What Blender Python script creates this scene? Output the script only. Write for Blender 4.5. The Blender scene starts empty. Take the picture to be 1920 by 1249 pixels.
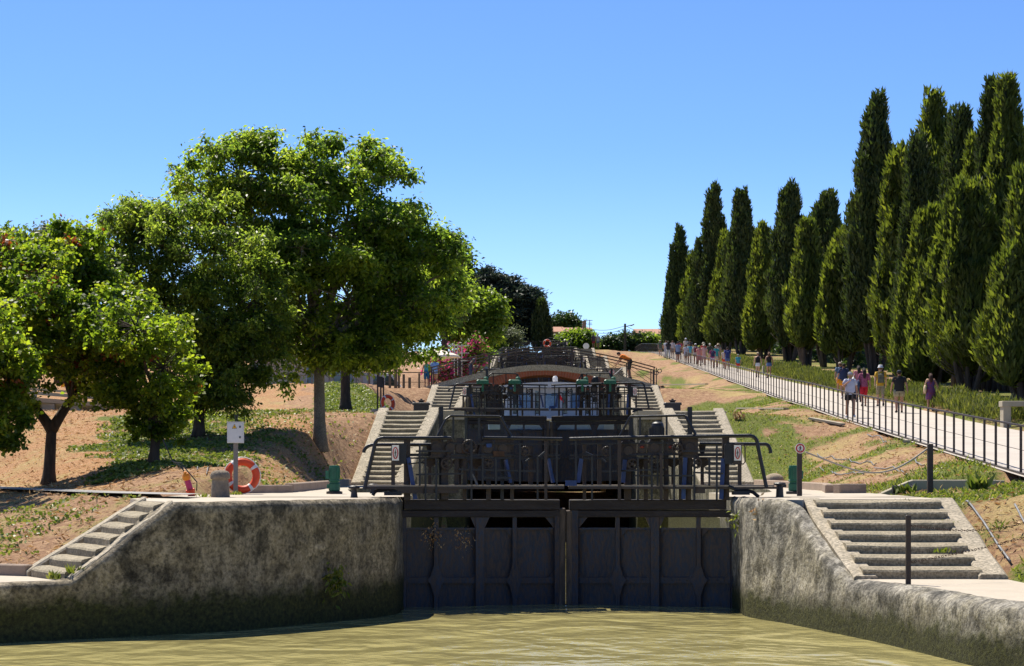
import bpy, bmesh, math, random
import numpy as np
from mathutils import Vector, Matrix
random.seed(11)
RNG = np.random.default_rng(11)
R = math.radians
S = bpy.context.scene
COL = S.collection
F, EYE, HY = 3950.0, 2.5, 880.0          # focal length in photo pixels, eye height over the water, horizon row


def P(px, py, d):
    """World point seen at a photo pixel, d metres away."""
    return Vector(((px - 960) * d / F, d, EYE + (HY - py) * d / F))


# ------------------------------------------------------------------ camera, sky, sun, exposure
cam = bpy.data.cameras.new('camera')
cam.sensor_fit = 'HORIZONTAL'; cam.sensor_width = 36; cam.lens = 36 * F / 1920
cam.shift_y = (HY - 624.5) / 1920
cam.clip_start = 0.2; cam.clip_end = 8000
camo = bpy.data.objects.new('camera', cam); COL.objects.link(camo)
camo.location = (0, 0, EYE); camo.rotation_euler = (R(90), 0, 0)
S.camera = camo
SUN_EL, SUN_AZ = 58.0, 32.0               # degrees up; degrees left of straight ahead (the scene is lit from behind)
world = bpy.data.worlds.new('World'); S.world = world; world.use_nodes = True
wn = world.node_tree.nodes; wl = world.node_tree.links
sky = wn.new('ShaderNodeTexSky'); sky.sky_type = 'NISHITA'; sky.sun_disc = False
sky.sun_elevation = R(SUN_EL); sky.sun_rotation = R(-SUN_AZ)
sky.altitude = 0; sky.air_density = 0.54; sky.dust_density = 0.0; sky.ozone_density = 10.0
low = wn.new('ShaderNodeTexSky'); low.sky_type = 'NISHITA'; low.sun_disc = False       # dustier, paler air low over the horizon
low.sun_elevation = R(SUN_EL); low.sun_rotation = R(-SUN_AZ); low.altitude = 0; low.air_density = 0.9; low.dust_density = 0.7; low.ozone_density = 4.0
wtc = wn.new('ShaderNodeTexCoord'); wsp = wn.new('ShaderNodeSeparateXYZ'); wl.new(wtc.outputs['Generated'], wsp.inputs[0])
wmr = wn.new('ShaderNodeMapRange'); wmr.interpolation_type = 'SMOOTHSTEP'; wl.new(wsp.outputs['Z'], wmr.inputs['Value'])
wmr.inputs['From Min'].default_value = 0.02; wmr.inputs['From Max'].default_value = 0.16; wmr.inputs['To Min'].default_value = .48; wmr.inputs['To Max'].default_value = 0
wmx = wn.new('ShaderNodeMix'); wmx.data_type = 'RGBA'; wl.new(wmr.outputs[0], wmx.inputs[0]); wl.new(sky.outputs[0], wmx.inputs[6]); wl.new(low.outputs[0], wmx.inputs[7])
wl.new(wmx.outputs[2], wn['Background'].inputs['Color'])
wn['Background'].inputs['Strength'].default_value = 0.102
sl = bpy.data.lights.new('sun', 'SUN'); sl.energy = 4.3; sl.angle = R(0.5); sl.color = (1.0, 0.93, 0.80)
so = bpy.data.objects.new('sun', sl); COL.objects.link(so)
sd = Vector((-math.sin(R(SUN_AZ)) * math.cos(R(SUN_EL)), math.cos(R(SUN_AZ)) * math.cos(R(SUN_EL)), math.sin(R(SUN_EL))))
so.rotation_euler = (-sd).to_track_quat('-Z', 'Y').to_euler()
S.view_settings.view_transform = 'Standard'; S.view_settings.look = 'None'
S.view_settings.exposure = 0.95; S.view_settings.gamma = 1.0
S.render.engine = 'CYCLES'
S.cycles.max_bounces = 9; S.cycles.diffuse_bounces = 5; S.cycles.glossy_bounces = 3
S.cycles.transmission_bounces = 8; S.cycles.transparent_max_bounces = 6
S.cycles.use_denoising = True
S.cycles.caustics_reflective = False; S.cycles.caustics_refractive = False

# ------------------------------------------------------------------ helpers
def _hash(ix, iy, iz):
    h = (ix * 374761393 + iy * 668265263 + iz * 2147483647 + 1274126177) & 0xFFFFFFFF
    h = ((h ^ (h >> 13)) * 1274126177) & 0xFFFFFFFF
    return ((h ^ (h >> 16)) & 0xFFFF) / 65535.0


def vnoise(x, y, z=0.0):
    x, y, z = np.broadcast_arrays(np.asarray(x, float), np.asarray(y, float), np.asarray(z, float))
    ix, iy, iz = np.floor(x).astype(np.int64), np.floor(y).astype(np.int64), np.floor(z).astype(np.int64)
    fx, fy, fz = x - ix, y - iy, z - iz
    fx, fy, fz = fx * fx * (3 - 2 * fx), fy * fy * (3 - 2 * fy), fz * fz * (3 - 2 * fz)
    r = 0
    for a in (0, 1):
        for b in (0, 1):
            for c in (0, 1):
                r = r + _hash(ix + a, iy + b, iz + c) * (fx if a else 1 - fx) * (fy if b else 1 - fy) * (fz if c else 1 - fz)
    return r * 2 - 1


def fbm(x, y, z=0.0, o=4):
    r, a = 0, 1.0
    for i in range(o):
        r = r + a * vnoise(np.asarray(x) * 2 ** i + 17 * i, np.asarray(y) * 2 ** i, np.asarray(z) * 2 ** i); a *= .5
    return r / 1.9


def smooth(t):
    t = np.clip(t, 0, 1); return t * t * (3 - 2 * t)


def worldloc(o):
    v = Vector((0, 0, 0))
    while o is not None:
        v += o.location; o = o.parent
    return v


def tag(o, label=None, cat=None, group=None, kind=None):
    if label: o['label'] = label
    if cat: o['category'] = cat
    if group: o['group'] = group
    if kind: o['kind'] = kind
    return o


def thing(name, label, cat, loc, rz=0, group=None):
    o = bpy.data.objects.new(name, None); COL.objects.link(o)
    o.empty_display_size = .2
    o.location = loc; o.rotation_euler = (0, 0, rz)
    return tag(o, label, cat, group)


def kids(o):
    return [c for c in bpy.data.objects if c.parent == o]


def copy_tree(o, parent=None, src_kids=None):
    c = o.copy(); COL.objects.link(c)
    if parent is not None: c.parent = parent
    for ch in (kids(o)):
        copy_tree(ch, c)
    return c


class MB:
    def __init__(s): s.v = []; s.f = []; s.m = []

    def add(s, vs, fs, m=0):
        n = len(s.v); s.v += [tuple(v) for v in vs]
        for f in fs: s.f.append(tuple(i + n for i in f)); s.m.append(m)

    def hexa(s, a, b, m=0):
        """two quads a[4], b[4] (front, back) joined to a solid"""
        s.add(list(a) + list(b), [(0, 1, 2, 3), (7, 6, 5, 4), (0, 4, 5, 1), (1, 5, 6, 2), (2, 6, 7, 3), (3, 7, 4, 0)], m)

    def box(s, c, sz, rot=None, m=0):
        x, y, z = sz[0] / 2, sz[1] / 2, sz[2] / 2
        q = [(-x, -y, -z), (x, -y, -z), (x, -y, z), (-x, -y, z), (-x, y, -z), (x, y, -z), (x, y, z), (-x, y, z)]
        c = Vector(c)
        if rot is not None: q = [rot @ Vector(p) for p in q]
        q = [c + Vector(p) for p in q]
        s.hexa(q[:4], q[4:], m)

    def rbox(s, c, sz, b=.02, rot=None, m=0):
        """box with chamfered vertical and top edges"""
        x, y, z = sz[0] / 2, sz[1] / 2, sz[2] / 2
        c = Vector(c); rows = []
        for zz, ins in ((-z, 0), (z - b, 0), (z, b)):
            X, Y, k = x - ins, y - ins, b
            rows.append([(-X + k, -Y), (X - k, -Y), (X, -Y + k), (X, Y - k), (X - k, Y), (-X + k, Y), (-X, Y - k), (-X, -Y + k)])
            rows[-1] = [Vector((p[0], p[1], zz)) for p in rows[-1]]
        if rot is not None: rows = [[rot @ p for p in r] for r in rows]
        vs = [c + p for r in rows for p in r]
        fs = [(i + 8 * r, (i + 1) % 8 + 8 * r, (i + 1) % 8 + 8 * r + 8, i + 8 * r + 8) for r in (0, 1) for i in range(8)]
        fs += [tuple(range(7, -1, -1)), tuple(range(16, 24))]
        s.add(vs, fs, m)

    def bar(s, p, q, w, h=None, m=0, up=Vector((0, 0, 1))):
        p, q = Vector(p), Vector(q); h = h or w; d = (q - p)
        if d.length < 1e-6: return
        d.normalize()
        if abs(d.dot(up)) > .98: up = Vector((0, 1, 0))
        sx = d.cross(up).normalized(); sy = sx.cross(d).normalized()
        a = [p + sx * (i * w / 2) + sy * (j * h / 2) for i, j in ((-1, -1), (1, -1), (1, 1), (-1, 1))]
        b = [v + (q - p) for v in a]
        s.hexa(a, b, m)

    def tube(s, pts, r, n=8, m=0, cap=True):
        pts = [Vector(p) for p in pts]; k = len(pts)
        rs = r if isinstance(r, (list, tuple)) else [r] * k
        ref = None; vs = []
        for i, p in enumerate(pts):
            t = (pts[min(i + 1, k - 1)] - pts[max(i - 1, 0)]).normalized()
            if ref is None:
                ref = Vector((0, 0, 1)) if abs(t.z) < .9 else Vector((1, 0, 0))
            u = t.cross(ref)
            if u.length < 1e-4: u = t.cross(Vector((0, 1, 0)))
            u.normalize(); w = t.cross(u).normalized(); ref = u.cross(t)
            for j in range(n):
                a = 2 * math.pi * j / n
                vs.append(p + (u * math.cos(a) + w * math.sin(a)) * rs[i])
        fs = [(i * n + j, i * n + (j + 1) % n, (i + 1) * n + (j + 1) % n, (i + 1) * n + j) for i in range(k - 1) for j in range(n)]
        if cap: fs += [tuple(range(n - 1, -1, -1)), tuple((k - 1) * n + j for j in range(n))]
        s.add(vs, fs, m)

    def lathe(s, c, prof, n=16, m=0, sx=1, sy=1, rot=None):
        c = Vector(c); vs = []; k = len(prof)
        for r, z in prof:
            for j in range(n):
                a = 2 * math.pi * j / n
                p = Vector((r * sx * math.cos(a), r * sy * math.sin(a), z))
                if rot is not None: p = rot @ p
                vs.append(c + p)
        fs = [(i * n + j, i * n + (j + 1) % n, (i + 1) * n + (j + 1) % n, (i + 1) * n + j) for i in range(k - 1) for j in range(n)]
        fs += [tuple(range(n - 1, -1, -1)), tuple((k - 1) * n + j for j in range(n))]
        s.add(vs, fs, m)

    def ball(s, c, r, n=10, m=0, rot=None):
        r = r if isinstance(r, (list, tuple)) else (r, r, r)
        prof = [(max(.001, math.sin(math.pi * i / n)), -math.cos(math.pi * i / n)) for i in range(n + 1)]
        c = Vector(c); vs = []; k = len(prof); q = n + 4
        for rr, z in prof:
            for j in range(q):
                a = 2 * math.pi * j / q
                p = Vector((rr * r[0] * math.cos(a), rr * r[1] * math.sin(a), z * r[2]))
                if rot is not None: p = rot @ p
                vs.append(c + p)
        s.add(vs, [(i * q + j, i * q + (j + 1) % q, (i + 1) * q + (j + 1) % q, (i + 1) * q + j) for i in range(k - 1) for j in range(q)], m)

    def prism(s, poly, d, m=0):
        """polygon of 3-D points extruded by vector d"""
        n = len(poly); d = Vector(d); a = [Vector(p) for p in poly]
        s.add(a + [p + d for p in a], [tuple(range(n)), tuple(range(2 * n - 1, n - 1, -1))] +
              [(i, i + n, (i + 1) % n + n, (i + 1) % n) for i in range(n)], m)

    def torus(s, c, Rr, r, n=28, k=10, rot=None, m=0, a0=0, a1=2 * math.pi):
        c = Vector(c); vs = []; full = a1 - a0 > 6.28; N = n if full else n + 1
        for i in range(N):
            a = a0 + (a1 - a0) * i / n
            for j in range(k):
                b = 2 * math.pi * j / k
                p = Vector(((Rr + r * math.cos(b)) * math.cos(a), (Rr + r * math.cos(b)) * math.sin(a), r * math.sin(b)))
                vs.append(c + (rot @ p if rot is not None else p))
        M = n
        s.add(vs, [(i * k + j, ((i + 1) % N) * k + j, ((i + 1) % N) * k + (j + 1) % k, i * k + (j + 1) % k) for i in range(M) for j in range(k)], m)

    def grid(s, X, Y, Z, m=0):
        """2-D arrays of coordinates to a sheet"""
        a, b = X.shape; base = len(s.v)
        s.v += list(map(tuple, np.stack([X, Y, Z], -1).reshape(-1, 3)))
        for i in range(a - 1):
            for j in range(b - 1):
                s.f.append((base + i * b + j, base + i * b + j + 1, base + (i + 1) * b + j + 1, base + (i + 1) * b + j)); s.m.append(m)

    def build(s, name, mats, parent=None, sm=False, fix=True, local=False, bev=0):
        me = bpy.data.meshes.new(name)
        off = Vector((0, 0, 0)) if (parent is None or local) else worldloc(parent)
        me.from_pydata([(v[0] - off.x, v[1] - off.y, v[2] - off.z) for v in s.v], [], s.f)
        mats = mats if isinstance(mats, (list, tuple)) else [mats]
        for m in mats: me.materials.append(m)
        if len(mats) > 1: me.polygons.foreach_set('material_index', s.m)
        if fix:
            b = bmesh.new(); b.from_mesh(me); bmesh.ops.recalc_face_normals(b, faces=b.faces); b.to_mesh(me); b.free()
        if sm: me.polygons.foreach_set('use_smooth', [True] * len(me.polygons))
        o = bpy.data.objects.new(name, me); COL.objects.link(o)
        if parent is not None: o.parent = parent
        if bev:
            md = o.modifiers.new('bevel', 'BEVEL'); md.width = bev; md.segments = 1; md.limit_method = 'ANGLE'
        return o


# ------------------------------------------------------------------ materials
def newmat(name):
    m = bpy.data.materials.new(name); m.use_nodes = True
    nt = m.node_tree
    return m, nt.nodes, nt.links, nt.nodes['Principled BSDF']


def N(nodes, t, **k):
    n = nodes.new(t)
    for a, v in k.items(): setattr(n, a, v)
    return n


def noise_node(nd, lk, scale, detail=6, rough=.6, vec=None, dist=0.0):
    n = N(nd, 'ShaderNodeTexNoise'); n.inputs['Scale'].default_value = scale; n.inputs['Detail'].default_value = detail
    n.inputs['Roughness'].default_value = rough; n.inputs['Distortion'].default_value = dist
    if vec is not None: lk.new(vec, n.inputs['Vector'])
    return n


def ramp_node(nd, lk, fac, stops):
    r = N(nd, 'ShaderNodeValToRGB'); e = r.color_ramp.elements
    while len(e) < len(stops): e.new(.5)
    for i, (p, c) in enumerate(stops):
        e[i].position = p; e[i].color = (c[0], c[1], c[2], 1) if not isinstance(c, (int, float)) else (c, c, c, 1)
    lk.new(fac, r.inputs['Fac']); return r


def mix_node(nd, lk, fac, a, b, mode='MIX'):
    n = N(nd, 'ShaderNodeMix', data_type='RGBA', blend_type=mode)
    for i, v in ((0, fac), (6, a), (7, b)):
        if hasattr(v, 'is_linked'): lk.new(v, n.inputs[i])
        elif isinstance(v, (int, float)): n.inputs[i].default_value = v
        else: n.inputs[i].default_value = (v[0], v[1], v[2], 1)
    return n.outputs[2]


def bump_node(nd, lk, h, strength, dist, bsdf):
    b = N(nd, 'ShaderNodeBump'); b.inputs['Strength'].default_value = strength; b.inputs['Distance'].default_value = dist
    lk.new(h, b.inputs['Height']); lk.new(b.outputs['Normal'], bsdf.inputs['Normal'])


def mat(name, c1, c2=None, scale=4, rough=.75, bump=0.0, bscale=None, metal=0, spec=.4, fine=None, stretch=None):
    """two-tone mottled surface with optional bump"""
    m, nd, lk, bs = newmat(name)
    c2 = c2 or tuple(x * .65 for x in c1)
    tc = N(nd, 'ShaderNodeTexCoord'); vec = tc.outputs['Object']
    if stretch:
        mp = N(nd, 'ShaderNodeMapping'); mp.inputs['Scale'].default_value = stretch; lk.new(vec, mp.inputs['Vector']); vec = mp.outputs['Vector']
    n = noise_node(nd, lk, scale, 7, .65, vec)
    col = ramp_node(nd, lk, n.outputs['Fac'], [(.32, c2), (.66, c1)]).outputs['Color']
    if fine:
        n3 = noise_node(nd, lk, scale * 9, 4, .6, vec)
        f = ramp_node(nd, lk, n3.outputs['Fac'], [(.38, 0.0), (.62, 1.0)])
        col = mix_node(nd, lk, f.outputs['Color'], fine, col)
    lk.new(col, bs.inputs['Base Color'])
    bs.inputs['Roughness'].default_value = rough; bs.inputs['Metallic'].default_value = metal
    bs.inputs['Specular IOR Level'].default_value = spec
    if bump:
        n2 = noise_node(nd, lk, bscale or scale * 5, 6, .6, vec)
        bump_node(nd, lk, n2.outputs['Fac'], bump, .03, bs)
    return m


def leafmat(name, dark, mid, bright, trans, tmix=.4, rough=.45):
    m, nd, lk, bs = newmat(name)
    at = N(nd, 'ShaderNodeAttribute', attribute_name='rnd')
    c = ramp_node(nd, lk, at.outputs['Fac'], [(0, dark), (.5, mid), (1, bright)])
    lk.new(c.outputs['Color'], bs.inputs['Base Color']); bs.inputs['Roughness'].default_value = rough
    bs.inputs['Specular IOR Level'].default_value = .35
    tr = N(nd, 'ShaderNodeBsdfTranslucent')
    tcol = mix_node(nd, lk, 1.0, c.outputs['Color'], trans, 'MULTIPLY')
    lk.new(tcol, tr.inputs['Color'])
    mx = N(nd, 'ShaderNodeMixShader'); mx.inputs[0].default_value = tmix
    lk.new(bs.outputs[0], mx.inputs[1]); lk.new(tr.outputs[0], mx.inputs[2])
    lk.new(mx.outputs[0], nd['Material Output'].inputs['Surface'])
    return m


def wallmat(name, algae_top=0.75, base=(.27, .25, .20), dark=(.075, .07, .06), patch=(.40, .36, .29)):
    """old lime mortar wall: grey-brown patches, black lichen, dark wet algae band above the water"""
    m, nd, lk, bs = newmat(name)
    tc = N(nd, 'ShaderNodeTexCoord'); v = tc.outputs['Object']
    n1 = noise_node(nd, lk, .9, 9, .68, v, .4); n2 = noise_node(nd, lk, 3.1, 8, .7, v); n3 = noise_node(nd, lk, 16, 6, .7, v)
    mp = N(nd, 'ShaderNodeMapping'); mp.inputs['Scale'].default_value = (5, 5, .5); lk.new(v, mp.inputs['Vector'])
    n4 = noise_node(nd, lk, 1, 6, .6, mp.outputs['Vector'])
    c = ramp_node(nd, lk, n1.outputs['Fac'], [(.38, dark), (.46, base), (.56, (base[0] * .8, base[1] * .78, base[2] * .7)), (.64, patch)]).outputs['Color']
    k = ramp_node(nd, lk, n2.outputs['Fac'], [(.40, .34), (.54, 1.05)])
    c = mix_node(nd, lk, .85, c, k.outputs['Color'], 'MULTIPLY')
    k3 = ramp_node(nd, lk, n3.outputs['Fac'], [(.40, .30), (.52, 1.0), (.66, 1.45)])
    c = mix_node(nd, lk, .7, c, k3.outputs['Color'], 'MULTIPLY')
    k4 = ramp_node(nd, lk, n4.outputs['Fac'], [(.36, .5), (.6, 1.1)])
    c = mix_node(nd, lk, .6, c, k4.outputs['Color'], 'MULTIPLY')
    sp = N(nd, 'ShaderNodeSeparateXYZ'); lk.new(v, sp.inputs[0])
    ad = N(nd, 'ShaderNodeMath', operation='MULTIPLY_ADD'); lk.new(n2.outputs['Fac'], ad.inputs[0]); ad.inputs[1].default_value = -.9
    lk.new(sp.outputs['Z'], ad.inputs[2])
    mr = N(nd, 'ShaderNodeMapRange'); mr.inputs['From Min'].default_value = algae_top - .62; mr.inputs['From Max'].default_value = algae_top - .35
    mr.inputs['To Min'].default_value = 1; mr.inputs['To Max'].default_value = 0; lk.new(ad.outputs[0], mr.inputs['Value'])
    alg = ramp_node(nd, lk, n3.outputs['Fac'], [(.35, (.018, .019, .010)), (.55, (.050, .052, .018)), (.75, (.10, .10, .028))]).outputs['Color']
    c = mix_node(nd, lk, mr.outputs[0], c, alg)
    lk.new(c, bs.inputs['Base Color']); bs.inputs['Roughness'].default_value = .88; bs.inputs['Specular IOR Level'].default_value = .25
    h = mix_node(nd, lk, .5, n2.outputs['Fac'], n3.outputs['Fac'])
    bump_node(nd, lk, h, .9, .06, bs)
    return m


M = {}
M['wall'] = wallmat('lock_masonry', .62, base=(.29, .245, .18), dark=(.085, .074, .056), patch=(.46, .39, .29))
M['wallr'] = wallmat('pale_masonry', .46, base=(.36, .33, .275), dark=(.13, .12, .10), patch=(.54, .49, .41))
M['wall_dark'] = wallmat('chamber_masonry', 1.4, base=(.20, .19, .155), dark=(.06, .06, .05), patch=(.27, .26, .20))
M['quay'] = mat('quay_stone', (.50, .43, .34), (.38, .32, .25), 1.6, .85, .35, 14, fine=(.40, .35, .28))
M['step'] = mat('step_stone', (.44, .37, .26), (.22, .185, .125), 3.0, .88, .5, 14, fine=(.16, .135, .09))
M['tread'] = mat('tread_stone', (.54, .48, .38), (.40, .35, .27), 3.0, .85, .3, 14)
M['string'] = mat('coping_stone', (.54, .46, .35), (.34, .285, .205), 2.2, .88, .4, 14, fine=(.20, .175, .13))
M['path'] = mat('concrete_path', (.46, .41, .355), (.39, .345, .30), .8, .85, .1, 20)
M['towpath'] = mat('towpath_concrete', (.30, .285, .27), (.23, .22, .21), 1.5, .85, .2, 16)  # concrete darkened, tree shade put into its base colour
M['kerb'] = mat('kerb_block', (.34, .25, .19), (.24, .18, .13), 4, .9, .4)
M['cream'] = mat('cream_concrete', (.40, .35, .255), (.32, .275, .20), 3, .85, .2)
M['iron'] = mat('black_iron', (.018, .018, .023), (.008, .008, .011), 5, .45, .25, 30, spec=.4)
M['irono'] = mat('old_iron', (.038, .028, .026), (.014, .014, .017), 5, .5, .3, 30, fine=(.05, .028, .018))
M['steel'] = mat('gate_plate', (.020, .036, .070), (.007, .014, .030), 1.6, .5, .35, 12, fine=(.060, .036, .030), stretch=(1.6, 1.6, .55))
M['timber'] = mat('weathered_beam', (.055, .049, .056), (.015, .015, .020), 2.5, .72, .5, 9, stretch=(.35, 2, 5), fine=(.03, .02, .018))
M['plank'] = mat('walkway_plank', (.34, .28, .22), (.20, .16, .13), 4, .75, .3, stretch=(.4, 2, 2))
M['mitre'] = mat('mitre_timber', (.14, .105, .085), (.035, .03, .028), 4, .85, .5, stretch=(3, 3, .5))
M['blue'] = mat('blue_paint', (.014, .05, .20), (.010, .026, .10), 5, .45)
M['green'] = mat('green_paint', (.018, .14, .075), (.010, .07, .04), 6, .45)
M['rust'] = mat('rust_brown', (.10, .048, .025), (.04, .022, .014), 6, .8, .3)
M['redcap'] = mat('red_cap', (.22, .03, .012), (.10, .015, .008), 9, .5)
M['white'] = mat('white_paint', (.78, .77, .74), (.66, .65, .62), 5, .5)
M['grey'] = mat('grey_enamel', (.60, .60, .60), (.52, .52, .52), 3, .45)
M['greypost'] = mat('grey_post', (.20, .18, .17), (.14, .13, .12), 6, .5)
M['red'] = mat('sign_red', (.50, .02, .02), (.42, .015, .015), 5, .5)
M['black'] = mat('sign_black', (.012, .012, .012), (.010, .010, .010), 5, .5)
M['yellow'] = mat('sign_yellow', (.75, .42, .01), (.66, .36, .01), 5, .5)
M['orange'] = mat('buoy_orange', (.68, .075, .018), (.56, .05, .012), 3, .55, .1, 20)
M['buoyw'] = mat('buoy_band', (.72, .72, .72), (.55, .55, .55), 6, .5)
M['brick'] = None
M['wood'] = mat('post_wood', (.20, .135, .085), (.12, .08, .05), 6, .85, .3, stretch=(3, 3, .4))
M['bark'] = mat('bark_dark', (.085, .062, .045), (.030, .023, .018), 5, .95, 1.0, 16, stretch=(2, 2, .5))
M['barkp'] = mat('bark_plane', (.30, .25, .19), (.15, .12, .09), 4, .92, .7, 9, fine=(.10, .085, .065))
M['barkc'] = mat('bark_cypress', (.135, .10, .078), (.045, .034, .027), 5, .95, 1.0, 9, stretch=(4, 4, .25))
M['hose'] = mat('hose_grey', (.24, .24, .24), (.12, .12, .12), 4, .5)
M['hoseb'] = mat('hose_black', (.02, .02, .02), (.012, .012, .012), 4, .4)
M['rope'] = mat('rope', (.42, .37, .31), (.28, .24, .20), 30, .9)
M['rock'] = mat('rock', (.42, .33, .22), (.26, .20, .14), 4, .9, .6)
M['roof'] = mat('clay_tile', (.42, .22, .14), (.30, .15, .10), 3, .9, .6, 12, stretch=(6, 1, 1))
M['plaster'] = mat('cream_plaster', (.62, .50, .36), (.54, .43, .31), 2, .9, .1)
M['plasterw'] = mat('pale_plaster', (.58, .55, .52), (.50, .47, .44), 2, .9, .1)
M['wallbrown'] = mat('brown_wall', (.30, .20, .14), (.22, .15, .10), 2, .9, .2)
M['glass'] = mat('window_glass', (.02, .03, .04), (.03, .04, .05), 1, .06, spec=.8)
M['parasol'] = mat('parasol_cloth', (.80, .70, .60), (.74, .63, .53), 3, .8)
M['boatblue'] = mat('boat_hull_blue', (.16, .26, .42), (.12, .20, .34), 2, .4)
M['boatwhite'] = mat('boat_white', (.50, .47, .47), (.42, .39, .39), 2, .35)
M['terracotta'] = mat('terracotta', (.42, .17, .08), (.32, .12, .06), 4, .85)
M['pink'] = mat('pink_plastic', (.50, .03, .13), (.40, .02, .10), 4, .4)
M['amber'] = mat('amber_plastic', (.80, .28, .01), (.70, .20, .01), 4, .4)
M['flag'] = mat('flag_red', (.70, .01, .02), (.60, .01, .02), 4, .8)


def brickmat():
    m, nd, lk, bs = newmat('red_brick')
    tc = N(nd, 'ShaderNodeTexCoord'); mp = N(nd, 'ShaderNodeMapping'); mp.inputs['Rotation'].default_value = (R(90), 0, 0)
    lk.new(tc.outputs['Object'], mp.inputs['Vector'])
    b = N(nd, 'ShaderNodeTexBrick'); lk.new(mp.outputs['Vector'], b.inputs['Vector'])
    b.inputs['Color1'].default_value = (.36, .10, .055, 1); b.inputs['Color2'].default_value = (.24, .075, .045, 1); b.inputs['Mortar'].default_value = (.22, .15, .11, 1)
    b.inputs['Scale'].default_value = 1; b.inputs['Brick Width'].default_value = .24; b.inputs['Row Height'].default_value = .075; b.inputs['Mortar Size'].default_value = .009
    n = noise_node(nd, lk, 3, 6, .6, tc.outputs['Object'])
    k = ramp_node(nd, lk, n.outputs['Fac'], [(.35, .6), (.65, 1.1)])
    lk.new(mix_node(nd, lk, .8, b.outputs['Color'], k.outputs['Color'], 'MULTIPLY'), bs.inputs['Base Color'])
    bs.inputs['Roughness'].default_value = .9
    bump_node(nd, lk, b.outputs['Fac'], -.4, .02, bs)
    return m
M['brick'] = brickmat()
M['voussoir'] = mat('brick_voussoir', (.36, .105, .055), (.22, .07, .04), 7, .9, .3)


def groundmat():
    """vertex weights r=green growth, g=rust red needles, b=straw; noise breaks the borders"""
    m, nd, lk, bs = newmat('bank_ground')
    tc = N(nd, 'ShaderNodeTexCoord'); v = tc.outputs['Object']
    at = N(nd, 'ShaderNodeAttribute', attribute_name='cover')
    sp = N(nd, 'ShaderNodeSeparateColor'); lk.new(at.outputs['Color'], sp.inputs[0])
    n1 = noise_node(nd, lk, .7, 9, .7, v); n2 = noise_node(nd, lk, 5, 8, .75, v); n3 = noise_node(nd, lk, 26, 5, .7, v)
    soil = ramp_node(nd, lk, n2.outputs['Fac'], [(.30, (.15, .08, .048)), (.5, (.32, .19, .11)), (.68, (.50, .33, .20))]).outputs['Color']
    red = ramp_node(nd, lk, n3.outputs['Fac'], [(.30, (.16, .075, .035)), (.5, (.38, .20, .095)), (.68, (.60, .40, .23))]).outputs['Color']
    straw = ramp_node(nd, lk, n3.outputs['Fac'], [(.30, (.20, .14, .06)), (.5, (.38, .28, .12)), (.7, (.50, .38, .19))]).outputs['Color']
    grn = ramp_node(nd, lk, n3.outputs['Fac'], [(.30, (.045, .065, .012)), (.5, (.13, .155, .03)), (.7, (.24, .24, .06))]).outputs['Color']

    def brk(w, lo, hi):
        a = N(nd, 'ShaderNodeMath', operation='ADD'); lk.new(w, a.inputs[0])
        q = N(nd, 'ShaderNodeMath', operation='MULTIPLY_ADD'); lk.new(n2.outputs['Fac'], q.inputs[0]); q.inputs[1].default_value = 1.3; q.inputs[2].default_value = -.65
        lk.new(q.outputs[0], a.inputs[1])
        r = N(nd, 'ShaderNodeMapRange'); r.inputs['From Min'].default_value = lo; r.inputs['From Max'].default_value = hi
        lk.new(a.outputs[0], r.inputs['Value']); return r.outputs[0]
    c = mix_node(nd, lk, brk(sp.outputs[1], .35, .65), soil, red)
    c = mix_node(nd, lk, brk(sp.outputs[2], .35, .65), c, straw)
    c = mix_node(nd, lk, brk(sp.outputs[0], .40, .62), c, grn)
    lk.new(c, bs.inputs['Base Color']); bs.inputs['Roughness'].default_value = .95; bs.inputs['Specular IOR Level'].default_value = .15
    h = mix_node(nd, lk, .5, n2.outputs['Fac'], n3.outputs['Fac'])
    bump_node(nd, lk, h, 1.0, .09, bs)
    return m
M['ground'] = groundmat()


def watermat(name='canal_water', col=(.40, .35, .145)):
    m, nd, lk, bs = newmat(name)
    tc = N(nd, 'ShaderNodeTexCoord')
    mp = N(nd, 'ShaderNodeMapping'); mp.inputs['Scale'].default_value = (.75, .5, 1); lk.new(tc.outputs['Object'], mp.inputs['Vector'])
    n1 = noise_node(nd, lk, .7, 2, .5, mp.outputs['Vector'], 1.2); n2 = noise_node(nd, lk, 3.0, 2, .5, mp.outputs['Vector'], .2); n4 = noise_node(nd, lk, 14, 2, .5, mp.outputs['Vector'], .2)
    n3 = noise_node(nd, lk, .45, 5, .65, mp.outputs['Vector'], .8)
    c = ramp_node(nd, lk, n3.outputs['Fac'], [(.35, tuple(x * .88 for x in col)), (.65, tuple(x * 1.08 for x in col))])
    lk.new(c.outputs['Color'], bs.inputs['Base Color']); bs.inputs['Roughness'].default_value = .06
    bs.inputs['IOR'].default_value = 1.33; bs.inputs['Specular IOR Level'].default_value = .5
    h = mix_node(nd, lk, .26, n1.outputs['Fac'], n2.outputs['Fac']); h = mix_node(nd, lk, .03, h, n4.outputs['Fac'])
    bump_node(nd, lk, h, 1.0, .20, bs)
    return m
M['water'] = watermat()

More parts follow.
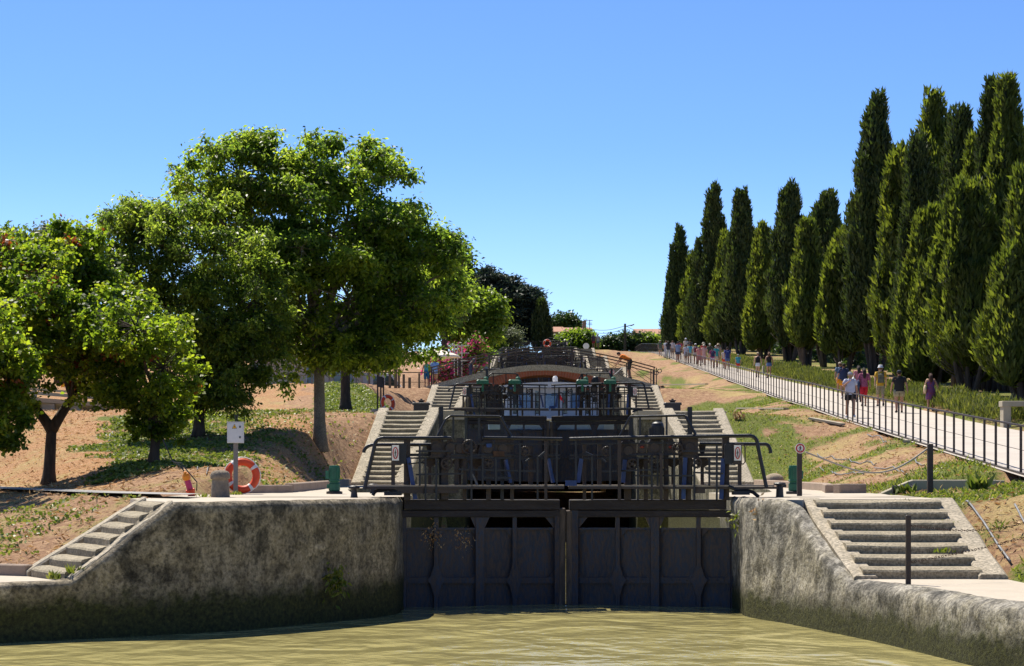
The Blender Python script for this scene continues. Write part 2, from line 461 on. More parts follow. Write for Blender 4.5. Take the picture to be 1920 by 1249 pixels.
# leaves
M['lf_red'] = leafmat('leaf_redbud', (.030, .056, .008), (.085, .130, .014), (.155, .19, .022), (4.0, 3.8, 1.7), .52)
M['lf_redr'] = leafmat('leaf_rusty', (.13, .035, .012), (.17, .06, .02), (.20, .10, .02), (2.6, 1.8, 1.0), .4)
M['lf_hack'] = leafmat('leaf_hackberry', (.028, .050, .012), (.076, .112, .022), (.145, .18, .035), (4.4, 4.3, 2.1), .54)
M['lf_wal'] = leafmat('leaf_walnut', (.030, .054, .012), (.082, .124, .021), (.15, .185, .034), (4.6, 4.5, 2.1), .56)
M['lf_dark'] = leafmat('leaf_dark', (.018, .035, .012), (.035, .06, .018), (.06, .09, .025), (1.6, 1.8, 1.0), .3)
M['lf_mid'] = leafmat('leaf_mid', (.045, .085, .014), (.085, .14, .02), (.12, .17, .03), (3.8, 3.4, 1.4), .45)
M['lf_olive'] = leafmat('leaf_olive', (.08, .10, .05), (.13, .16, .085), (.18, .20, .11), (1.5, 1.5, 1.2), .3)
M['lf_cyp'] = leafmat('leaf_cypress', (.020, .036, .012), (.038, .058, .015), (.07, .09, .02), (2.6, 2.6, 1.2), .24, .6)
M['lf_cyp_sunlit'] = leafmat('leaf_cypress_sunlit', (.028, .046, .011), (.066, .090, .017), (.125, .145, .026), (3.8, 3.6, 1.4), .36, .6)  # yellow green of the sunlit sides put into the leaf colour
M['lf_cedar'] = leafmat('leaf_cedar', (.016, .030, .022), (.028, .046, .034), (.05, .07, .05), (1.4, 1.5, 1.2), .2, .6)
M['lf_ivy'] = leafmat('leaf_ivy', (.05, .085, .014), (.13, .17, .035), (.22, .24, .07), (2.0, 2.0, 1.0), .3, .5)
M['lf_grass'] = leafmat('blade_grass', (.07, .11, .012), (.15, .19, .03), (.26, .26, .07), (1.8, 1.8, 1.0), .4, .5)
M['lf_pink'] = leafmat('flower_pink', (.42, .02, .13), (.55, .04, .20), (.62, .10, .28), (1.3, 1.2, 1.2), .35)
M['lf_rosem'] = leafmat('leaf_rosemary', (.055, .075, .016), (.115, .135, .030), (.19, .20, .055), (1.7, 1.7, 1.0), .35, .5)
# ------------------------------------------------------------------ layout of the lock staircase
YK = [38 + 38 * i for i in range(6)]
LV = [2.0, 4.5, 6.82, 9.6, 12.4, 15.3]


def xc(Y): return 1.0 + .01 * (np.asarray(Y, float) - 38)


_ty, _tz = [-500, 66], [2.0, 2.0]
for _k in range(1, 6): _ty += [YK[_k] - 4, YK[_k] + 28]; _tz += [LV[_k], LV[_k]]
_ty += [YK[5] + 60, 320]; _tz += [16.8, 18]


def topL(Y): return np.interp(Y, _ty, _tz)


def wch(Y):
    t = np.mod(np.asarray(Y, float) - 38, 38)
    return np.interp(t, [0, 3.0, 3.6, 8, 14, 20, 28, 34, 34.4, 38], [2.97, 2.97, 3.3, 4.6, 5.2, 5.2, 4.62, 3.77, 2.97, 2.97])


def _xo(Y):
    t = np.mod(np.asarray(Y, float) - 38, 38)
    return np.interp(t, [0, 26, 28, 34, 36, 38], [6.3, 6.3, 6.32, 5.9, 6.2, 6.3])


def xoL(Y):
    Y = np.asarray(Y, float)
    return np.where(Y < 66, np.interp(Y, [36, 40, 44.5, 46, 56, 66], [-6.6, -6.4, -5.4, -4.85, -4.85, -5.04]), xc(Y) - _xo(Y))


def xoR(Y):
    Y = np.asarray(Y, float)
    return np.where(Y < 66, np.interp(Y, [36, 50, 66], [7.4, 7.4, 7.6]), xc(Y) + _xo(Y))


PZ = ([-60, 30, 44, 60, 76, 90, 104, 136, 151, 169, 200, 230, 260, 300, 400, 3000], [1.6, 1.7, 2.39, 3.3, 4.25, 5.2, 6.05, 8.3, 9.4, 10.7, 13.0, 15.2, 17.0, 18, 18.5, 18.5])
def pathZ(Y): return np.interp(Y, *PZ)
def pathL(Y): return np.interp(Y, [-60, 30, 44, 60, 76, 110, 144, 180, 230, 280, 400], [5.9, 9.9, 10.7, 11.5, 12.2, 13.3, 14.2, 14.9, 15.7, 16.2, 17])
def pathR(Y): return np.interp(Y, [-60, 30, 44, 71, 104, 136, 169, 230, 280, 400], [15, 15.5, 15.8, 16.3, 17.2, 17.3, 17.6, 18.5, 19, 20])


BL = [(-1.97, 38.2), (-1.97, 37.3), (-2.0, 36.2), (-2.7, 34.9), (-3.6, 33.5), (-4.41, 32.5), (-5.1, 31.9), (-6.45, 30.9), (-7.5, 30.2), (-11, 28.6), (-16, 25.5), (-24, 10), (-26, -60)]
BR = [(3.97, 38.2), (3.97, 37.3), (3.96, 35.6), (4.2, 34.9), (4.5, 34.2), (4.8, 33.0), (5.05, 31.8), (5.2, 30.9), (5.27, 30.4), (5.5, 29), (5.83, 26.8), (6.22, 25.6), (6.9, 22), (8, 10), (9, -60)]
BASIN = BL + BR[::-1]
SL = [(-5.1, 31.9), (-5.9, 34.0), (-7.5, 32.6), (-6.45, 30.9)]
LLQ = [(-6.45, 30.9), (-7.5, 32.6), (-9.0, 33.3), (-14, 32.5), (-20, 30), (-30, 10), (-30, -60), (-26, -60), (-24, 10), (-16, 25.5), (-11, 28.6), (-7.5, 30.2)]
LRQ = [(5.0, 31.9), (7.45, 31.9), (7.5, 29), (7.9, 25), (9.2, 12), (11, -60), (9, -60), (8, 10), (6.9, 22), (6.22, 25.6), (5.83, 26.8), (5.27, 30.4)]
SR = [(4.9, 31.7), (7.45, 31.7), (7.45, 35.8), (4.9, 35.8)]
QL = [(-1.97, 38.2), (-2.0, 36.2), (-2.7, 34.9), (-3.6, 33.5), (-4.41, 32.5), (-5.1, 31.9), (-5.9, 34.0), (-6.6, 36.4), (-6.4, 40), (-5.4, 44.5), (-4.85, 46), (-1.5, 46), (-1.5, 38.2)]
QR = [(3.5, 38.2), (3.9, 35.7), (7.4, 35.7), (7.4, 46), (3.5, 46)]


def inside(poly, X, Y):
    r = np.zeros(X.shape, bool); n = len(poly)
    for i in range(n):
        (x0, y0), (x1, y1) = poly[i], poly[(i + 1) % n]
        c = ((y0 > Y) != (y1 > Y)) & (X < (x1 - x0) * (Y - y0) / (y1 - y0 + 1e-12) + x0)
        r ^= c
    return r


def pdist(poly, X, Y):
    d = np.full(X.shape, 1e9); n = len(poly)
    for i in range(n):
        (x0, y0), (x1, y1) = poly[i], poly[(i + 1) % n]
        dx, dy = x1 - x0, y1 - y0
        t = np.clip(((X - x0) * dx + (Y - y0) * dy) / (dx * dx + dy * dy + 1e-9), 0, 1)
        d = np.minimum(d, np.hypot(X - x0 - t * dx, Y - y0 - t * dy))
    return d


def towY(X): return np.interp(-np.asarray(X, float), [4.5, 6, 8, 12.5, 20, 60], [35.5, 37.6, 41, 51, 64, 120])


GL = ([-60, 53, 60, 68, 74, 84, 95, 104, 112, 125, 140, 152, 170, 190, 210, 228, 260, 300, 400, 3000],
      [2.0, 2.6, 3.3, 4.05, 4.5, 4.7, 5.7, 6.7, 6.9, 6.7, 8.6, 9.5, 10.5, 12.3, 13.6, 15.2, 16.8, 17.8, 18.5, 18.5])


def ground(X, Y, micro=True):
    X, Y = np.broadcast_arrays(np.asarray(X, float), np.asarray(Y, float))
    # left bank
    yp = towY(X); d = Y - yp
    up = 2.03 + (np.interp(Y, *GL) - 2.03) * smooth((d - 1.0) / 7)
    lo = .87 + (2.0 - .87) * np.clip((Y - 33.4) / np.maximum(yp - 1.3 - 33.4, .5), 0, 1)
    zl = np.where(d > 0, up, lo)
    s = smooth((xoL(Y) - X) / np.interp(Y, [50, 60, 72, 80], [2.5, 1.6, 1.4, 3]))
    zl = np.where(Y > 45, (topL(Y) - .06) * (1 - s) + zl * s, zl)
    # right bank
    xe = np.where(Y < 35.8, np.interp(Y, [-60, 12, 25, 29, 31.9], [11, 9.2, 7.9, 7.5, 7.45]), xoR(Y))
    e = np.where(Y < 35.8, .85 + 1.12 * np.clip((Y - 31.8) / 3.9, 0, 1), topL(Y)) - .05
    t = np.clip((X - xe) / np.maximum(pathL(Y) - xe, .6), 0, 1)
    zr = e + (pathZ(Y) - e) * (t * .55 + .45 * smooth(t))
    zr = np.where(Y < 35.8, np.maximum(zr, e + (np.interp(Y, [25, 33, 36], [1.9, 2.05, 2.2]) - e) * smooth((X - xe) / 2.4)), zr)
    beyond = smooth((X - pathR(Y)) / 3)
    zr = np.where(X > pathR(Y), pathZ(Y) + .35 * beyond, zr)
    mid = xc(Y)
    z = np.where(X < mid, zl, zr)
    far = smooth((Y - 236) / 25)
    z = z * (1 - far) + np.where(X > 14, pathZ(Y), np.interp(Y, *GL)) * far
    # inside the lock masonry the soil is lower
    ins = np.minimum(X - xoL(Y), xoR(Y) - X)
    z = np.where((Y > 45) & (Y < 232) & (ins > 0), z * 0 + topL(Y) - .06 - .6 * np.clip(ins / .4, 0, 1), z)
    if micro:
        k = .09 * fbm(X * .8, Y * .8, 0, 4) + .035 * vnoise(X * 2.7, Y * 2.7) + .05 * np.abs(vnoise(X * .5 + Y * .12, (Y + X * .4) * 1.1))
        amp = np.where(ins > -.3, 0, smooth((-ins - .3) / 1.2) if np.ndim(ins) else 0)
        amp = np.where((X > pathL(Y) - .4) & (X < pathR(Y) + .2), 0, amp)
        tw = np.abs(Y - towY(X)); amp = np.where((X < -4) & (tw < 1.6), 0, amp)
        z = z + k * amp
    fl = smooth((1.0 - np.maximum(np.abs(X - 8.95) / 1.75, np.abs(Y - 43.5) / 1.6)) / .25 + .5)
    fl = np.where(X > 7.3, fl, 0); z = z * (1 - fl) + np.minimum(z, 2.04) * fl
    on = (X > pathL(Y) - .1) & (X < pathR(Y) + .05)
    z = np.where(on, pathZ(Y) - .12, z)
    return z


def gz(x, y, micro=True): return float(ground(np.array([x]), np.array([y]), micro)[0])


def green(X, Y):
    # ground cover weights
    n = fbm(X * .35, Y * .35, 3, 4); n2 = fbm(X * 1.3, Y * 1.3, 8, 3)
    right = X > xc(Y)
    u = X - xoR(Y); u = np.where(Y < 36, X - 7.4, u)
    g = np.where(right, .32 + 1.0 * n + .6 * n2, 0)
    g = np.where(right & (Y < 52), g + .40 * smooth((50 - Y) / 10), g)
    g = np.where(right & (Y > 54) & (Y < 73) & (u < 1.9), g + .45, g)
    g = np.where(right & (Y < 36) & (u > .1) & (u < 1.6), g - .25, g)
    g = np.where(right & (X > pathR(Y) - .2), .55 + .4 * n, g)
    px = 960 + X / np.maximum(Y, 1) * F
    left = ~right
    ivy = left & (px + 90 * n2 + 60 * n > 185) & (px + 70 * n2 < 470) & (Y > 46) & (Y < 73)
    g = np.where(ivy, .55 + .5 * n2, g)
    g = np.where(left & (Y > 84) & (Y < 104) & (px > 590), .75 + .4 * n2, g)
    g = np.where(left & (Y < 45), .22 + .6 * n2, g)
    g = np.where(left & (Y > 71) & (Y < 83), .25 + .7 * n, g)
    g = np.where(Y > 232, .6, g)
    return g, left, right, px, ivy, n, n2


def build_ground():
    xs = np.concatenate([[-1500, -700, -350, -200, -130], np.arange(-100, -40, 6), np.arange(-40, -16, 1.5), np.arange(-16, 21, .36),
                         np.arange(21, 45, 1.5), np.arange(45, 100, 6), [130, 200, 350, 700, 1500]])
    ys = np.concatenate([[-60, -40, -20], np.arange(-10, 24, 2), np.arange(24, 80, .36), np.arange(80, 130, .6), np.arange(130, 320, 1.6), [330, 360, 420, 600, 1000, 1800, 3000]])
    X, Y = np.meshgrid(xs, ys)
    Z = ground(X, Y)
    for poly, h in ((LLQ, .85), (LRQ, .85), (QL, 2.0), (QR, 2.0)):
        i = inside(poly, X, Y); dd = np.clip(pdist(poly, X, Y) / .4, 0, 1)
        Z = np.where(i, np.minimum(Z, h - .06 - .5 * dd), Z)
    for poly in (SL, SR):
        i = inside(poly, X, Y); dd = np.clip(pdist(poly, X, Y) / .3, 0, 1)
        Z = np.where(i, np.minimum(Z, Z - 1.2 * dd), Z)
    hole = inside(BASIN, X, Y) | (pdist(BASIN[:-1], X, Y) < .7)
    hole |= (Y > 38) & (Y < 231) & (np.abs(X - xc(Y)) < wch(Y) + .35)
    Z = np.where(hole, np.minimum(Z, np.where(Y < 40, -1.8, topL(Y) - 5.5)), Z)
    g, left, right, px, ivy, n, n2 = green(X, Y)
    r = np.where(left & (px + 120 * n < 560) & (Y > 45), .9, 0.); r = np.where(ivy, .25, r)
    st = np.where(right, .35 + .6 * fbm(X * .6, Y * .6, 21, 3), .15 + .3 * n); st = np.where(left & (px < 560), .35 + .5 * n2, st)
    b = MB(); a, c = X.shape
    me = bpy.data.meshes.new('ground')
    v = np.stack([X, Y, Z], -1).reshape(-1, 3)
    idx = np.arange(a * c).reshape(a, c)
    q = np.stack([idx[:-1, :-1], idx[:-1, 1:], idx[1:, 1:], idx[1:, :-1]], -1).reshape(-1, 4)
    fast_mesh(me, v, q)
    at = me.color_attributes.new('cover', 'FLOAT_COLOR', 'POINT')
    cc = np.stack([np.clip(g, 0, 1), np.clip(r, 0, 1), np.clip(st, 0, 1), np.ones_like(g)], -1).reshape(-1)
    at.data.foreach_set('color', cc.astype(np.float32))
    me.materials.append(M['ground'])
    me.polygons.foreach_set('use_smooth', [True] * len(me.polygons))
    o = bpy.data.objects.new('ground', me); COL.objects.link(o); tag(o, kind='structure')


def fast_mesh(me, v, q):
    """vertices (n,3) and quads or triangles (m,k) into a mesh"""
    k = q.shape[1]
    me.vertices.add(len(v)); me.vertices.foreach_set('co', v.astype(np.float32).reshape(-1))
    me.loops.add(q.size); me.loops.foreach_set('vertex_index', q.astype(np.int32).reshape(-1))
    me.polygons.add(len(q)); me.polygons.foreach_set('loop_start', np.arange(0, q.size, k, dtype=np.int32))
    try: me.polygons.foreach_set('loop_total', np.full(len(q), k, np.int32))
    except Exception: pass
    me.update(calc_edges=True)


build_ground()

# water
for nm, x0, x1, y0, y1, z, m in (('water', -80, 80, -120, 72.2, 0.0, M['water']),) + tuple(
        ('water', float(xc(YK[k])) - 6.0, float(xc(YK[k])) + 6.0, YK[k] + .8, YK[k] + 34.8, LV[k] - (.55 if k == 1 else .7), M['water']) for k in (1, 2, 3, 4)) + (('water', -3, 9, 229, 300, 14.6, M['water']),):
    b = MB(); gx, gy = np.meshgrid(np.linspace(x0, x1, 5), np.linspace(y0, y1, 5)); b.grid(gx, gy, gx * 0 + z)
    tag(b.build(nm, m, sm=True), kind='structure')

# concrete footpath on the right and towpath strip on the left
b = MB(); ys = np.concatenate([np.arange(-60, 30, 6), np.arange(30, 300, 1.5)])
t = np.linspace(0, 1, 7)
Y2, T2 = np.meshgrid(ys, t, indexing='ij'); X2 = pathL(Y2) - .18 + (pathR(Y2) - pathL(Y2) + .18) * T2
b.grid(X2, Y2, pathZ(Y2) + .0)
tag(b.build('footpath', M['path'], sm=True), kind='structure')
b = MB()
xs = -np.concatenate([np.linspace(5.6, 20, 40), np.linspace(22, 60, 12)])
X2, T2 = np.meshgrid(xs, np.linspace(-1.15, 1.15, 5), indexing='ij'); Y2 = towY(X2) + T2 * np.interp(-X2, [5.6, 7, 20], [.7, 1.0, 1.6])
b.grid(X2, Y2, ground(X2, towY(X2) + .1, False) + .035)
tag(b.build('towpath', M['towpath'], sm=True), kind='structure')


def resample(path, step, zt=None):
    out = []
    for i in range(len(path) - 1):
        a, c = np.array(path[i], float), np.array(path[i + 1], float)
        L = np.linalg.norm((c - a)[:2]); n = max(1, int(L / (step if L < 12 else 2.5)))
        for j in range(n): out.append(a + (c - a) * j / n)
    out.append(np.array(path[-1], float)); return np.array(out)


def ruled_wall(name, bot, top, amp, mats, rnd=.10, inset=.35, rows=26, zrough=None, side=1, step=.13, npass=3, rlow=None):
    """dense wall face between a foot line (x,y,z) and a top line, rough, its top edge worn round and carried inwards"""
    pts = resample([tuple(b_) + tuple(t_) for b_, t_ in zip(bot, top)], step)
    for _ in range(npass): pts[2:-2] = (pts[1:-3] + 2 * pts[2:-2] + pts[3:-1]) / 4
    B_, T_ = pts[:, :3], pts[:, 3:]
    tg = np.gradient(B_[:, :2], axis=0); tg /= np.linalg.norm(tg, axis=1)[:, None] + 1e-9
    nr = np.stack([-tg[:, 1], tg[:, 0]], 1) * side          # towards the water
    if rlow: rnd = np.interp(T_[:, 2], [.86, 1.1], [rlow, rnd])
    rnd = np.broadcast_to(np.asarray(rnd, float), (len(T_),))
    XX, YY, ZZ = [], [], []
    s = np.concatenate([np.linspace(0, 1, rows), [1.0, 1.0, 1.0]]); R_ = rows
    for i, t in enumerate(s):
        p = B_ + (T_ - B_) * t
        h = T_[:, 2] - p[:, 2]
        if i >= R_:
            k = i - R_ + 1; ins = (inset * k / 3) + rnd; dz = -.012 * (3 - k)
            p = p - np.concatenate([nr * ins[:, None], np.zeros((len(p), 1))], 1); p[:, 2] += dz
            off = 0
        else:
            q = np.clip(1 - h / rnd, 0, 1); ins = rnd * (1 - np.sqrt(np.maximum(0, 1 - q * q)))
            p = p - np.concatenate([nr * ins[:, None], np.zeros((len(p), 1))], 1); off = 1
        a = amp * (1 if zrough is None else np.clip((p[:, 2] - zrough) / .12 + .25, .25, 1))
        dsp = (.55 * fbm(p[:, 0] * 1.1 + p[:, 1] * 1.1, p[:, 1] * .4, p[:, 2] * 1.3, 4) + .6 * fbm(p[:, 0] * 4, p[:, 1] * 4, p[:, 2] * 4, 3)) * a
        if off: p[:, :2] += nr * dsp[:, None]
        p[:, 2] += (.45 * dsp if i > rows - 4 else 0)
        XX.append(p[:, 0]); YY.append(p[:, 1]); ZZ.append(p[:, 2])
    b = MB(); b.grid(np.array(XX), np.array(YY), np.array(ZZ))
    return b.build(name, mats, sm=True)


# front wing walls of the lowest lock
z2 = lambda p, z: [(x, y, z) for x, y in p]
topz = [2, 2, 2, 2, 2, 2, 2, .85, .85, .85, .85, .85, .85]
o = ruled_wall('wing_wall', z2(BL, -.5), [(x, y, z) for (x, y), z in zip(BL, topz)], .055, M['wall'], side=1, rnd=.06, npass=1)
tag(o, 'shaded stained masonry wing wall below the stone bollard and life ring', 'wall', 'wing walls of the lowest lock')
BR2 = BR[:2] + [(3.96, 35.7), (4.06, 35.25), (4.22, 34.7), (4.42, 34.0), (4.62, 33.2), (4.82, 32.4), (5.02, 31.6), (5.2, 30.7), (5.3, 30.2)] + BR[9:]
TR = [(3.97, 38.2, 2), (3.97, 37.3, 2), (3.98, 36.2, 2), (4.12, 35.6, 2), (4.36, 35.0, 2), (4.58, 34.5, 1.88), (4.70, 33.6, 1.50), (4.84, 32.7, 1.13), (5.02, 31.75, .84), (5.28, 30.7, .85), (5.35, 30.2, .85)] + [(x + .05, y, .85) for x, y in BR[9:]]
assert len(BR2) == len(TR)
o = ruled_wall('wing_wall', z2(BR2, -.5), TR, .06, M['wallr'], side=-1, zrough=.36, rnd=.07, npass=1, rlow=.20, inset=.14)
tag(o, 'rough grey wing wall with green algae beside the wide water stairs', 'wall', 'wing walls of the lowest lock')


def slab(name, poly, z0, z1, m, **k):
    b = MB(); b.prism([(x, y, z0) for x, y in poly], (0, 0, z1 - z0)); return tag(b.build(name, m), **k)


def shrink(poly, d):
    c = np.mean(poly, 0); return [tuple(np.array(p) + (c - np.array(p)) / np.linalg.norm(c - np.array(p)) * d) for p in poly]


def quay_sheet(poly, z, m=None):
    """flat top filled as a fine grid inside an outline, slightly uneven"""
    b = MB(); b.prism([(x, y, z - .5) for x, y in poly], (0, 0, .5)); return tag(b.build('quay', m or M['quay']), kind='structure')


quay_sheet([(-2.35, 46), (-2.35, 36.5), (-3.0, 35.2), (-3.9, 33.85), (-4.75, 32.85), (-5.2, 32.3), (-5.9, 34.0), (-6.6, 36.4), (-6.4, 40), (-5.4, 44.5), (-4.85, 46)], 1.992)
quay_sheet([(4.3, 46), (4.3, 36.2), (4.5, 35.3), (4.82, 34.9), (4.95, 35.72), (7.4, 35.72), (7.4, 46)], 1.992)
quay_sheet([(-6.6, 31.1), (-7.5, 32.6), (-9.0, 33.3), (-14, 32.5), (-20, 30), (-30, 10), (-30, -60), (-26.3, -60), (-24.2, 10.2), (-16.2, 25.8), (-11.2, 28.95), (-7.7, 30.5)], .843)
quay_sheet([(5.2, 31.9), (7.45, 31.9), (7.5, 29), (7.9, 25), (9.2, 12), (11, -60), (9.4, -60), (8.4, 10), (7.3, 22), (6.62, 25.7), (6.2, 26.9), (5.65, 30.4)], .843)

# chamber walls (one long wall each side, stepping up with the locks) and the quays on top
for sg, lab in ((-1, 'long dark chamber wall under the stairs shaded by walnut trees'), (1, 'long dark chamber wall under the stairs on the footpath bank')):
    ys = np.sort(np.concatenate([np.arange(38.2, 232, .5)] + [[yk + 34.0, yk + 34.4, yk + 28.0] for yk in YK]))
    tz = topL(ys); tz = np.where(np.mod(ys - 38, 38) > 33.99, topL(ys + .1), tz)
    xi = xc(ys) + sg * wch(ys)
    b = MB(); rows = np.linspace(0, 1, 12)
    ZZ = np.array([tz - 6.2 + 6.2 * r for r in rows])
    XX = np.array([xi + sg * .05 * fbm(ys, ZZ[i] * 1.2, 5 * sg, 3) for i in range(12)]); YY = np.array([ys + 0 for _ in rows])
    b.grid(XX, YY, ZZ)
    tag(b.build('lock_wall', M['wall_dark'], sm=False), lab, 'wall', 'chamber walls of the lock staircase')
    for k in range(6):
        y0 = 38.2 if k == 0 else YK[k] - 4; y1 = YK[k] + (28 if k < 5 else 40)
        ys2 = np.arange(y0, y1 + .01, (y1 - y0) / 60)
        xi2 = xc(ys2) + sg * np.where(np.mod(ys2 - 38, 38) > 33.9, 2.97, wch(ys2)); xo2 = (xoL if sg < 0 else xoR)(ys2) - sg * .0
        T2 = np.linspace(0, 1, 8)
        X2 = xi2[:, None] + (xo2 - xi2)[:, None] * T2; Y2 = ys2[:, None] + 0 * X2
        b = MB(); Z2 = LV[k] + .012 * fbm(X2 * 2, Y2 * 2, 1, 3) + 0 * X2
        b.grid(X2, Y2, Z2)
        # outer edge skirt and inner lip
        e = np.stack([X2[:, -1], X2[:, -1]], 1); b.grid(e, np.stack([ys2, ys2], 1), np.stack([Z2[:, -1], Z2[:, -1] - .5], 1))
        if k > 0:
            fx = np.linspace(xi2[0], xo2[0], 6); b.grid(np.stack([fx, fx], 1), np.full((6, 2), y0), np.stack([fx * 0 + LV[k], fx * 0 + LV[k] - .3], 1))
        tag(b.build('quay', M['quay']), kind='structure')


def step_mesh(name, a, c, depth_dir, depth, zt, h, parent, seed):
    """one stone step: nosing from a to c (2-D), wavy worn edge"""
    b = MB(); n = max(6, int(math.hypot(c[0] - a[0], c[1] - a[1]) / .16)); rowsv = []
    a, c, dd = np.array(a), np.array(c), np.array(depth_dir)
    for i in range(n + 1):
        t = i / n; p = a + (c - a) * t
        w = .022 * float(fbm(p[0] * 1.3 + seed * 7.1, p[1] * 1.3, seed)); w2 = .03 * float(fbm(p[0] * 2.2, seed * 3.3, seed + 5))
        w -= .014 * math.sin(math.pi * t)
        q = [(p + dd * (.02 + w2), zt - h), (p + dd * w2, zt - .062 + w), (p + dd * (.02 + w2), zt - .034 + w), (p + dd * (.17 + w2), zt + w * .5), (p + dd * depth, zt), (p + dd * depth, zt - h)]
        rowsv.append([(float(r[0][0]), float(r[0][1]), r[1]) for r in q])
    A = np.array(rowsv); b.grid(A[:, :, 0], A[:, :, 1], A[:, :, 2])
    for e in (0, n): b.add([tuple(v) for v in A[e]], [tuple(range(6))])
    return b.build(name, M['step'], parent)


def stringer(p0, p1, q0, q1, up, down, parent, name='stringer', rough=.012):
    """sloping coping: p0-p1 one top edge, q0-q1 the other, with a front end"""
    b = MB(); n = 14; L = []
    for i in range(n + 1):
        t = i / n; u = Vector(p0).lerp(Vector(p1), t); w = Vector(q0).lerp(Vector(q1), t)
        k = rough * float(fbm(t * 6, p0[0], p0[1]))
        L.append([u + Vector((0, 0, -down)), u + Vector((k, 0, up - .03)), u.lerp(w, .1) + Vector((0, 0, up + k)), u.lerp(w, .9) + Vector((0, 0, up + k)), w + Vector((k, 0, up - .03)), w + Vector((0, 0, -down))])
    A = np.array([[tuple(v) for v in r] for r in L]); b.grid(A[:, :, 0], A[:, :, 1], A[:, :, 2])
    for e in (0, n): b.add([tuple(v) for v in A[e]], [tuple(range(6))])
    return b.build(name, M['string'], parent)


ORD = ['lowest', 'second', 'third', 'fourth', 'topmost']
for k in range(5):
    for sg in (-1, 1):
        y0, y1 = YK[k] + 28, YK[k] + 34; z0, z1 = LV[k], LV[k + 1]
        near = ('beside the walnut tree bank' if sg < 0 else 'below the railed footpath')
        st = thing('stone_staircase', f'{ORD[k]} flight of worn stone lock stairs {near}', 'stairs', (float(xc(y0)) + sg * 5.4, y0, z0), 0, 'stone stairs climbing beside the locks')
        wi = lambda t: 4.62 + (3.77 - 4.62) * t
        wo = lambda t: 6.32 + (5.9 - 6.32) * t
        n = 16 if k == 0 else 14
        E = lambda w, t: (float(xc(y0 + 6 * t)) + sg * w, y0 + 6 * t, z0 + (z1 - z0) * t)
        stringer(E(wi(0), 0), E(wi(1), 1.0), E(wi(0) + .4, 0), E(wi(1) + .4, 1.0), .10, .9, st)
        stringer(E(wo(0) - .36, 0), E(wo(1) - .36, 1.0), E(wo(0), 0), E(wo(1), 1.0), .10, .9, st)
        if k < 2:
            for i in range(n):
                t = i / n; yy = y0 + 6 * t
                step_mesh('step', (E(wi(t) + .3, t)[0], yy), (E(wo(t) - .3, t)[0], yy), (0, 1), .55, z0 + (z1 - z0) * (i + 1) / n - (.004 if i == n - 1 else 0), .5, st, i + 20 * k + (sg > 0) * 9)
        else:
            b = MB()
            for i in range(n):
                t = i / n; yy = y0 + 6 * t; xa, xb = sorted((E(wi(t) + .3, t)[0], E(wo(t) - .3, t)[0])); zt = z0 + (z1 - z0) * (i + 1) / n - (.004 if i == n - 1 else 0)
                b.box(((xa + xb) / 2, yy + .3, zt - .3), (xb - xa, .6, .6))
            b.build('steps', M['step'], st)

# water stairs at the front
st = thing('stone_staircase', 'wide worn water stairs going down to the lower quay behind a thin iron post', 'stairs', (6.2, 33.7, .85), 0, 'stairs down to the water')
for i in range(7):
    t = i / 7; yy = 31.8 + 3.92 * t
    step_mesh('step', (5.3 - .25 * t, yy), (7.1 + .08 * t, yy), (0, 1), .9, .85 + (i + 1) * (1.15 / 7) - (.012 if i == 6 else 0), .5, st, 60 + i)
stringer((5.16, 31.75, .85), (4.86, 35.75, 1.97), (5.52, 31.75, .85), (5.24, 35.75, 1.97), .05, .45, st, rough=.04)
stringer((7.02, 31.7, .85), (7.12, 35.75, 1.97), (7.46, 31.7, .85), (7.5, 35.75, 1.97), .06, .9, st, rough=.03)
st = thing('stone_staircase', 'narrow stone water stairs seen side on descending below the bollard', 'stairs', (-6.2, 32.4, .85), 0, 'stairs down to the water')
A0, A1, B0, B1 = np.array((-6.45, 30.9)), np.array((-5.1, 31.9)), np.array((-7.5, 32.6)), np.array((-5.9, 34.0))
A0 = A0 + np.array((-.05, .12)); A1 = A1 + np.array((-.05, .12))
for i in range(7):
    t = i / 7; a = A0 + (A1 - A0) * t + np.array((-.12, .2)); c = B0 + (B1 - B0) * t + np.array((.1, -.16))
    step_mesh('step', a, c, np.array((.77, .64)), .62, .85 + (i + 1) * (1.15 / 7) - (.012 if i == 6 else 0), .4, st, 80 + i)
sdv = np.array((-.45, .9)); sdv = sdv / np.linalg.norm(sdv)
v3 = lambda p, z: (float(p[0]), float(p[1]), z)
stringer(v3(A0, .85), v3(A1, 1.98), v3(A0 + sdv * .3, .85), v3(A1 + sdv * .3, 1.98), .05, .8, st, rough=.03)
stringer(v3(B0 - sdv * .02, .85), v3(B1 - sdv * .02, 1.98), v3(B0 + sdv * .26, .85), v3(B1 + sdv * .26, 1.98), .08, .8, st, rough=.02)

# low kerbs: brown blocks at the back of the quays
def kerb(pts, h, w, label, z=None):
    b = MB()
    for p, q in zip(pts[:-1], pts[1:]):
        z0 = (z if z is not None else 2.0)
        b.rbox(((p[0] + q[0]) / 2, (p[1] + q[1]) / 2, z0 + h / 2 - .1), (math.hypot(q[0] - p[0], q[1] - p[1]) + .02, w, h + .2), .02, Matrix.Rotation(math.atan2(q[1] - p[1], q[0] - p[0]), 3, 'Z'))
    return tag(b.build('kerb', M['kerb']), label, 'kerb', 'low brown kerbs at the back of the quays')
kerb([(-5.55, 43.7), (-4.75, 44.9)], .17, .22, 'short brown kerb block on the quay just behind the life ring')
kerb([(-4.8, 45.4), (-4.9, 56), (-5.1, 65.6)], .2, .2, 'long low brown kerb between quay and ivy bank near the green capstan')
kerb([(6.75, 43.8), (7.35, 44.1)], .2, .25, 'short brown kerb block beside the concrete trough')
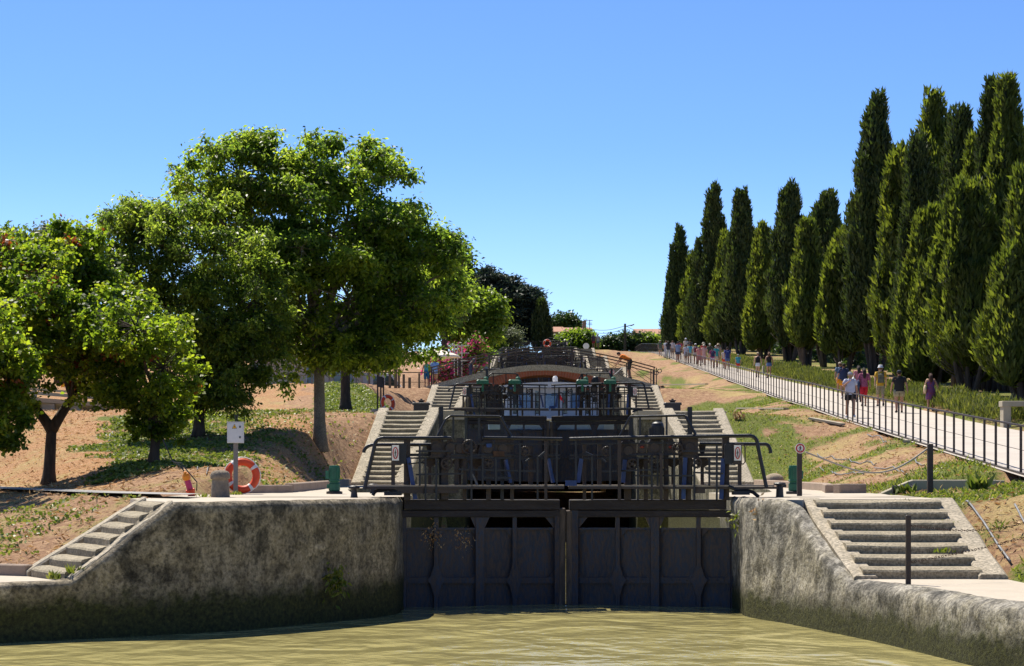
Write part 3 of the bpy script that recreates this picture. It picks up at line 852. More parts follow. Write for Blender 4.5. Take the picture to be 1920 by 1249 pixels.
kerb([(6.7, 44.4), (7.3, 49), (7.5, 58), (7.65, 65.8)], .18, .2, 'long low kerb between quay and grass bank behind the sign post')
kerb([(-7.5, 32.75), (-9.0, 33.5), (-14, 32.7), (-20, 30.2)], .17, .2, 'low brown kerb behind the lower quay under the planted bank', .85)
# ------------------------------------------------------------------ mitre gates with their walkways, rails and paddle gear
GX, GW, GD = 1061.0, 309.0, 0.9


def gp(px, py, off=0.0):
    """a point on the leaf plane of the lowest gate (off metres towards the camera)"""
    y = 38.15 + GD * max(0.0, 1 - abs(px - GX) / GW) - off
    return P(px, py, y)


def plate(b, x0, y0, x1, y1, off=0.0, th=.12, m=0, c=0):
    """board on the leaf plane between photo corners, th thick; c cuts its corners (pixels)"""
    if c:
        pts = [(x0 + c, y0), (x1 - c, y0), (x1, y0 + c), (x1, y1 - c), (x1 - c, y1), (x0 + c, y1), (x0, y1 - c), (x0, y0 + c)]
    else:
        pts = [(x0, y0), (x1, y0), (x1, y1), (x0, y1)]
    b.prism([gp(u, v, off) for u, v in pts], (0, th, 0), m)


def polyplate(b, pts, off, th, m=0): b.prism([gp(u, v, off) for u, v in pts], (0, th, 0), m)


def rail(b, pts, w, h=None, off=0.0, m=0):
    for p, q in zip(pts[:-1], pts[1:]): b.bar(gp(p[0], p[1], off), gp(q[0], q[1], off), w, h, m)


def pipe(b, pts, r, off=0.0, n=8, m=0): b.tube([gp(p[0], p[1], off) for p in pts], r, n, m)


def arc_pts(x0, y0, x1, y1, n=6):
    """quarter bend: leaves (x0,y0) flat, arrives (x1,y1) steep"""
    return [(x0 + (x1 - x0) * math.sin(math.pi / 2 * i / n), y0 + (y1 - y0) * (1 - math.cos(math.pi / 2 * i / n))) for i in range(n + 1)]


def figure_sign(b, c, w, h, ry=0, oval=True, mw=0, mr=1, mk=2):
    """no-walking sign: white plate, red ring, black walker (materials 0,1,2); faces -Y"""
    c = Vector(c)
    rot = Matrix.Rotation(R(90), 3, 'X')
    if oval: b.rbox(c, (w, .012, h), .004)
    else: b.lathe(c, [(w / 2, -.008), (w / 2, .008)], 28, mw, rot=rot)
    rr = (w * .40, h * .40) if oval else (w * .435, w * .435)
    n = 28; t = .13 * min(w, h)
    for i in range(n):
        a0, a1 = 2 * math.pi * i / n, 2 * math.pi * (i + 1) / n
        q = [c + Vector((k * math.cos(a), -.009, j * math.sin(a))) for a, k, j in ((a0, rr[0], rr[1]), (a1, rr[0], rr[1]), (a1, rr[0] - t, rr[1] - t), (a0, rr[0] - t, rr[1] - t))]
        b.prism(q, (0, -.004, 0), mr)
    sx, sz = rr[0] * 1.25, rr[1] * 1.25
    f = lambda pts: b.prism([c + Vector((u * sx, -.0085, v * sz)) for u, v in pts], (0, -.005, 0), mk)
    f([(-.09, .26), (.09, .26), (.13, .0), (.08, -.12), (-.08, -.12), (-.12, .02)])                       # trunk
    f([(.10 * math.cos(a), .38 + .10 * math.sin(a)) for a in [k * math.pi / 5 for k in range(10)]])       # head
    f([(-.08, -.08), (.02, -.08), (-.10, -.36), (-.22, -.60), (-.30, -.57), (-.18, -.34)])                # legs
    f([(0, -.08), (.09, -.08), (.14, -.34), (.30, -.56), (.22, -.61), (.05, -.36)])
    f([(-.09, .25), (-.06, .20), (-.20, .04), (-.30, -.10), (-.34, -.06), (-.25, .08)])                   # arms
    f([(.09, .25), (.06, .20), (.18, .06), (.30, -.02), (.32, .03), (.22, .10)])


def leaf(side):
    """one leaf of the lowest gate, built from its heel; side -1 = the one by the bollard bank"""
    hx = 756 if side < 0 else 1376
    root = thing('lock_gate', 'x', 'lock gate', gp(hx, 1140), 0, 'mitre gate leaves of the lock staircase')
    new = MB
    # ---- leaf proper
    b = new()
    if side < 0: plate(b, 757, 937, 1050, 956, .18, .42); plate(b, 752, 957, 1056, 970, .14, .36)
    else: plate(b, 1068, 937, 1362, 956, .18, .42); plate(b, 1066, 957, 1378, 970, .14, .36)
    b.build('beam', M['timber'], root, bev=.012)
    b = new()
    x0, x1 = (752, 1046) if side < 0 else (1078, 1378)
    plate(b, x0, 992, x1, 1180, -.02, .06); b.build('panel', M['steel'], root)
    thick, thin = ((900,), (818, 965)) if side < 0 else ((1228,), (1158, 1310))
    for t in thick:
        b = new(); plate(b, t - 8, 970, t + 8, 1180, .12, .14)
        polyplate(b, [(t - 18, 970), (t + 18, 970), (t + 8, 992), (t - 8, 992)], .10, .10); b.build('rib', M['steel'], root)
    for t in thin:
        b = new(); plate(b, t - 4, 970, t + 4, 1180, .09, .11)
        polyplate(b, [(t - 17, 1088), (t, 1068), (t + 17, 1088), (t, 1110)], .10, .03)
        polyplate(b, [(t - 4, 1060), (t + 4, 1060), (t + 10, 1078), (t - 10, 1078)], .098, .03)
        polyplate(b, [(t - 10, 1098), (t + 10, 1098), (t + 4, 1118), (t - 4, 1118)], .098, .03); b.build('rib', M['steel'], root)
    b = new()
    plate(b, x0, 1083, x1, 1094, .06, .08); plate(b, x0, 990, x1, 994, .05, .07)
    for p0, p1 in zip((x0, thin[0], thick[0], thin[1]), (thin[0], thick[0], thin[1], x1)):
        polyplate(b, [(p0 + 5, 994), (p0 + 18, 994), (p0 + 5, 1008)], .03, .03); polyplate(b, [(p1 - 5, 994), (p1 - 18, 994), (p1 - 5, 1008)], .03, .03)
        polyplate(b, [(p0 + 5, 1083), (p0 + 18, 1083), (p0 + 5, 1068)], .03, .03); polyplate(b, [(p1 - 5, 1083), (p1 - 18, 1083), (p1 - 5, 1068)], .03, .03)
    b.build('cross_band', M['steel'], root)
    b = new()
    if side < 0:
        plate(b, 1040, 957, 1050, 1180, .14, .3); polyplate(b, [(1040, 970), (1040, 992), (1022, 970)], .08, .1)
    else:
        plate(b, 1072, 957, 1084, 1180, .14, .3); polyplate(b, [(1084, 970), (1084, 992), (1102, 970)], .08, .1)
    b.build('mitre_post', M['steel'], root)
    b = new(); plate(b, *((752, 957, 762, 1180) if side < 0 else (1370, 957, 1379, 1180)), .10, .3); b.build('heel_post', M['steel'], root)
    b = new()
    if side < 0: plate(b, 1049, 953, 1060.6, 1180, .16, .3)
    else: plate(b, 1061.8, 957, 1073, 1180, .15, .3)
    b.build('mitre_timber', M['mitre'], root, bev=.015)
    # ---- walkway
    b = new()
    if side < 0: plate(b, 688, 909.5, 1058, 912.5, .62, .50)
    else: plate(b, 1066, 909.5, 1452, 912.5, .62, .50)
    b.build('walkway', M['plank'], root)
    b = new()
    if side < 0: plate(b, 684, 912.8, 1058, 917, .64, .05); plate(b, 684, 912.8, 1058, 917, .16, .05); plate(b, 745, 917, 860, 925, .5, .06)
    else: plate(b, 1066, 912.8, 1458, 917, .64, .05); plate(b, 1066, 912.8, 1458, 917, .16, .05); plate(b, 1300, 917, 1322, 925, .5, .06)
    b.build('walkway_frame', M['irono'], root)
    # ---- rails
    b = new(); fr = .66
    if side < 0:
        bend = [(845, 821.5), (718, 821.5)] + arc_pts(718, 821.5, 702, 838)[1:] + [(683, 918)]
        pipe(b, bend, .034, fr); pipe(b, [(1054, 823), (905, 821)], .030, fr); pipe(b, [(812, 834), (702, 834)] + arc_pts(702, 834, 682, 849)[1:], .032, .15)
        for y in (832, 852.5, 858.5): rail(b, [(845, y), (1050, y + 1)], .035, .03, fr - .3)
        rail(b, [(768, 853), (845, 853)], .05, .05, .2); rail(b, [(768, 859), (845, 859)], .03, .03, .2); rail(b, [(766, 870), (800, 866)], .025, .025, .4)
        rail(b, [(1010, 857), (1022, 847)], .03, .03, fr); rail(b, [(985, 866), (993, 860)], .03, .03, fr)
        pipe(b, [(845, 780), (937, 781)], .022, .55); pipe(b, [(845, 780), (836, 786), (818, 822)], .022, .55); pipe(b, [(938, 781), (962, 825)], .026, .55)
    else:
        bend = [(1160, 821), (1405, 817)] + arc_pts(1405, 817, 1420, 832)[1:] + [(1437, 914)]
        pipe(b, bend, .034, fr); pipe(b, [(1068, 823), (1160, 820.5)], .030, fr); pipe(b, [(1312, 832), (1435, 833)] + arc_pts(1435, 833, 1445, 850)[1:], .032, .15)
        for y in (831, 852.5, 859): rail(b, [(1068, y + 1), (1275, y)], .035, .03, fr - .3)
        rail(b, [(1300, 853), (1358, 853)], .05, .05, .2); rail(b, [(1300, 858.5), (1358, 858.5)], .03, .03, .2); rail(b, [(1328, 868), (1358, 869)], .028, .028, .3)
        rail(b, [(1098, 848), (1111, 854)], .03, .03, fr); rail(b, [(1128, 860), (1136, 866)], .03, .03, fr)
        pipe(b, [(1182, 781.5), (1285, 779)], .022, .55); pipe(b, [(1182, 781.5), (1159, 823)], .022, .55); pipe(b, [(1285, 780), (1306, 818)], .026, .55)
    b.build('railing', M['iron'], root, sm=False)
    # ---- uprights
    posts = ((763, 12, 818, 938), (960, 7, 820, 937), (1023.5, 5.5, 825, 937), (916, 9, 858, 937), (995, 9, 836, 911), (834, 13, 828, 937), (871, 7, 850, 937), (856, 8, 858, 912)) if side < 0 else \
            ((1361, 13, 818, 938), (1161.5, 6, 822, 937), (1096, 6.5, 830, 937), (1124, 8, 832, 911), (1177, 13, 850, 937), (1211, 8, 852, 937), (1249, 9, 822, 937), (1276.5, 7, 820, 937), (1291, 10, 855, 937), (1240, 5, 850, 937))
    for x, w, y0, y1 in posts:
        b = new(); plate(b, x - w / 2, y0, x + w / 2, y1, .30 if w > 6 else .62, max(.06, w * .008)); b.build('post', M['irono'], root)
    # ---- blue diagonal stays
    for pts in (([(766, 858), (779, 936)], [(948, 862), (957, 905)], [(1028, 860), (1037, 905)]) if side < 0 else ([(1356, 860), (1352, 936)], [(1090, 860), (1084, 905)], [(1172, 862), (1168, 905)], [(1285, 858), (1281, 936)])):
        b = new(); rail(b, pts, .075, .05, .36); b.build('stay', M['blue'], root)
    # ---- bolts on beams and ribs, gear wheels, thin rods
    b = new(); rx = Matrix.Rotation(R(90), 3, 'X')
    xs_ = range(768, 1046, 14) if side < 0 else range(1078, 1362, 14)
    for x in xs_:
        b.lathe(gp(x, 940.5, .18), [(.001, -.014), (.013, -.012), (.016, .0)], 6, rot=rx); b.lathe(gp(x, 966, .14), [(.001, -.014), (.012, -.012), (.015, 0)], 6, rot=rx)
    for t in thick + thin:
        for yy in range(1000, 1080, 13): b.lathe(gp(t - 2.5, yy, .13 if t in thick else .09), [(.001, -.01), (.011, -.009), (.013, 0)], 6, rot=rx)
    for x in xs_: b.lathe(gp(x, 1088, .06), [(.001, -.01), (.011, -.009), (.013, 0)], 6, rot=rx)
    b.build('bolts', M['irono'], root)
    for cx, cy, rr in (((880, 838, .12), (915, 869, .085), (838, 869, .09), (985, 846, .075)) if side < 0 else ((1228, 864, .10), (1270, 842, .09), (1186, 870, .085), (1138, 846, .075), (1306, 868, .08))):
        b = new(); b.torus(gp(cx, cy, .44), rr, .018, 20, 6, rx); b.lathe(gp(cx, cy, .44), [(.03, -.03), (.03, .03)], 10, rot=rx)
        for i in range(5): a = i * 2 * math.pi / 5; b.bar(gp(cx, cy, .44), gp(cx, cy, .44) + Vector((rr * math.cos(a), 0, rr * math.sin(a))), .018)
        for i in range(18): a = i * math.pi / 9; b.box(gp(cx, cy, .44) + Vector(((rr + .02) * math.cos(a), 0, (rr + .02) * math.sin(a))), (.016, .03, .016))
        b.build('gear_wheel', M['irono'], root)
    b = new()
    for x, y0, y1 in (((787, 834, 911), (798, 858, 937), (818, 860, 937), (884, 826, 937), (905, 858, 911), (930, 860, 911), (975, 832, 911), (1008, 853, 937), (1044, 824, 911), (850, 780, 822), (898, 781, 821)) if side < 0 else
                      ((1080, 824, 911), (1110, 853, 937), (1144, 832, 911), (1196, 858, 937), (1222, 856, 937), (1233, 856, 911), (1264, 853, 937), (1302, 858, 937), (1330, 858, 911), (1344, 834, 937), (1200, 781, 820), (1250, 780, 818))): b.bar(gp(x, y0, .52), gp(x, y1, .52), .035)
    for x0, y0, x1, y1 in (((780, 846, 845, 846), (860, 880, 1020, 884), (780, 890, 870, 888), (905, 896, 960, 896)) if side < 0 else ((1130, 884, 1250, 880), (1190, 892, 1300, 892), (1280, 846, 1356, 846), (1300, 886, 1356, 888))): b.bar(gp(x0, y0, .5), gp(x1, y1, .5), .03)
    b.build('rods', M['iron'], root)
    # ---- toothed racks
    for x, y0, y1 in (((827, 763, 937), (941.5, 782, 937)) if side < 0 else ((1183, 783, 912), (1294, 763, 912))):
        b = new(); w = 4 if x in (827, 1294) else 3.2
        plate(b, x - w, y0, x + w, y1, .24, .09); n = int((820 - y0) / 2.6)
        for i in range(n): yy = y0 + 2 + i * 2.6; plate(b, x - w - 1.4, yy, x - w, yy + 1.3, .22, .06)
        b.build('rack', M['iron'], root)
    # ---- gear housings, counterweights
    for x0, y0, x1, y1 in (((928, 824, 957, 858), (852, 824, 873, 858), (903, 826, 926, 857), (808, 822, 828, 858), (838, 822, 850, 858)) if side < 0 else ((1163, 830, 1194, 860), (1215, 826, 1241, 853), (1278, 820, 1309, 859), (1250, 826, 1266, 852), (1197, 828, 1212, 853))):
        b = new(); plate(b, x0, y0, x1, y1, .34, .30, c=4); plate(b, x0 + 3, y0 - 3, x1 - 3, y0 + 3, .30, .22, c=2); plate(b, x0 - 2, y1 - 4, x1 + 2, y1, .36, .34)
        cx, cy = (x0 + x1) / 2, (y0 + y1) / 2
        b.lathe(gp(cx, cy, .36), [(.001, -.03), (.075, -.03), (.085, .0), (.085, .02)], 14, rot=Matrix.Rotation(R(90), 3, 'X'))
        for ax in (x0 + 2, x1 - 2): b.lathe(gp(ax, y0 + 4, .35), [(.001, -.025), (.022, -.025), (.022, .02)], 8, rot=Matrix.Rotation(R(90), 3, 'X'))
        b.build('gear_box', M['irono'], root)
    for x in ((806, 862, 893) if side < 0 else (1202, 1262, 1317)):
        b = new(); polyplate(b, [(x - 16, 866), (x - 8, 859.5), (x + 8, 859.5), (x + 16, 866), (x + 8, 873.5), (x + 3, 876), (x + 3, 911), (x - 3, 911), (x - 3, 876), (x - 8, 873.5)], .06, .08)
        polyplate(b, [(x - 7, 834), (x + 7, 834), (x + 3.5, 851), (x - 3.5, 851)], .08, .08); b.build('counterweight', M['irono'], root)
    if side < 0:
        b = new(); plate(b, 912, 832, 922, 839, .42, .06, c=1); b.build('control_box', M['blue'], root)
        b = new(); plate(b, 866, 842, 878, 850, .40, .06); plate(b, 925, 846, 946, 856, .40, .06); b.build('gear_cover', M['rust'], root)
        b = new(); polyplate(b, [(885, 890), (887, 888), (898, 911), (893, 911)], .3, .03); b.build('lever', M['hose'], root)
        b = new(); pipe(b, [(699, 929), (703, 922), (713, 918.5), (728, 917), (750, 924)], .032, .45); plate(b, 720, 922, 752, 929, .5, .3); b.build('collar_strap', M['iron'], root)
        sx, bx0, bx1, sp = 741.5, 748, 762, 737
    else:
        b = new()     # paddle motor
        b.lathe(gp(1233, 825, .30), [(.10, 0), (.115, .01), (.115, .25), (.105, .30), (.07, .325), (.025, .33), (.025, .35), (.001, .352)], 18)
        for i in range(12):
            a = i * math.pi / 6; b.box(gp(1233, 812, .30) + Vector((.118 * math.cos(a), .118 * math.sin(a), 0)), (.012, .012, .2))
        plate(b, 1217, 803, 1222, 816, .33, .10); b.build('motor', M['iron'], root, sm=False)
        for cx in (1204, 1258):
            b = new(); b.ball(gp(cx, 838, .38), (.042, .03, .03), 8); b.build('end_cap', M['redcap'], root, sm=True)
        b = new(); pipe(b, [(1222, 872), (1222, 906), (1226, 911), (1237, 911), (1240, 906), (1240, 872)], .018, .34); plate(b, 1222, 868, 1240, 887, .32, .05); b.build('yoke', M['irono'], root)
        b = new(); pipe(b, [(1366, 912), (1380, 918), (1400, 919.5), (1412, 923), (1423, 932)], .032, .45); plate(b, 1375, 921, 1406, 928, .5, .3); b.build('collar_strap', M['iron'], root)
        b = new(); plate(b, 1060, 901, 1081, 911, .66, .03); b.build('mitre_plate', M['blue'], root)
        sx, bx0, bx1, sp = 1383, 1359, 1375, 1387
    b = new(); plate(b, bx0, 832, bx1, 870, .42, .18, c=2); b.build('side_box', M['iron'], root)
    b = new(); figure_sign(b, gp(sx, 849.5, .52), .125, .27); b.build('sign', [M['white'], M['red'], M['black']], root)
    b = new(); plate(b, sp - 3.5, 868, sp + 3.5, 911, .36, .05); plate(b, sx - 8, 833, sx + 8, 871, .50, .03)
    if side > 0: pipe(b, [(1378, 833), (1394, 834), (1397, 838), (1397, 866), (1394, 870), (1376, 870)], .012, .48)
    b.build('sign_post', M['irono'], root)
    return root


gl, gr = leaf(-1), leaf(1)
names = ['lowest', 'second', 'third', 'fourth', 'fifth', 'topmost']
gl['label'] = 'lowest black lock gate leaf reaching from the bollard quay, tall rack and no walking sign'
gr['label'] = 'lowest black lock gate leaf with the domed paddle motor and red end caps'
for k in range(1, 6):
    dv = Vector((float(xc(YK[k]) - xc(38)), YK[k] - 38, LV[k] - LV[0]))
    for src, txt in ((gl, 'hinged on the tree bank'), (gr, 'hinged on the footpath bank')):
        c = copy_tree(src); c.location = src.location + dv
        c['label'] = f'{names[k]} dark gate leaf ' + ('before the moored boat, ' if k == 1 else 'behind the brick bridge, ') + txt
# green drive motors of the second gate
for px, a in ((905, 'behind the reed of rails near the bollard side'), (965, 'left of the boat roof'), (1092, 'beside the red flag'), (1144, 'nearest the orange shirted man')):
    b = MB(); c = P(px, 716, 75.6)
    b.rbox(c, (.44, .3, .16), .04); b.lathe(c + Vector((.12, 0, .08)), [(.08, 0), (.09, .05), (.05, .1), (.001, .11)], 12); b.lathe(c + Vector((-.12, -.16, 0)), [(.06, -.03), (.06, .03)], 10, rot=Matrix.Rotation(R(90), 3, 'X'))
    b.bar(c - Vector((0, 0, .08)), c - Vector((0, 0, .35)), .08)
    tag(b.build('drive_motor', M['green']), {905: 'green drive motor leftmost on the second gate rails', 965: 'green drive motor on the second gate left of the boat roof', 1092: 'green drive motor on the second gate just over the red flag', 1144: 'green drive motor rightmost on the second gate rails'}[px], 'motor', 'green motors on the second gate')

# ------------------------------------------------------------------ brick footbridge behind the second flight
BY0, BY1 = 110.4, 113.2
bx = lambda px: (px - 960) * BY0 / F
bz = lambda py: EYE + (HY - py) * BY0 / F
XA, XB, XM = bx(797), bx(1238), bx(1019)
ZE, ZC = bz(725.5), bz(684)
deck = lambda x: ZE + (ZC - ZE) * (1 - (math.sqrt(((x - XM) / ((XB - XA) / 2)) ** 2 + .006) - .077) ** 1.45 * 1.10) if abs(x - XM) < (XB - XA) / 2 else ZE
RI, ZI = 5.6, bz(703.5)
intr = lambda x: ZI - RI + math.sqrt(max(.01, RI * RI - (x - XM) ** 2))
br = thing('footbridge', 'low arched red brick footbridge with a stone deck and thin iron railings', 'bridge', (XM, BY0, ZE))
xs = [XA + (XB - XA) * i / 48 for i in range(49)]
HW = 4.0
b = MB()
for x0, x1 in zip(xs[:-1], xs[1:]):
    xm = (x0 + x1) / 2
    lo = (lambda x: intr(x) + .40) if abs(xm - XM) < HW + .2 else (lambda x: ZE - 4)
    t0, t1 = deck(x0) - .30, deck(x1) - .30
    l0, l1 = min(lo(x0), t0 - .01), min(lo(x1), t1 - .01)
    b.hexa([(x0, BY0, l0), (x1, BY0, l1), (x1, BY0, t1), (x0, BY0, t0)], [(x0, BY1, l0), (x1, BY1, l1), (x1, BY1, t1), (x0, BY1, t0)])
b.build('spandrel', M['brick'], br)
b = MB()
for x0, x1 in zip(xs[:-1], xs[1:]):
    b.hexa([(x0, BY0 - .06, deck(x0) - .31), (x1, BY0 - .06, deck(x1) - .31), (x1, BY0 - .06, deck(x1)), (x0, BY0 - .06, deck(x0))], [(x0, BY1 + .06, deck(x0) - .31), (x1, BY1 + .06, deck(x1) - .31), (x1, BY1 + .06, deck(x1)), (x0, BY1 + .06, deck(x0))])
b.build('deck', M['string'], br)
b = MB(); na = 62; a1 = math.asin(HW / RI)
for i in range(na):
    u0, u1 = -a1 + 2 * a1 * (i + .06) / na, -a1 + 2 * a1 * (i + .94) / na
    g = lambda a, r, y: (XM + r * math.sin(a), y, ZI - RI + r * math.cos(a))
    b.hexa([g(u0, RI, BY0 - .03), g(u1, RI, BY0 - .03), g(u1, RI + .42, BY0 - .03), g(u0, RI + .42, BY0 - .03)], [g(u0, RI, BY1), g(u1, RI, BY1), g(u1, RI + .42, BY1), g(u0, RI + .42, BY1)])
b.build('arch_ring', M['voussoir'], br)
b = MB()
for i in range(24):
    u0, u1 = -a1 + 2 * a1 * i / 24, -a1 + 2 * a1 * (i + 1) / 24; g = lambda a, r, y: (XM + r * math.sin(a), y, ZI - RI + r * math.cos(a))
    b.hexa([g(u0, RI + .02, BY0 + .0), g(u1, RI + .02, BY0 + .0), g(u1, RI + .4, BY0 + .0), g(u0, RI + .4, BY0 + .0)], [g(u0, RI + .02, BY1 - .02), g(u1, RI + .02, BY1 - .02), g(u1, RI + .4, BY1 - .02), g(u0, RI + .4, BY1 - .02)])
b.build('mortar_core', M['kerb'], br)
for yy in (BY0 + .12, BY1 - .12):
    b = MB(); rx = [XA + .25 + (XB - XA - .5) * i / 30 for i in range(31)]
    hh = .92
    b.tube([(x, yy, deck(x) + hh) for x in rx], .035, 6); b.tube([(x, yy, deck(x) + hh - .16) for x in rx], .025, 6)
    ps = [bx(p) for p in (805, 862, 917, 968, 1020, 1074, 1125, 1180, 1231)]
    for x in ps: b.bar((x, yy, deck(x)), (x, yy, deck(x) + hh), .05)
    for x in (ps[0] + .12, ps[-1] - .12): b.bar((x, yy, deck(x)), (x, yy, deck(x) + hh), .05)
    for p, q in zip(ps[:-1], ps[1:]):
        b.bar((p, yy, deck(p) + .08), (q, yy, deck(q) + hh - .18), .022); b.bar((p, yy, deck(p) + hh - .18), (q, yy, deck(q) + .08), .022)
    b.torus((ps[-1] + .17, yy, deck(ps[-1]) + hh - .16), .10, .022, 12, 6, Matrix.Rotation(R(90), 3, 'X'))
    b.build('railing', M['irono'], br)

# ------------------------------------------------------------------ moored boat in the second chamber
BZ = 3.78
def cb(px, py, d): return P(px, py, d)
bt = thing('tour_boat', 'wide blue and white tour boat with a flat pale roof waiting behind the second gate', 'boat', (1.6, 92, BZ))
X0, X1, Y0, Y1 = -.95, 4.0, 79.5, 101.5; XC = (X0 + X1) / 2
b = MB(); rows = []
for y, f in ((Y0, .55), (Y0 + .5, .80), (Y0 + 1.6, .97), (Y0 + 3.5, 1.0), (Y1 - 1, 1.0), (Y1, .9)):
    hw = (X1 - X0) / 2 * f
    rows.append([(XC - hw * .9, y, BZ - .4), (XC - hw, y, BZ + .15), (XC - hw, y, BZ + .62), (XC + hw, y, BZ + .62), (XC + hw, y, BZ + .15), (XC + hw * .9, y, BZ - .4)])
A = np.array(rows); b.grid(A[:, :, 0], A[:, :, 1], A[:, :, 2]); b.add([tuple(v) for v in A[0]], [tuple(range(6))]); b.add([tuple(v) for v in A[-1]], [tuple(range(6))])
b.build('hull', M['boatblue'], bt)
b = MB(); b.tube([(XC + (X1 - X0) / 2 * f * s, y, BZ + .6) for s, seq in ((-1, ((Y1, .9), (Y0 + 1.6, .98), (Y0 + .5, .82), (Y0, .57))), (1, ((Y0, .57), (Y0 + .5, .82), (Y0 + 1.6, .98), (Y1, .9)))) for y, f in seq], .06, 6); b.build('rubbing_strake', M['boatwhite'], bt)
b = MB(); cw = 1.8; zc0, zc1 = BZ + .55, BZ + 1.93
yf = Y0 + 2.2
for s in (-1, 1): b.box((XC + s * cw, (yf + Y1 - 1) / 2, (zc0 + zc1) / 2), (.06, Y1 - 1 - yf, zc1 - zc0))
fx = [-cw, -1.5, -1.32, -.62, -.46, .46, .62, 1.32, 1.5, cw]
for i in range(0, 10, 2):
    xa, xb = fx[i], fx[i + 1]; b.box((XC + (xa + xb) / 2, yf, (zc0 + zc1) / 2), (xb - xa, .08, zc1 - zc0))
for i in (1, 3, 5, 7): b.box((XC + (fx[i] + fx[i + 1]) / 2, yf, zc0 + .16), (fx[i + 1] - fx[i], .08, .32)); b.box((XC + (fx[i] + fx[i + 1]) / 2, yf, zc1 - .08), (fx[i + 1] - fx[i], .08, .16))
b.build('cabin', M['boatwhite'], bt)
b = MB(); b.box((XC, yf + .05, (zc0 + zc1) / 2 + .1), (2 * cw - .1, .02, zc1 - zc0 - .5)); b.build('windscreen', M['glass'], bt)
b = MB()
for x in (-1.0, 0, 1.0): b.rbox((XC + x, yf - .06, zc0 + .78), (.52, .03, .62), .04)
b.build('window', mat('window_sky', (.10, .20, .34), (.06, .12, .22), 2, .12, spec=.8), bt)
b = MB(); n = 8; pr = [(XC - cw - .15 + (2 * cw + .3) * i / n, zc1 + .14 * math.sin(math.pi * i / n) + .02) for i in range(n + 1)]
b.prism([(x, yf - .5, z) for x, z in pr] + [(pr[-1][0], yf - .5, zc1 - .05), (pr[0][0], yf - .5, zc1 - .05)], (0, Y1 - yf - 1, 0)); b.build('roof', M['boatwhite'], bt)
b = MB(); c = P(1041, 711, 83.0); b.lathe(c + Vector((0, 0, -.28)), [(.07, 0), (.07, .18)], 10, 0); b.lathe(c + Vector((0, 0, -.1)), [(.09, 0), (.10, .04), (.10, .16), (.06, .22), (.001, .23)], 12, 1); b.build('mast_light', [M['iron'], M['white']], bt)
b = MB(); f0 = P(1049, 738, 80.8); b.bar(f0 + Vector((-.03, 0, .1)), f0 + Vector((-.03, 0, -.9)), .03, m=0)
b.prism([f0, f0 + Vector((.14, .05, -.22)), f0 + Vector((.17, 0, -.34)), f0 + Vector((.04, .02, -.24)), f0 + Vector((0, 0, -.22))], (0, .01, 0), 1); b.build('flag', [M['irono'], M['flag']], bt)
b = MB()
for px in (875, 903): b.tube([P(px, 742, 82), P(px, 800, 82)], .03, 6)
b.tube([P(862, 742, 82), P(920, 742, 82)], .03, 6); b.build('bow_rail', M['irono'], bt)
# ------------------------------------------------------------------ things on the quays and banks
def on(px, py, d=None, Z=None):
    """ground point under a photo pixel, for a known height Z"""
    if d is None: d = (Z - EYE) * F / (HY - py)
    return P(px, py, d)


def mushroom(px, py, Z, label, s=1.0):
    c = on(px, py, Z=Z); b = MB()
    b.lathe(c, [(.075 * s, -.05), (.062 * s, .02), (.05 * s, .12), (.055 * s, .145), (.10 * s, .155), (.105 * s, .18), (.08 * s, .205), (.001, .215)], 16)
    return tag(b.build('mooring_bollard', M['iron'], sm=True), label, 'bollard', 'black iron mooring bollards on the lowest quays')
mushroom(664, 932.5, 2.0, 'black mushroom mooring bollard on the quay edge beside the green capstan')
mushroom(699, 926, 1.99, 'low black mooring bollard half hidden under the curved gate rail')
c = on(1462, 932, Z=2.0); b = MB(); b.lathe(c, [(.085, -.05), (.07, .02), (.06, .2), (.075, .215), (.11, .22), (.11, .245), (.09, .26), (.001, .265)], 14); b.box(c + Vector((.07, .03, .2)), (.10, .06, .05))
tag(b.build('mooring_bollard', M['iron'], sm=False), 'flat topped black mooring bollard on the quay in front of the sign post', 'bollard', 'black iron mooring bollards on the lowest quays')

# stone bollard
c = P(413, 932, 38.2); c.z = 1.98; b = MB()
b.lathe(c, [(.185, -.1), (.178, .0), (.165, .15), (.152, .30), (.145, .335), (.175, .345), (.182, .38), (.178, .43), (.15, .475), (.09, .50), (.001, .505)], 24)
o = b.build('stone_bollard', mat('bollard_stone', (.30, .24, .17), (.16, .13, .10), 9, .95, 1.0, 30), sm=True)
tag(o, 'squat weathered stone bollard with a rough rounded cap', 'bollard')

# electric box on a post
c = P(442, 925, 42.6); c.z = 1.99
t = thing('electric_cabinet', 'light grey electric cabinet on a post with a yellow warning triangle', 'cabinet', c)
b = MB(); b.bar(c, c + Vector((0, 0, 1.06)), .085, .085); b.build('post', M['greypost'], t)
k = c + Vector((.005, -.06, 1.25)); b = MB(); b.rbox(k, (.325, .16, .42), .008); b.box(k + Vector((0, 0, .213)), (.34, .18, .012)); b.build('box', M['grey'], t)
b = MB(); b.box(k + Vector((0, -.083, -.005)), (.295, .008, .385)); dr = b.build('door', M['grey'], t)
b = MB()
for z in (.115, -.095): b.box(k + Vector((.10, -.092, z)), (.028, .012, .04))
b.build('latch', M['black'], dr)
b = MB(); q = k + Vector((-.012, -.088, .12))
tri = lambda s, dz=0: [q + Vector((-.05 * s, 0, -.04 * s + dz)), q + Vector((.05 * s, 0, -.04 * s + dz)), q + Vector((0, 0, .052 * s + dz))]
b.prism(tri(1), (0, -.003, 0), 0); b.prism([p + Vector((0, -.0035, 0)) for p in tri(.80)], (0, -.002, 0), 1)
b.prism([q + Vector((x, -.006, z)) for x, z in ((.006, .024), (-.012, -.006), (-.001, -.004), (-.008, -.028), (.012, .004), (.001, .003))], (0, -.002, 0), 0)
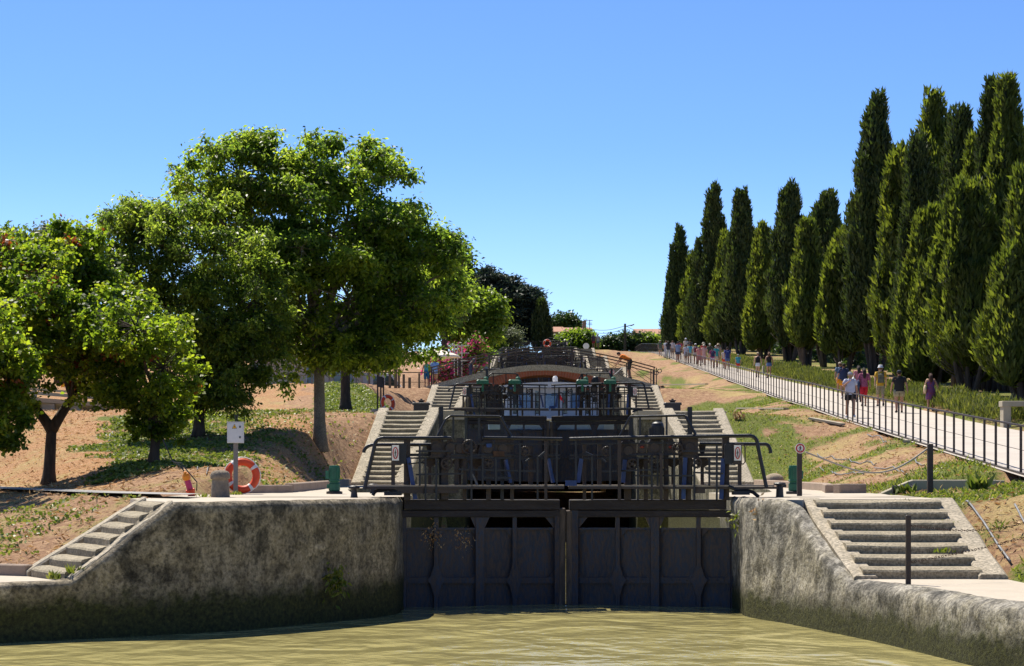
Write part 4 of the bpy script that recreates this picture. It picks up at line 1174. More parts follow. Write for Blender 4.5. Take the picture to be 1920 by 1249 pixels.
b.build('warning_sign', [M['black'], M['yellow']], t)
b = MB()
for x in (.02, .06): b.bar(c + Vector((x - .03, .0, 1.46)), c + Vector((x - .03, 0, 1.62)), .02)
b.bar(c + Vector((-.04, 0, 1.60)), c + Vector((.06, 0, 1.60)), .012); b.build('bracket', M['iron'], t)


def ring_buoy(c, rad, rz, tilt, label):
    rot = Matrix.Rotation(rz, 3, 'Z') @ Matrix.Rotation(R(90) + tilt, 3, 'X')
    t = thing('life_ring', label, 'life ring', c, 0, 'life rings along the lock')
    r = rad * .21; Rr = rad - r
    b = MB(); b.torus(c, Rr, r, 40, 14, rot); b.build('ring', M['orange'], t, sm=True)
    for a in (35, 125, 215, 305):
        b = MB(); b.torus(c, Rr, r * 1.03, 3, 14, rot, a0=R(a - 6), a1=R(a + 6)); b.build('band', M['buoyw'], t, sm=True)
    b = MB()
    for a in range(0, 360, 90):
        pts = [c + rot @ Vector(((rad * (1.0 + .05 * math.sin(math.pi * j / 6))) * math.cos(R(a + 35 + 90 * j / 6)), (rad * (1.0 + .05 * math.sin(math.pi * j / 6))) * math.sin(R(a + 35 + 90 * j / 6)), r * .2)) for j in range(7)]
        b.tube(pts, .009, 5)
    b.build('grab_line', M['white'], t)
ring_buoy(P(454, 892, 42.9), .36, R(12), R(-6), 'bright orange life ring hanging behind the grey cabinet post')
ring_buoy(P(727, 756, 84), .34, R(40), R(-4), 'red life ring hanging on the posts at the top of the lowest flight')
ring_buoy(P(1026, 644, 227), .45, 0, 0, 'small red and white life ring on the topmost gate rails')

# buoy light beside the stone bollard
c = P(360, 930, 39.5); c.z = 2.0
t = thing('buoy_light', 'small orange and pink buoy light leaning on the towpath edge', 'buoy light', c)
ax = Vector((-.07, -.05, .26)).normalized(); rot = ax.to_track_quat('Z', 'Y').to_matrix()
b = MB(); b.lathe(c, [(.055, -.02), (.07, .02), (.085, .10), (.09, .105), (.085, .13), (.04, .14)], 14, rot=rot); b.build('base', M['orange'], t)
b = MB(); b.lathe(c, [(.055, .13), (.06, .16), (.058, .30), (.05, .32)], 14, rot=rot); b.build('body', M['pink'], t)
b = MB(); b.lathe(c, [(.06, .315), (.075, .33), (.075, .40), (.055, .44), (.03, .45), (.03, .48), (.001, .485)], 12, rot=rot); b.ball(c + rot @ Vector((-.07, 0, .33)), .04, 8); b.build('lamp_head', M['amber'], t)
b = MB(); h = c + rot @ Vector((0, 0, .46))
b.tube([h, h + Vector((-.09, .05, .12)), h + Vector((-.26, .15, .22)), h + Vector((-.40, .25, .50)), h + Vector((-.46, .3, .62))], .012, 6); b.tube([h + Vector((-.24, .14, .2)), h + Vector((-.08, .0, .18)), h + Vector((.06, -.03, .02)), c + Vector((.10, -.04, .26)), c + Vector((.09, -.02, .10))], .011, 6)
b.build('cord', M['hoseb'], t)

# green capstan motors
def capstan(px, py, Z, label):
    c = on(px, py, d=42.5); c.z = 1.99; t = thing('capstan_motor', label, 'motor', c, 0, 'green motors on the lowest quays')
    b = MB(); b.lathe(c, [(.16, -.02), (.165, .06), (.10, .075)], 16); b.build('base', M['iron'], t)
    b = MB(); b.lathe(c, [(.10, .07), (.115, .09), (.115, .22), (.095, .235), (.095, .255), (.12, .27), (.12, .29), (.105, .30), (.105, .56), (.10, .585), (.001, .59)], 18)
    for i in range(14): a = i * math.pi / 7; b.box(c + Vector((.108 * math.cos(a), .108 * math.sin(a), .43)), (.014, .014, .22))
    b.box(c + Vector((-.14 if px < 900 else .14, -.02, .40)), (.07, .1, .16)); b.box(c + Vector((-.13 if px < 900 else .13, 0, .17)), (.04, .08, .08)); b.build('housing', M['green'], t)
capstan(627, 929, 2, 'green capstan motor standing at the foot of the tree bank stairs')
capstan(1489, 926, 2, 'green capstan motor partly hidden behind the round sign post')

# round sign on a post with a rope to the tall post
c = P(1499, 930, 39.3); c.z = 1.99
t = thing('sign_post', 'dark post with a round no walking sign on top and a rope end', 'sign', c)
b = MB(); b.bar(c, c + Vector((0, 0, .84)), .09, .07); b.build('post', M['irono'], t)
b = MB(); figure_sign(b, c + Vector((.005, -.06, .90)), .19, .19, oval=False); b.build('sign', [M['white'], M['red'], M['black']], t)
c2 = P(1744, 926, 40.5); c2.z = gz(c2.x, c2.y) - .02
b = MB(); b.rbox(c2 + Vector((0, 0, .50)), (.105, .10, 1.02), .008); tag(b.build('rope_post', M['irono']), 'tall dark iron post holding the rope in front of the trough', 'post')
p0, p1 = c + Vector((.12, .02, .83)), c2 + Vector((-.05, 0, .92))
b = MB(); b.tube([p0.lerp(p1, i / 20) + Vector((0, 0, -.42 * math.sin(math.pi * i / 20) ** 1.0 * (1 - .25 * math.cos(math.pi * i / 20)))) for i in range(21)], .017, 6)
tag(b.build('rope', M['rope'], sm=True), 'slack pale rope hung between the round sign and the tall post', 'rope')
c = P(1703, 1096, 30.3); c.z = .83
b = MB(); b.rbox(c + Vector((0, 0, .50)), (.07, .07, 1.02), .006); tag(b.build('quay_post', M['irono']), 'thin dark iron post on the lower quay in front of the wide stairs', 'post')
for a, e, s, lb in ((.86, (9.3, 33.2), .16, 'upper rusty chain sagging from the thin post to the bank'), (.33, (9.6, 32.6), .05, 'lower rusty chain lying over the stair coping to the bank')):
    p0 = c + Vector((.03, 0, a)); p1 = Vector((e[0], e[1], gz(*e) + (.25 if a > .5 else .02))); b = MB(); n = 70
    for i in range(n):
        q = p0.lerp(p1, (i + .5) / n) + Vector((0, 0, -s * 2 * math.sin(math.pi * (i + .5) / n))); q.z = max(q.z, (.95 if q.x < 7.5 else gz(q.x, q.y) + .02) if a < .5 else -9)
        b.torus(q, .016, .005, 8, 4, Matrix.Rotation(R(90) * (i % 2) + .3, 3, 'X') @ Matrix.Rotation(.2, 3, 'Y'))
    tag(b.build('chain', M['rust']), lb, 'chain', 'chains by the wide water stairs')

# concrete trough with a black pipe
tz0 = 2.0
tx = lambda px, d=43.5: (px - 960) * d / F
t = thing('trough', 'long cream concrete trough with sloping open end set in the grass', 'trough', (tx(1760), 43.6, tz0))
b = MB()
for yy in (42.9, 44.55):
    X0, X1, X2 = tx(1646, yy), tx(1712, yy), tx(1868, yy); th = .14
    b.prism([(X0, yy, tz0 - .2), (X2, yy, tz0 - .2), (X2, yy, tz0 + .28), (X1, yy, tz0 + .28), (X1 - .1, yy, tz0 + .25), (X0, yy, tz0 - .02)], (0, th, 0))
b.box((tx(1868, 43.7) - .35, 43.80, tz0 + .04), (.75, 1.5, .466)); b.build('walls', M['cream'], t, bev=.012)
b = MB(); b.box(((tx(1650) + tx(1840)) / 2, 43.75, tz0 - .12), (tx(1840) - tx(1650), 1.5, .1)); b.build('floor', M['kerb'], t)
pc = Vector((tx(1700, 42.8), 42.75, tz0 + .09)); b = MB()
rt = Matrix.Rotation(R(90), 3, 'Y')
b.lathe(pc, [(.08, -.30), (.08, .0), (.10, .0), (.10, .05), (.085, .05), (.085, .09), (.11, .09), (.11, .15), (.08, .16), (.07, .13), (.001, .13)], 16, rot=rt)
tag(b.build('drain_pipe', M['hoseb']), 'black ribbed drain pipe end lying at the trough', 'pipe')

# rock, irrigation hoses, pale timber boards on the bank
b = MB(); c = P(1449, 890, 50); c.x = 7.85; c.y = 63.2; c.z = gz(c.x, c.y) + .12; b.ball(c, (.34, .3, .24), 10)
for i, v in enumerate(b.v): k = 1 + .16 * float(fbm(v[0] * 3, v[1] * 3, v[2] * 3)); b.v[i] = (c.x + (v[0] - c.x) * k, c.y + (v[1] - c.y) * k, c.z + (v[2] - c.z) * k)
tag(b.build('boulder', M['rock'], sm=True), 'tan boulder lying in grass beside the lowest flight of stairs', 'rock')


def bank_hit(px, py, guess):
    """where the ray through a pixel meets the bank"""
    d = np.arange(max(28, guess - 22), guess + 40, .1); X = (px - 960) * d / F; Z = EYE + (HY - py) * d / F
    g = ground(X, d); i = int(np.argmax(g > Z)) if np.any(g > Z) else len(d) // 2
    return Vector((X[i], d[i], g[i]))


def hose(pts, r, m, label, guess=50, lift=.03):
    q = [bank_hit(px, py, guess) + Vector((0, 0, lift)) for px, py in pts]
    fine = []
    for i in range(len(q) - 1):
        for j in range(5):
            p = q[i].lerp(q[i + 1], j / 5); p.z = gz(p.x, p.y) + lift; fine.append(p)
    b = MB(); b.tube(fine, r, 6); tag(b.build('irrigation_hose', M[m], sm=True), label, 'hose', 'irrigation hoses lying on the banks')
hose([(1532, 853), (1560, 857), (1588, 863), (1600, 868), (1634, 869), (1645, 873)], .016, 'hose', 'wavy grey hose on bare soil just under the hanging rope', 55)
hose([(1537, 878), (1545, 886), (1560, 886), (1566, 891), (1600, 888), (1625, 893)], .016, 'hose', 'grey hose bending down the grass above the kerb blocks', 52)
hose([(1640, 880), (1675, 878), (1690, 885), (1704, 894)], .016, 'hose', 'short grey hose ending just above the trough', 50)
hose([(1626, 817), (1650, 820), (1656, 830), (1664, 834)], .016, 'hose', 'grey hose curling near the pale board by the fence', 66)
hose([(1715, 862), (1720, 871), (1736, 873)], .016, 'hose', 'short grey hose behind the tall rope post', 48)
hose([(1812, 943), (1823, 956), (1845, 985), (1872, 1030), (1900, 1066)], .02, 'hose', 'straight grey hose running down the soil beside the wide stairs', 38)
hose([(1903, 950), (1912, 970), (1925, 990)], .02, 'hose', 'grey hose end at the picture edge above the wide stairs', 38)
hose([(204, 830), (207, 815), (212, 808)], .02, 'hose', 'short pale hose curl in the ivy left of the trunk', 62)
hose([(256, 860), (258, 848), (264, 842)], .02, 'hose', 'pale hose curl in the ivy touching the dark trunk', 58)
hose([(370, 886), (372, 874), (386, 868), (390, 880), (386, 896)], .014, 'hose', 'looping grey hose in the ivy behind the stone bollard', 50)
for pts, lb, g in (([(1384, 768), (1474, 769)], 'long pale board lying on the bank just above the lowest stairs', 76), ([(1700, 832), (1732, 829)], 'short pale board on soil against the fence behind the rope post', 62), ([(1240, 724), (1325, 722)], 'long pale board at the bridge end below the fence', 112), ([(1520, 790), (1580, 800)], 'pale board on the bank below the white shirted man', 80)):
    q = [bank_hit(*p, g) for p in pts]; b = MB(); b.bar(q[0] + Vector((0, 0, .06)), q[1] + Vector((0, 0, .06)), .22, .07); tag(b.build('board', M['cream']), lb, 'board', 'pale boards lying on the footpath bank')

# dark winch boxes at the second landing
for px, d, lb in ((790, 80.5, 'dark iron winch box beside the second flight on the tree bank'), (1261, 80.5, 'dark iron winch box beside the second flight on the footpath bank')):
    c = P(px, 768, d); c.z = LV[1]; t = thing('winch_box', lb, 'winch', c, 0, 'winch boxes on the second landing')
    b = MB(); b.rbox(c + Vector((0, 0, .27)), (.58, .5, .56), .03); b.rbox(c + Vector((0, 0, .50)), (.66, .56, .10), .03); b.build('body', M['iron'], t)
    b = MB(); b.lathe(c + Vector((0, 0, .55)), [(.10, 0), (.10, .05), (.14, .06), (.14, .09), (.05, .10), (.04, .15), (.001, .152)], 12); b.build('capstan', M['irono'], t)

# left: posts at the top of the lowest flight with a box
t = thing('control_post', 'black control box on slim posts at the top of the lowest flight', 'control box', (P(716, 768, 84).x, 84, LV[1]))
b = MB()
for px in (708, 714, 719): b.bar(P(px, 690 if px == 708 else 708, 84), P(px, 768, 84), .06)
b.build('post', M['irono'], t)
b = MB(); b.rbox(P(713, 716, 83.9), (.20, .16, .42), .02); b.build('box', M['iron'], t)
c = P(704, 768, 83.2); c.z = LV[1] + .0; b = MB(); b.rbox(c + Vector((0, .1, .17)), (.42, .4, .42), .08); tag(b.build('stone_block', M['rock'], sm=True), 'pale squat stone block under the control posts', 'stone')

# cream concrete bench wall up the left bank
t = thing('concrete_bench', 'long cream concrete bench wall seen under the forked tree', 'bench wall', (P(150, 770, 79).x, 79, 4.6))
a, c = P(25, 752, 78), P(246, 776, 79.5); b = MB(); dz = Vector((0, 0, 1)); dv = (c - a).normalized()
pt = lambda f, z: Vector((a.x + (c.x - a.x) * f, a.y + (c.y - a.y) * f, z))
b.bar(pt(0, 5.12), pt(1, 4.86), .5, .16); b.build('seat', M['cream'], t)
b = MB()
for f in (.02, .30, .52, .74, .97): b.bar(pt(f, 4.2), pt(f, 5.0 - .22 * f), .45, .34)
b.bar(pt(0, 4.6) + Vector((0, .4, 0)), pt(1, 4.5) + Vector((0, .4, 0)), .1, .9); b.build('plinth', M['cream'], t)
b = MB(); b.bar(pt(.1, 5.36) + Vector((0, .35, 0)), pt(1, 5.1) + Vector((0, .35, 0)), .08, .12); b.bar(pt(.1, 5.5) + Vector((0, .35, 0)), pt(1, 5.26) + Vector((0, .35, 0)), .08, .08)
for f in (.15, .17, .5, .8): b.bar(pt(f, 4.9) + Vector((0, .35, 0)), pt(f, 5.6 - .25 * f) + Vector((0, .35, 0)), .08)
b.build('backrest', M['cream'], t)

# timber and steel posts with planters near the electric cabinet
for i, (px, y0, y1, w) in enumerate(((377, 700, 790, 6), (388, 690, 782, 5), (405, 690, 797, 5), (418, 690, 799, 5.5), (432, 700, 798, 4))):
    d = 76; b = MB(); p = P(px, y0, d); q = P(px, y1 + 6, d); b.bar(p, q, w * d / F * 1.0, .09); tag(b.build('pergola_post', M['greypost']), 'grey post of the slim pergola standing among terracotta planters', 'post', 'pergola posts behind the electric cabinet')
b = MB(); b.bar(P(372, 768, 76.2), P(436, 767, 76.2), .02); tag(b.build('pergola_wire', M['iron']), 'thin wire stretched between the pergola posts', 'wire')
for px, lb in ((376, 'terracotta planter box between the pergola posts'), (412, 'terracotta planter box right next to the cabinet top')):
    b = MB(); c = P(px, 792, 76.4); b.rbox(c, (.62, .4, .34), .03); tag(b.build('planter', M['terracotta']), lb, 'planter', 'terracotta planters among the pergola posts')

# fence on the left terrace
t = thing('mesh_fence', 'thin grey wire fence with slim posts in front of the cream building', 'fence', (P(560, 724, 105).x, 105, 6.6))
b = MB(); xs = [440, 470, 497, 519, 541, 556, 585, 618, 625, 640, 661, 668, 690]
for px in xs: b = MB(); b.bar(P(px, 678, 105), P(px, 728, 105), .10 if px in (497, 541, 618) else .06); b.build('post', M['greypost'], t)
b = MB()
for y in (677, 703, 722): b.bar(P(436, y, 105), P(700, y + 2, 105), .035)
b.build('rails', M['greypost'], t)
t = thing('post_rail_fence', 'rustic wooden post fence with one rail along the terrace above the bank', 'fence', (P(740, 725, 108).x, 108, 6.8))
b = MB(); b.bar(P(700, 698.5, 108), P(800, 698.5, 108), .05); b.bar(P(700, 716, 108), P(800, 717, 108), .025); b.build('rail', M['wood'], t)
for px, y0, w in ((692, 678, 4), (710, 690, 3.5), (731, 690, 4.5), (742, 690, 6), (748, 692, 4), (757, 702, 4.5), (768, 708, 5), (786, 700, 3.5)):
    b = MB(); b.bar(P(px, y0, 108), P(px, 728, 108), w * 108 / F); b.build('post', M['wood'], t)

# cream building, van, parasol, far houses, pole
t = thing('cream_building', 'low cream building with tall windows behind the terrace fence', 'building', (P(560, 722, 116).x, 116, 6.2))
xa, xb = P(470, 0, 116).x, P(668, 0, 116).x; z0, z1 = 6.0, EYE + (HY - 628) * 116 / F
b = MB(); b.box(((xa + xb) / 2, 119, (z0 + z1) / 2), (xb - xa, 6, z1 - z0)); b.build('wall', M['plaster'], t)
b = MB(); b.prism([(xa - .4, 115.5, z1), (xb + .4, 115.5, z1), (xb + .4, 119, z1 + 1.0), (xa - .4, 119, z1 + 1.0)], (0, 0, .15)); b.prism([(xa - .4, 122.5, z1), (xb + .4, 122.5, z1), (xb + .4, 119, z1 + 1.0), (xa - .4, 119, z1 + 1.0)], (0, 0, .15)); b.build('roof', M['roof'], t)
for px in (484, 582, 632, 656):
    b = MB(); c = P(px, 698, 115.95); c.z = 7.3; b.box(c, (.50, .10, 2.0)); f = b.build('window_frame', M['plasterw'], t)
    b = MB(); b.box(c + Vector((0, -.06, 0)), (.36, .02, 1.8)); b.build('pane', M['glass'], f)
b = MB(); c = P(652, 712, 115.9); c.z = 6.7; b.box(c, (.9, .06, .6)); b.build('notice_board', M['amber'], t)

vx, vy, vz = P(722, 0, 122).x, 122, 5.95
t = thing('white_van', 'white delivery van parked behind the wooden fence under the trees', 'van', (vx, vy, vz))
b = MB(); side = [(-1.35, .35), (-1.35, 2.02), (-1.25, 2.1), (.1, 2.1), (.45, 2.02), (.95, 1.35), (1.5, 1.12), (1.62, .85), (1.62, .35)]
b.prism([(vx + x, vy - .9, vz + z) for x, z in side], (0, 1.8, 0)); b.build('body', M['white'], t, bev=.05)
b = MB(); b.prism([(vx + x, vy - .915, vz + z) for x, z in ((.05, 1.30), (.05, 1.92), (.40, 1.90), (.82, 1.33))], (0, .01, 0)); b.prism([(vx + x, vy - .915, vz + z) for x, z in ((-.62, 1.30), (-.62, 1.90), (-.25, 1.90), (-.25, 1.30))], (0, .01, 0)); b.build('window', M['glass'], t)
for x in (-.85, 1.0):
    b = MB(); b.lathe((vx + x, vy - .86, vz + .33), [(.33, -.1), (.33, .1)], 18, rot=Matrix.Rotation(R(90), 3, 'X')); b.build('wheel', M['hoseb'], t)

pc = P(811, 700, 121); pz = 7.0
t = thing('parasol', 'cream parasol with a scalloped edge on a wooden pole above the couple', 'parasol', (pc.x, 121, pz))
ztop, zr = EYE + (HY - 655) * 121 / F, EYE + (HY - 670) * 121 / F
b = MB(); b.bar((pc.x, 121, pz - .3), (pc.x, 121, ztop), .05); b.build('pole', M['wood'], t)
b = MB(); cx = pc.x + .28; n = 24; rows = []
for r, z in ((.02, ztop), (.5, ztop - .10), (1.0, ztop - .26), (1.32, zr + .04), (1.34, zr - .06)):
    rows.append([(cx - (1 - r / 1.34) * .2 + r * math.cos(2 * math.pi * i / n) * 1.0, 121 + r * math.sin(2 * math.pi * i / n), z + (.04 * abs(math.sin(4 * math.pi * i / n)) * r if r > .4 else 0)) for i in range(n + 1)])
A = np.array(rows); b.grid(A[:, :, 0], A[:, :, 1], A[:, :, 2]); o = b.build('canopy', M['parasol'], t, sm=False)
md = o.modifiers.new('thick', 'SOLIDIFY'); md.thickness = .012
b = MB()
for i in range(0, n, 3): b.bar((cx, 121, zr + .05), rows[2][i], .015)
b.build('ribs', M['wood'], t)

# white trellis and small signs left of the bridge
t = thing('trellis', 'pale garden trellis overgrown by flowering bushes left of the bridge', 'trellis', (P(862, 700, 126).x, 126, 7.3))
b = MB()
for px in (852, 858, 866): b.bar(P(px, 645, 126), P(px, 705, 126), .06)
for y in (648, 662, 676): b.bar(P(846, y, 126), P(880, y, 126), .045)
b.build('lattice', M['plasterw'], t)
for px, py, d, lb in ((885, 659, 150, 'small pale notice board beside the upper stairs'), (896, 637, 160, 'small white sign in front of the round green tree')):
    c = P(px, py, d); b = MB(); b.box(c, (.34, .05, .5)); b.bar(c - Vector((0, -.04, 0)), c - Vector((0, -.04, 2.2)), .06); tag(b.build('notice_board', M['plasterw']), lb, 'sign', 'notice boards by the upper locks')

# far houses
def house(x0, x1, ybot, yeave, yridge, d, depth, name, label, wm, chim=None, hip=False, gable_side=False):
    a, c = P(x0, ybot, d), P(x1, ybot, d); ze, zr = P(0, yeave, d).z, P(0, yridge, d).z; zb = min(a.z, 17.0) - 1
    t = thing(name, label, 'house', ((a.x + c.x) / 2, d, zb), 0, 'houses on the skyline above the locks')
    b = MB(); b.box(((a.x + c.x) / 2, d + depth / 2, (zb + ze) / 2), (c.x - a.x, depth, ze - zb)); 
    ym = d + depth / 2
    for x in (a.x + .01, c.x - .01): b.prism([(x, d, ze), (x, d + depth, ze), (x, ym, zr - .05)], (.0 + (.02 if x < c.x - 1 else -.02), 0, 0))
    b.build('wall', wm, t)
    b = MB(); o = .35; xa, xb = a.x - o, c.x + o; h = (xb - xa) * .22 if hip else 0
    b.prism([(xa, d - o, ze - .1), (xb, d - o, ze - .1), (xb - h, ym, zr), (xa + h, ym, zr)], (0, 0, .16)); b.prism([(xa, d + depth + o, ze - .1), (xb, d + depth + o, ze - .1), (xb - h, ym, zr), (xa + h, ym, zr)], (0, 0, .16))
    if hip:
        for sx, hx in ((xa, xa + h), (xb, xb - h)): b.prism([(sx, d - o, ze - .1), (sx, d + depth + o, ze - .1), (hx, ym, zr)], (0, 0, .16))
    b.build('roof', M['roof'], t)
    for px in (np.linspace(x0, x1, 4)[1:-1]):
        b = MB(); q = P(px, (yeave + ybot) / 2, d); b.box((q.x, d - .02, ze - 1.3), (.8, .06, 1.1)); b.build('window', M['glass'], t)
    if chim:
        b = MB(); q = P(chim, 0, d); b.box((q.x, d + 1.2, zr + .1), (.55, .55, 1.7)); b.build('chimney', M['wallbrown'], t)
    return t
house(1018, 1064, 650, 623, 611, 296, 9, 'village_house', 'brownish house with a pale tiled roof behind the dark cypress', M['wallbrown'], hip=True)
house(1052, 1107, 650, 619, 613, 310, 8, 'village_house', 'long low house with chimney and aerial above the rounded bush', M['wallbrown'], 1096)
house(1196, 1274, 660, 627, 614, 330, 12, 'village_house', 'white walled house with tiled roof behind the hedge beside the cypresses', M['plasterw'])
b = MB(); p = P(1105.5, 622, 306); q = P(1105.5, 600, 306); b.bar(p - Vector((0, 0, .8)), q, .10)
for y, w in ((601, 9), (606, 7), (609, 8)): b.bar(P(1105.5 - w / 2, y, 306), P(1105.5 + w / 2 + 1, y, 306), .07)
tag(b.build('aerial', M['greypost']), 'thin television aerial standing on the low roof', 'aerial')
c = P(1172, 660, 262); t = thing('utility_pole', 'wooden utility pole with a street lamp arm against the sky', 'utility pole', (c.x, 262, 16.5))
b = MB(); b.tube([(c.x, 262, 16), (c.x, 262, P(0, 607, 262).z)], [.17, .13], 10); b.build('pole', M['bark'], t)
b = MB(); b.tube([P(1172, 613, 262), P(1180, 610.5, 262), P(1184, 609.5, 262)], .05, 6); b.build('arm', M['greypost'], t)
b = MB(); b.rbox(P(1185.5, 609.6, 262), (.5, .22, .14), .03, Matrix.Rotation(R(-20), 3, 'Y')); b.build('lamp_head', M['greypost'], t)
for i, (a, e) in enumerate((((1172, 611, 262), (1107, 617, 306)), ((1172, 616, 262), (1110, 623, 306)), ((1172, 610, 262), (1215, 622, 330)))):
    p, q = P(*a), P(*e); b = MB(); b.tube([p.lerp(q, k / 10) - Vector((0, 0, .35 * math.sin(math.pi * k / 10))) for k in range(11)], .03, 4)
    tag(b.build('power_line', M['iron']), ['upper cable from the pole to the low house roof', 'lower cable from the pole to the low house wall', 'cable from the pole to the white house'][i], 'cable', 'overhead cables at the utility pole')

# railing along the footpath: posts and rails
t = thing('path_railing', 'long dark picket railing climbing along the pale footpath', 'railing', (float(pathL(60)), 60, float(pathZ(60))))
H = 1.02
ys = [28.0]
while ys[-1] < 282: ys.append(ys[-1] + (1.46 if ys[-1] < 150 else 1.46))
fx = lambda y: float(pathL(y)) - .06
fz = lambda y: float(pathZ(y))
b = MB(); yy = [28 + i * 3 for i in range(86)]
for p, q in zip(yy[:-1], yy[1:]):
    b.bar((fx(p), p, fz(p) + H), (fx(q), q, fz(q) + H), .06, .035); b.bar((fx(p), p, fz(p) + .02), (fx(q), q, fz(q) + .02), .04, .04)
b.bar((fx(283), 283, fz(283) + H), (fx(283) - 4, 284, fz(283) + H), .05)
b.build('rail', M['irono'], t)
b = MB()
for p, q in zip(yy[:-1], yy[1:]): b.bar((fx(p), p, fz(p) + H * .5), (fx(q), q, fz(q) + H * .5), .010)
b.build('wire', M['irono'], t)
far = MB()
for i, y in enumerate(ys):
    if i < 14 * 100:
        pass
    bb = MB() if 40 < y < 150 else far
    bb.bar((fx(y), y, fz(y) - .1), (fx(y), y, fz(y) + H), .045, .06)
    if bb is not far: bb.build('picket', M['irono'], t)
o = far.build('far_pickets', M['irono'], t); o['kind'] = 'stuff'

# concrete bench frame at the hedge (right)
t = thing('bench_frame', 'cream concrete bench frame at the path edge by the hedge', 'bench', (17.0, 68, 4.0))
q = P(1877, 798, 70); zb = float(pathZ(70)) - .1
b = MB(); b.rbox((q.x + .15, 70, zb + .38), (.26, .5, .85), .015); b.rbox((q.x + 3.0, 70, zb + .38), (.26, .5, .85), .015); b.rbox((q.x + 1.58, 70, zb + .88), (3.2, .55, .18), .015); b.build('frame', M['cream'], t)
for px, py, d, lb in ((1432, 706, 150, 'small pale concrete block in the hedge between the two girls'), ):
    b = MB(); c = P(px + 2, py - 8, d); b.rbox(c, (.35, .5, .9), .02); tag(b.build('concrete_block', M['cream']), lb, 'block')
# ------------------------------------------------------------------ plants
def leaf_cloud(name, pos, axis, nrm, L, W, rnd, m, parent=None, fold=.12, kind=None):
    n = len(pos); L = np.broadcast_to(np.asarray(L, float), (n,))[:, None]; W = np.broadcast_to(np.asarray(W, float), (n,))[:, None]
    axis = axis / (np.linalg.norm(axis, axis=1)[:, None] + 1e-9)
    side = np.cross(axis, nrm); side /= np.linalg.norm(side, axis=1)[:, None] + 1e-9
    up = np.cross(side, axis)
    mid = pos + axis * L * .45 + up * L * fold
    v = np.stack([pos, mid + side * W * .5, pos + axis * L, mid - side * W * .5], 1).reshape(-1, 3)
    if parent is not None: v = v - np.array(worldloc(parent))
    q = np.arange(n * 4).reshape(n, 4)
    me = bpy.data.meshes.new(name); fast_mesh(me, v, q)
    at = me.attributes.new('rnd', 'FLOAT', 'FACE'); at.data.foreach_set('value', np.clip(rnd, 0, 1).astype(np.float32))
    ms = m if isinstance(m, (list, tuple)) else [m]
    for x in ms: me.materials.append(x)
    o = bpy.data.objects.new(name, me); COL.objects.link(o)
    if parent is not None: o.parent = parent
    if kind: o['kind'] = kind
    return o


def rdir(n, flat=1.0):
    v = RNG.normal(size=(n, 3)); v[:, 2] *= flat; return v / (np.linalg.norm(v, axis=1)[:, None] + 1e-9)


def curve_pts(p, q, sag, n=6, wob=.05):
    p, q = Vector(p), Vector(q); L = (q - p).length; out = []
    o = Vector((random.uniform(-1, 1), random.uniform(-1, 1), random.uniform(-.3, .5))) * wob * L
    for i in range(n + 1):
        t = i / n; out.append(p.lerp(q, t) + o * math.sin(math.pi * t) + Vector((0, 0, sag * L * math.sin(math.pi * t))))
    return out


SUBK = 1.15


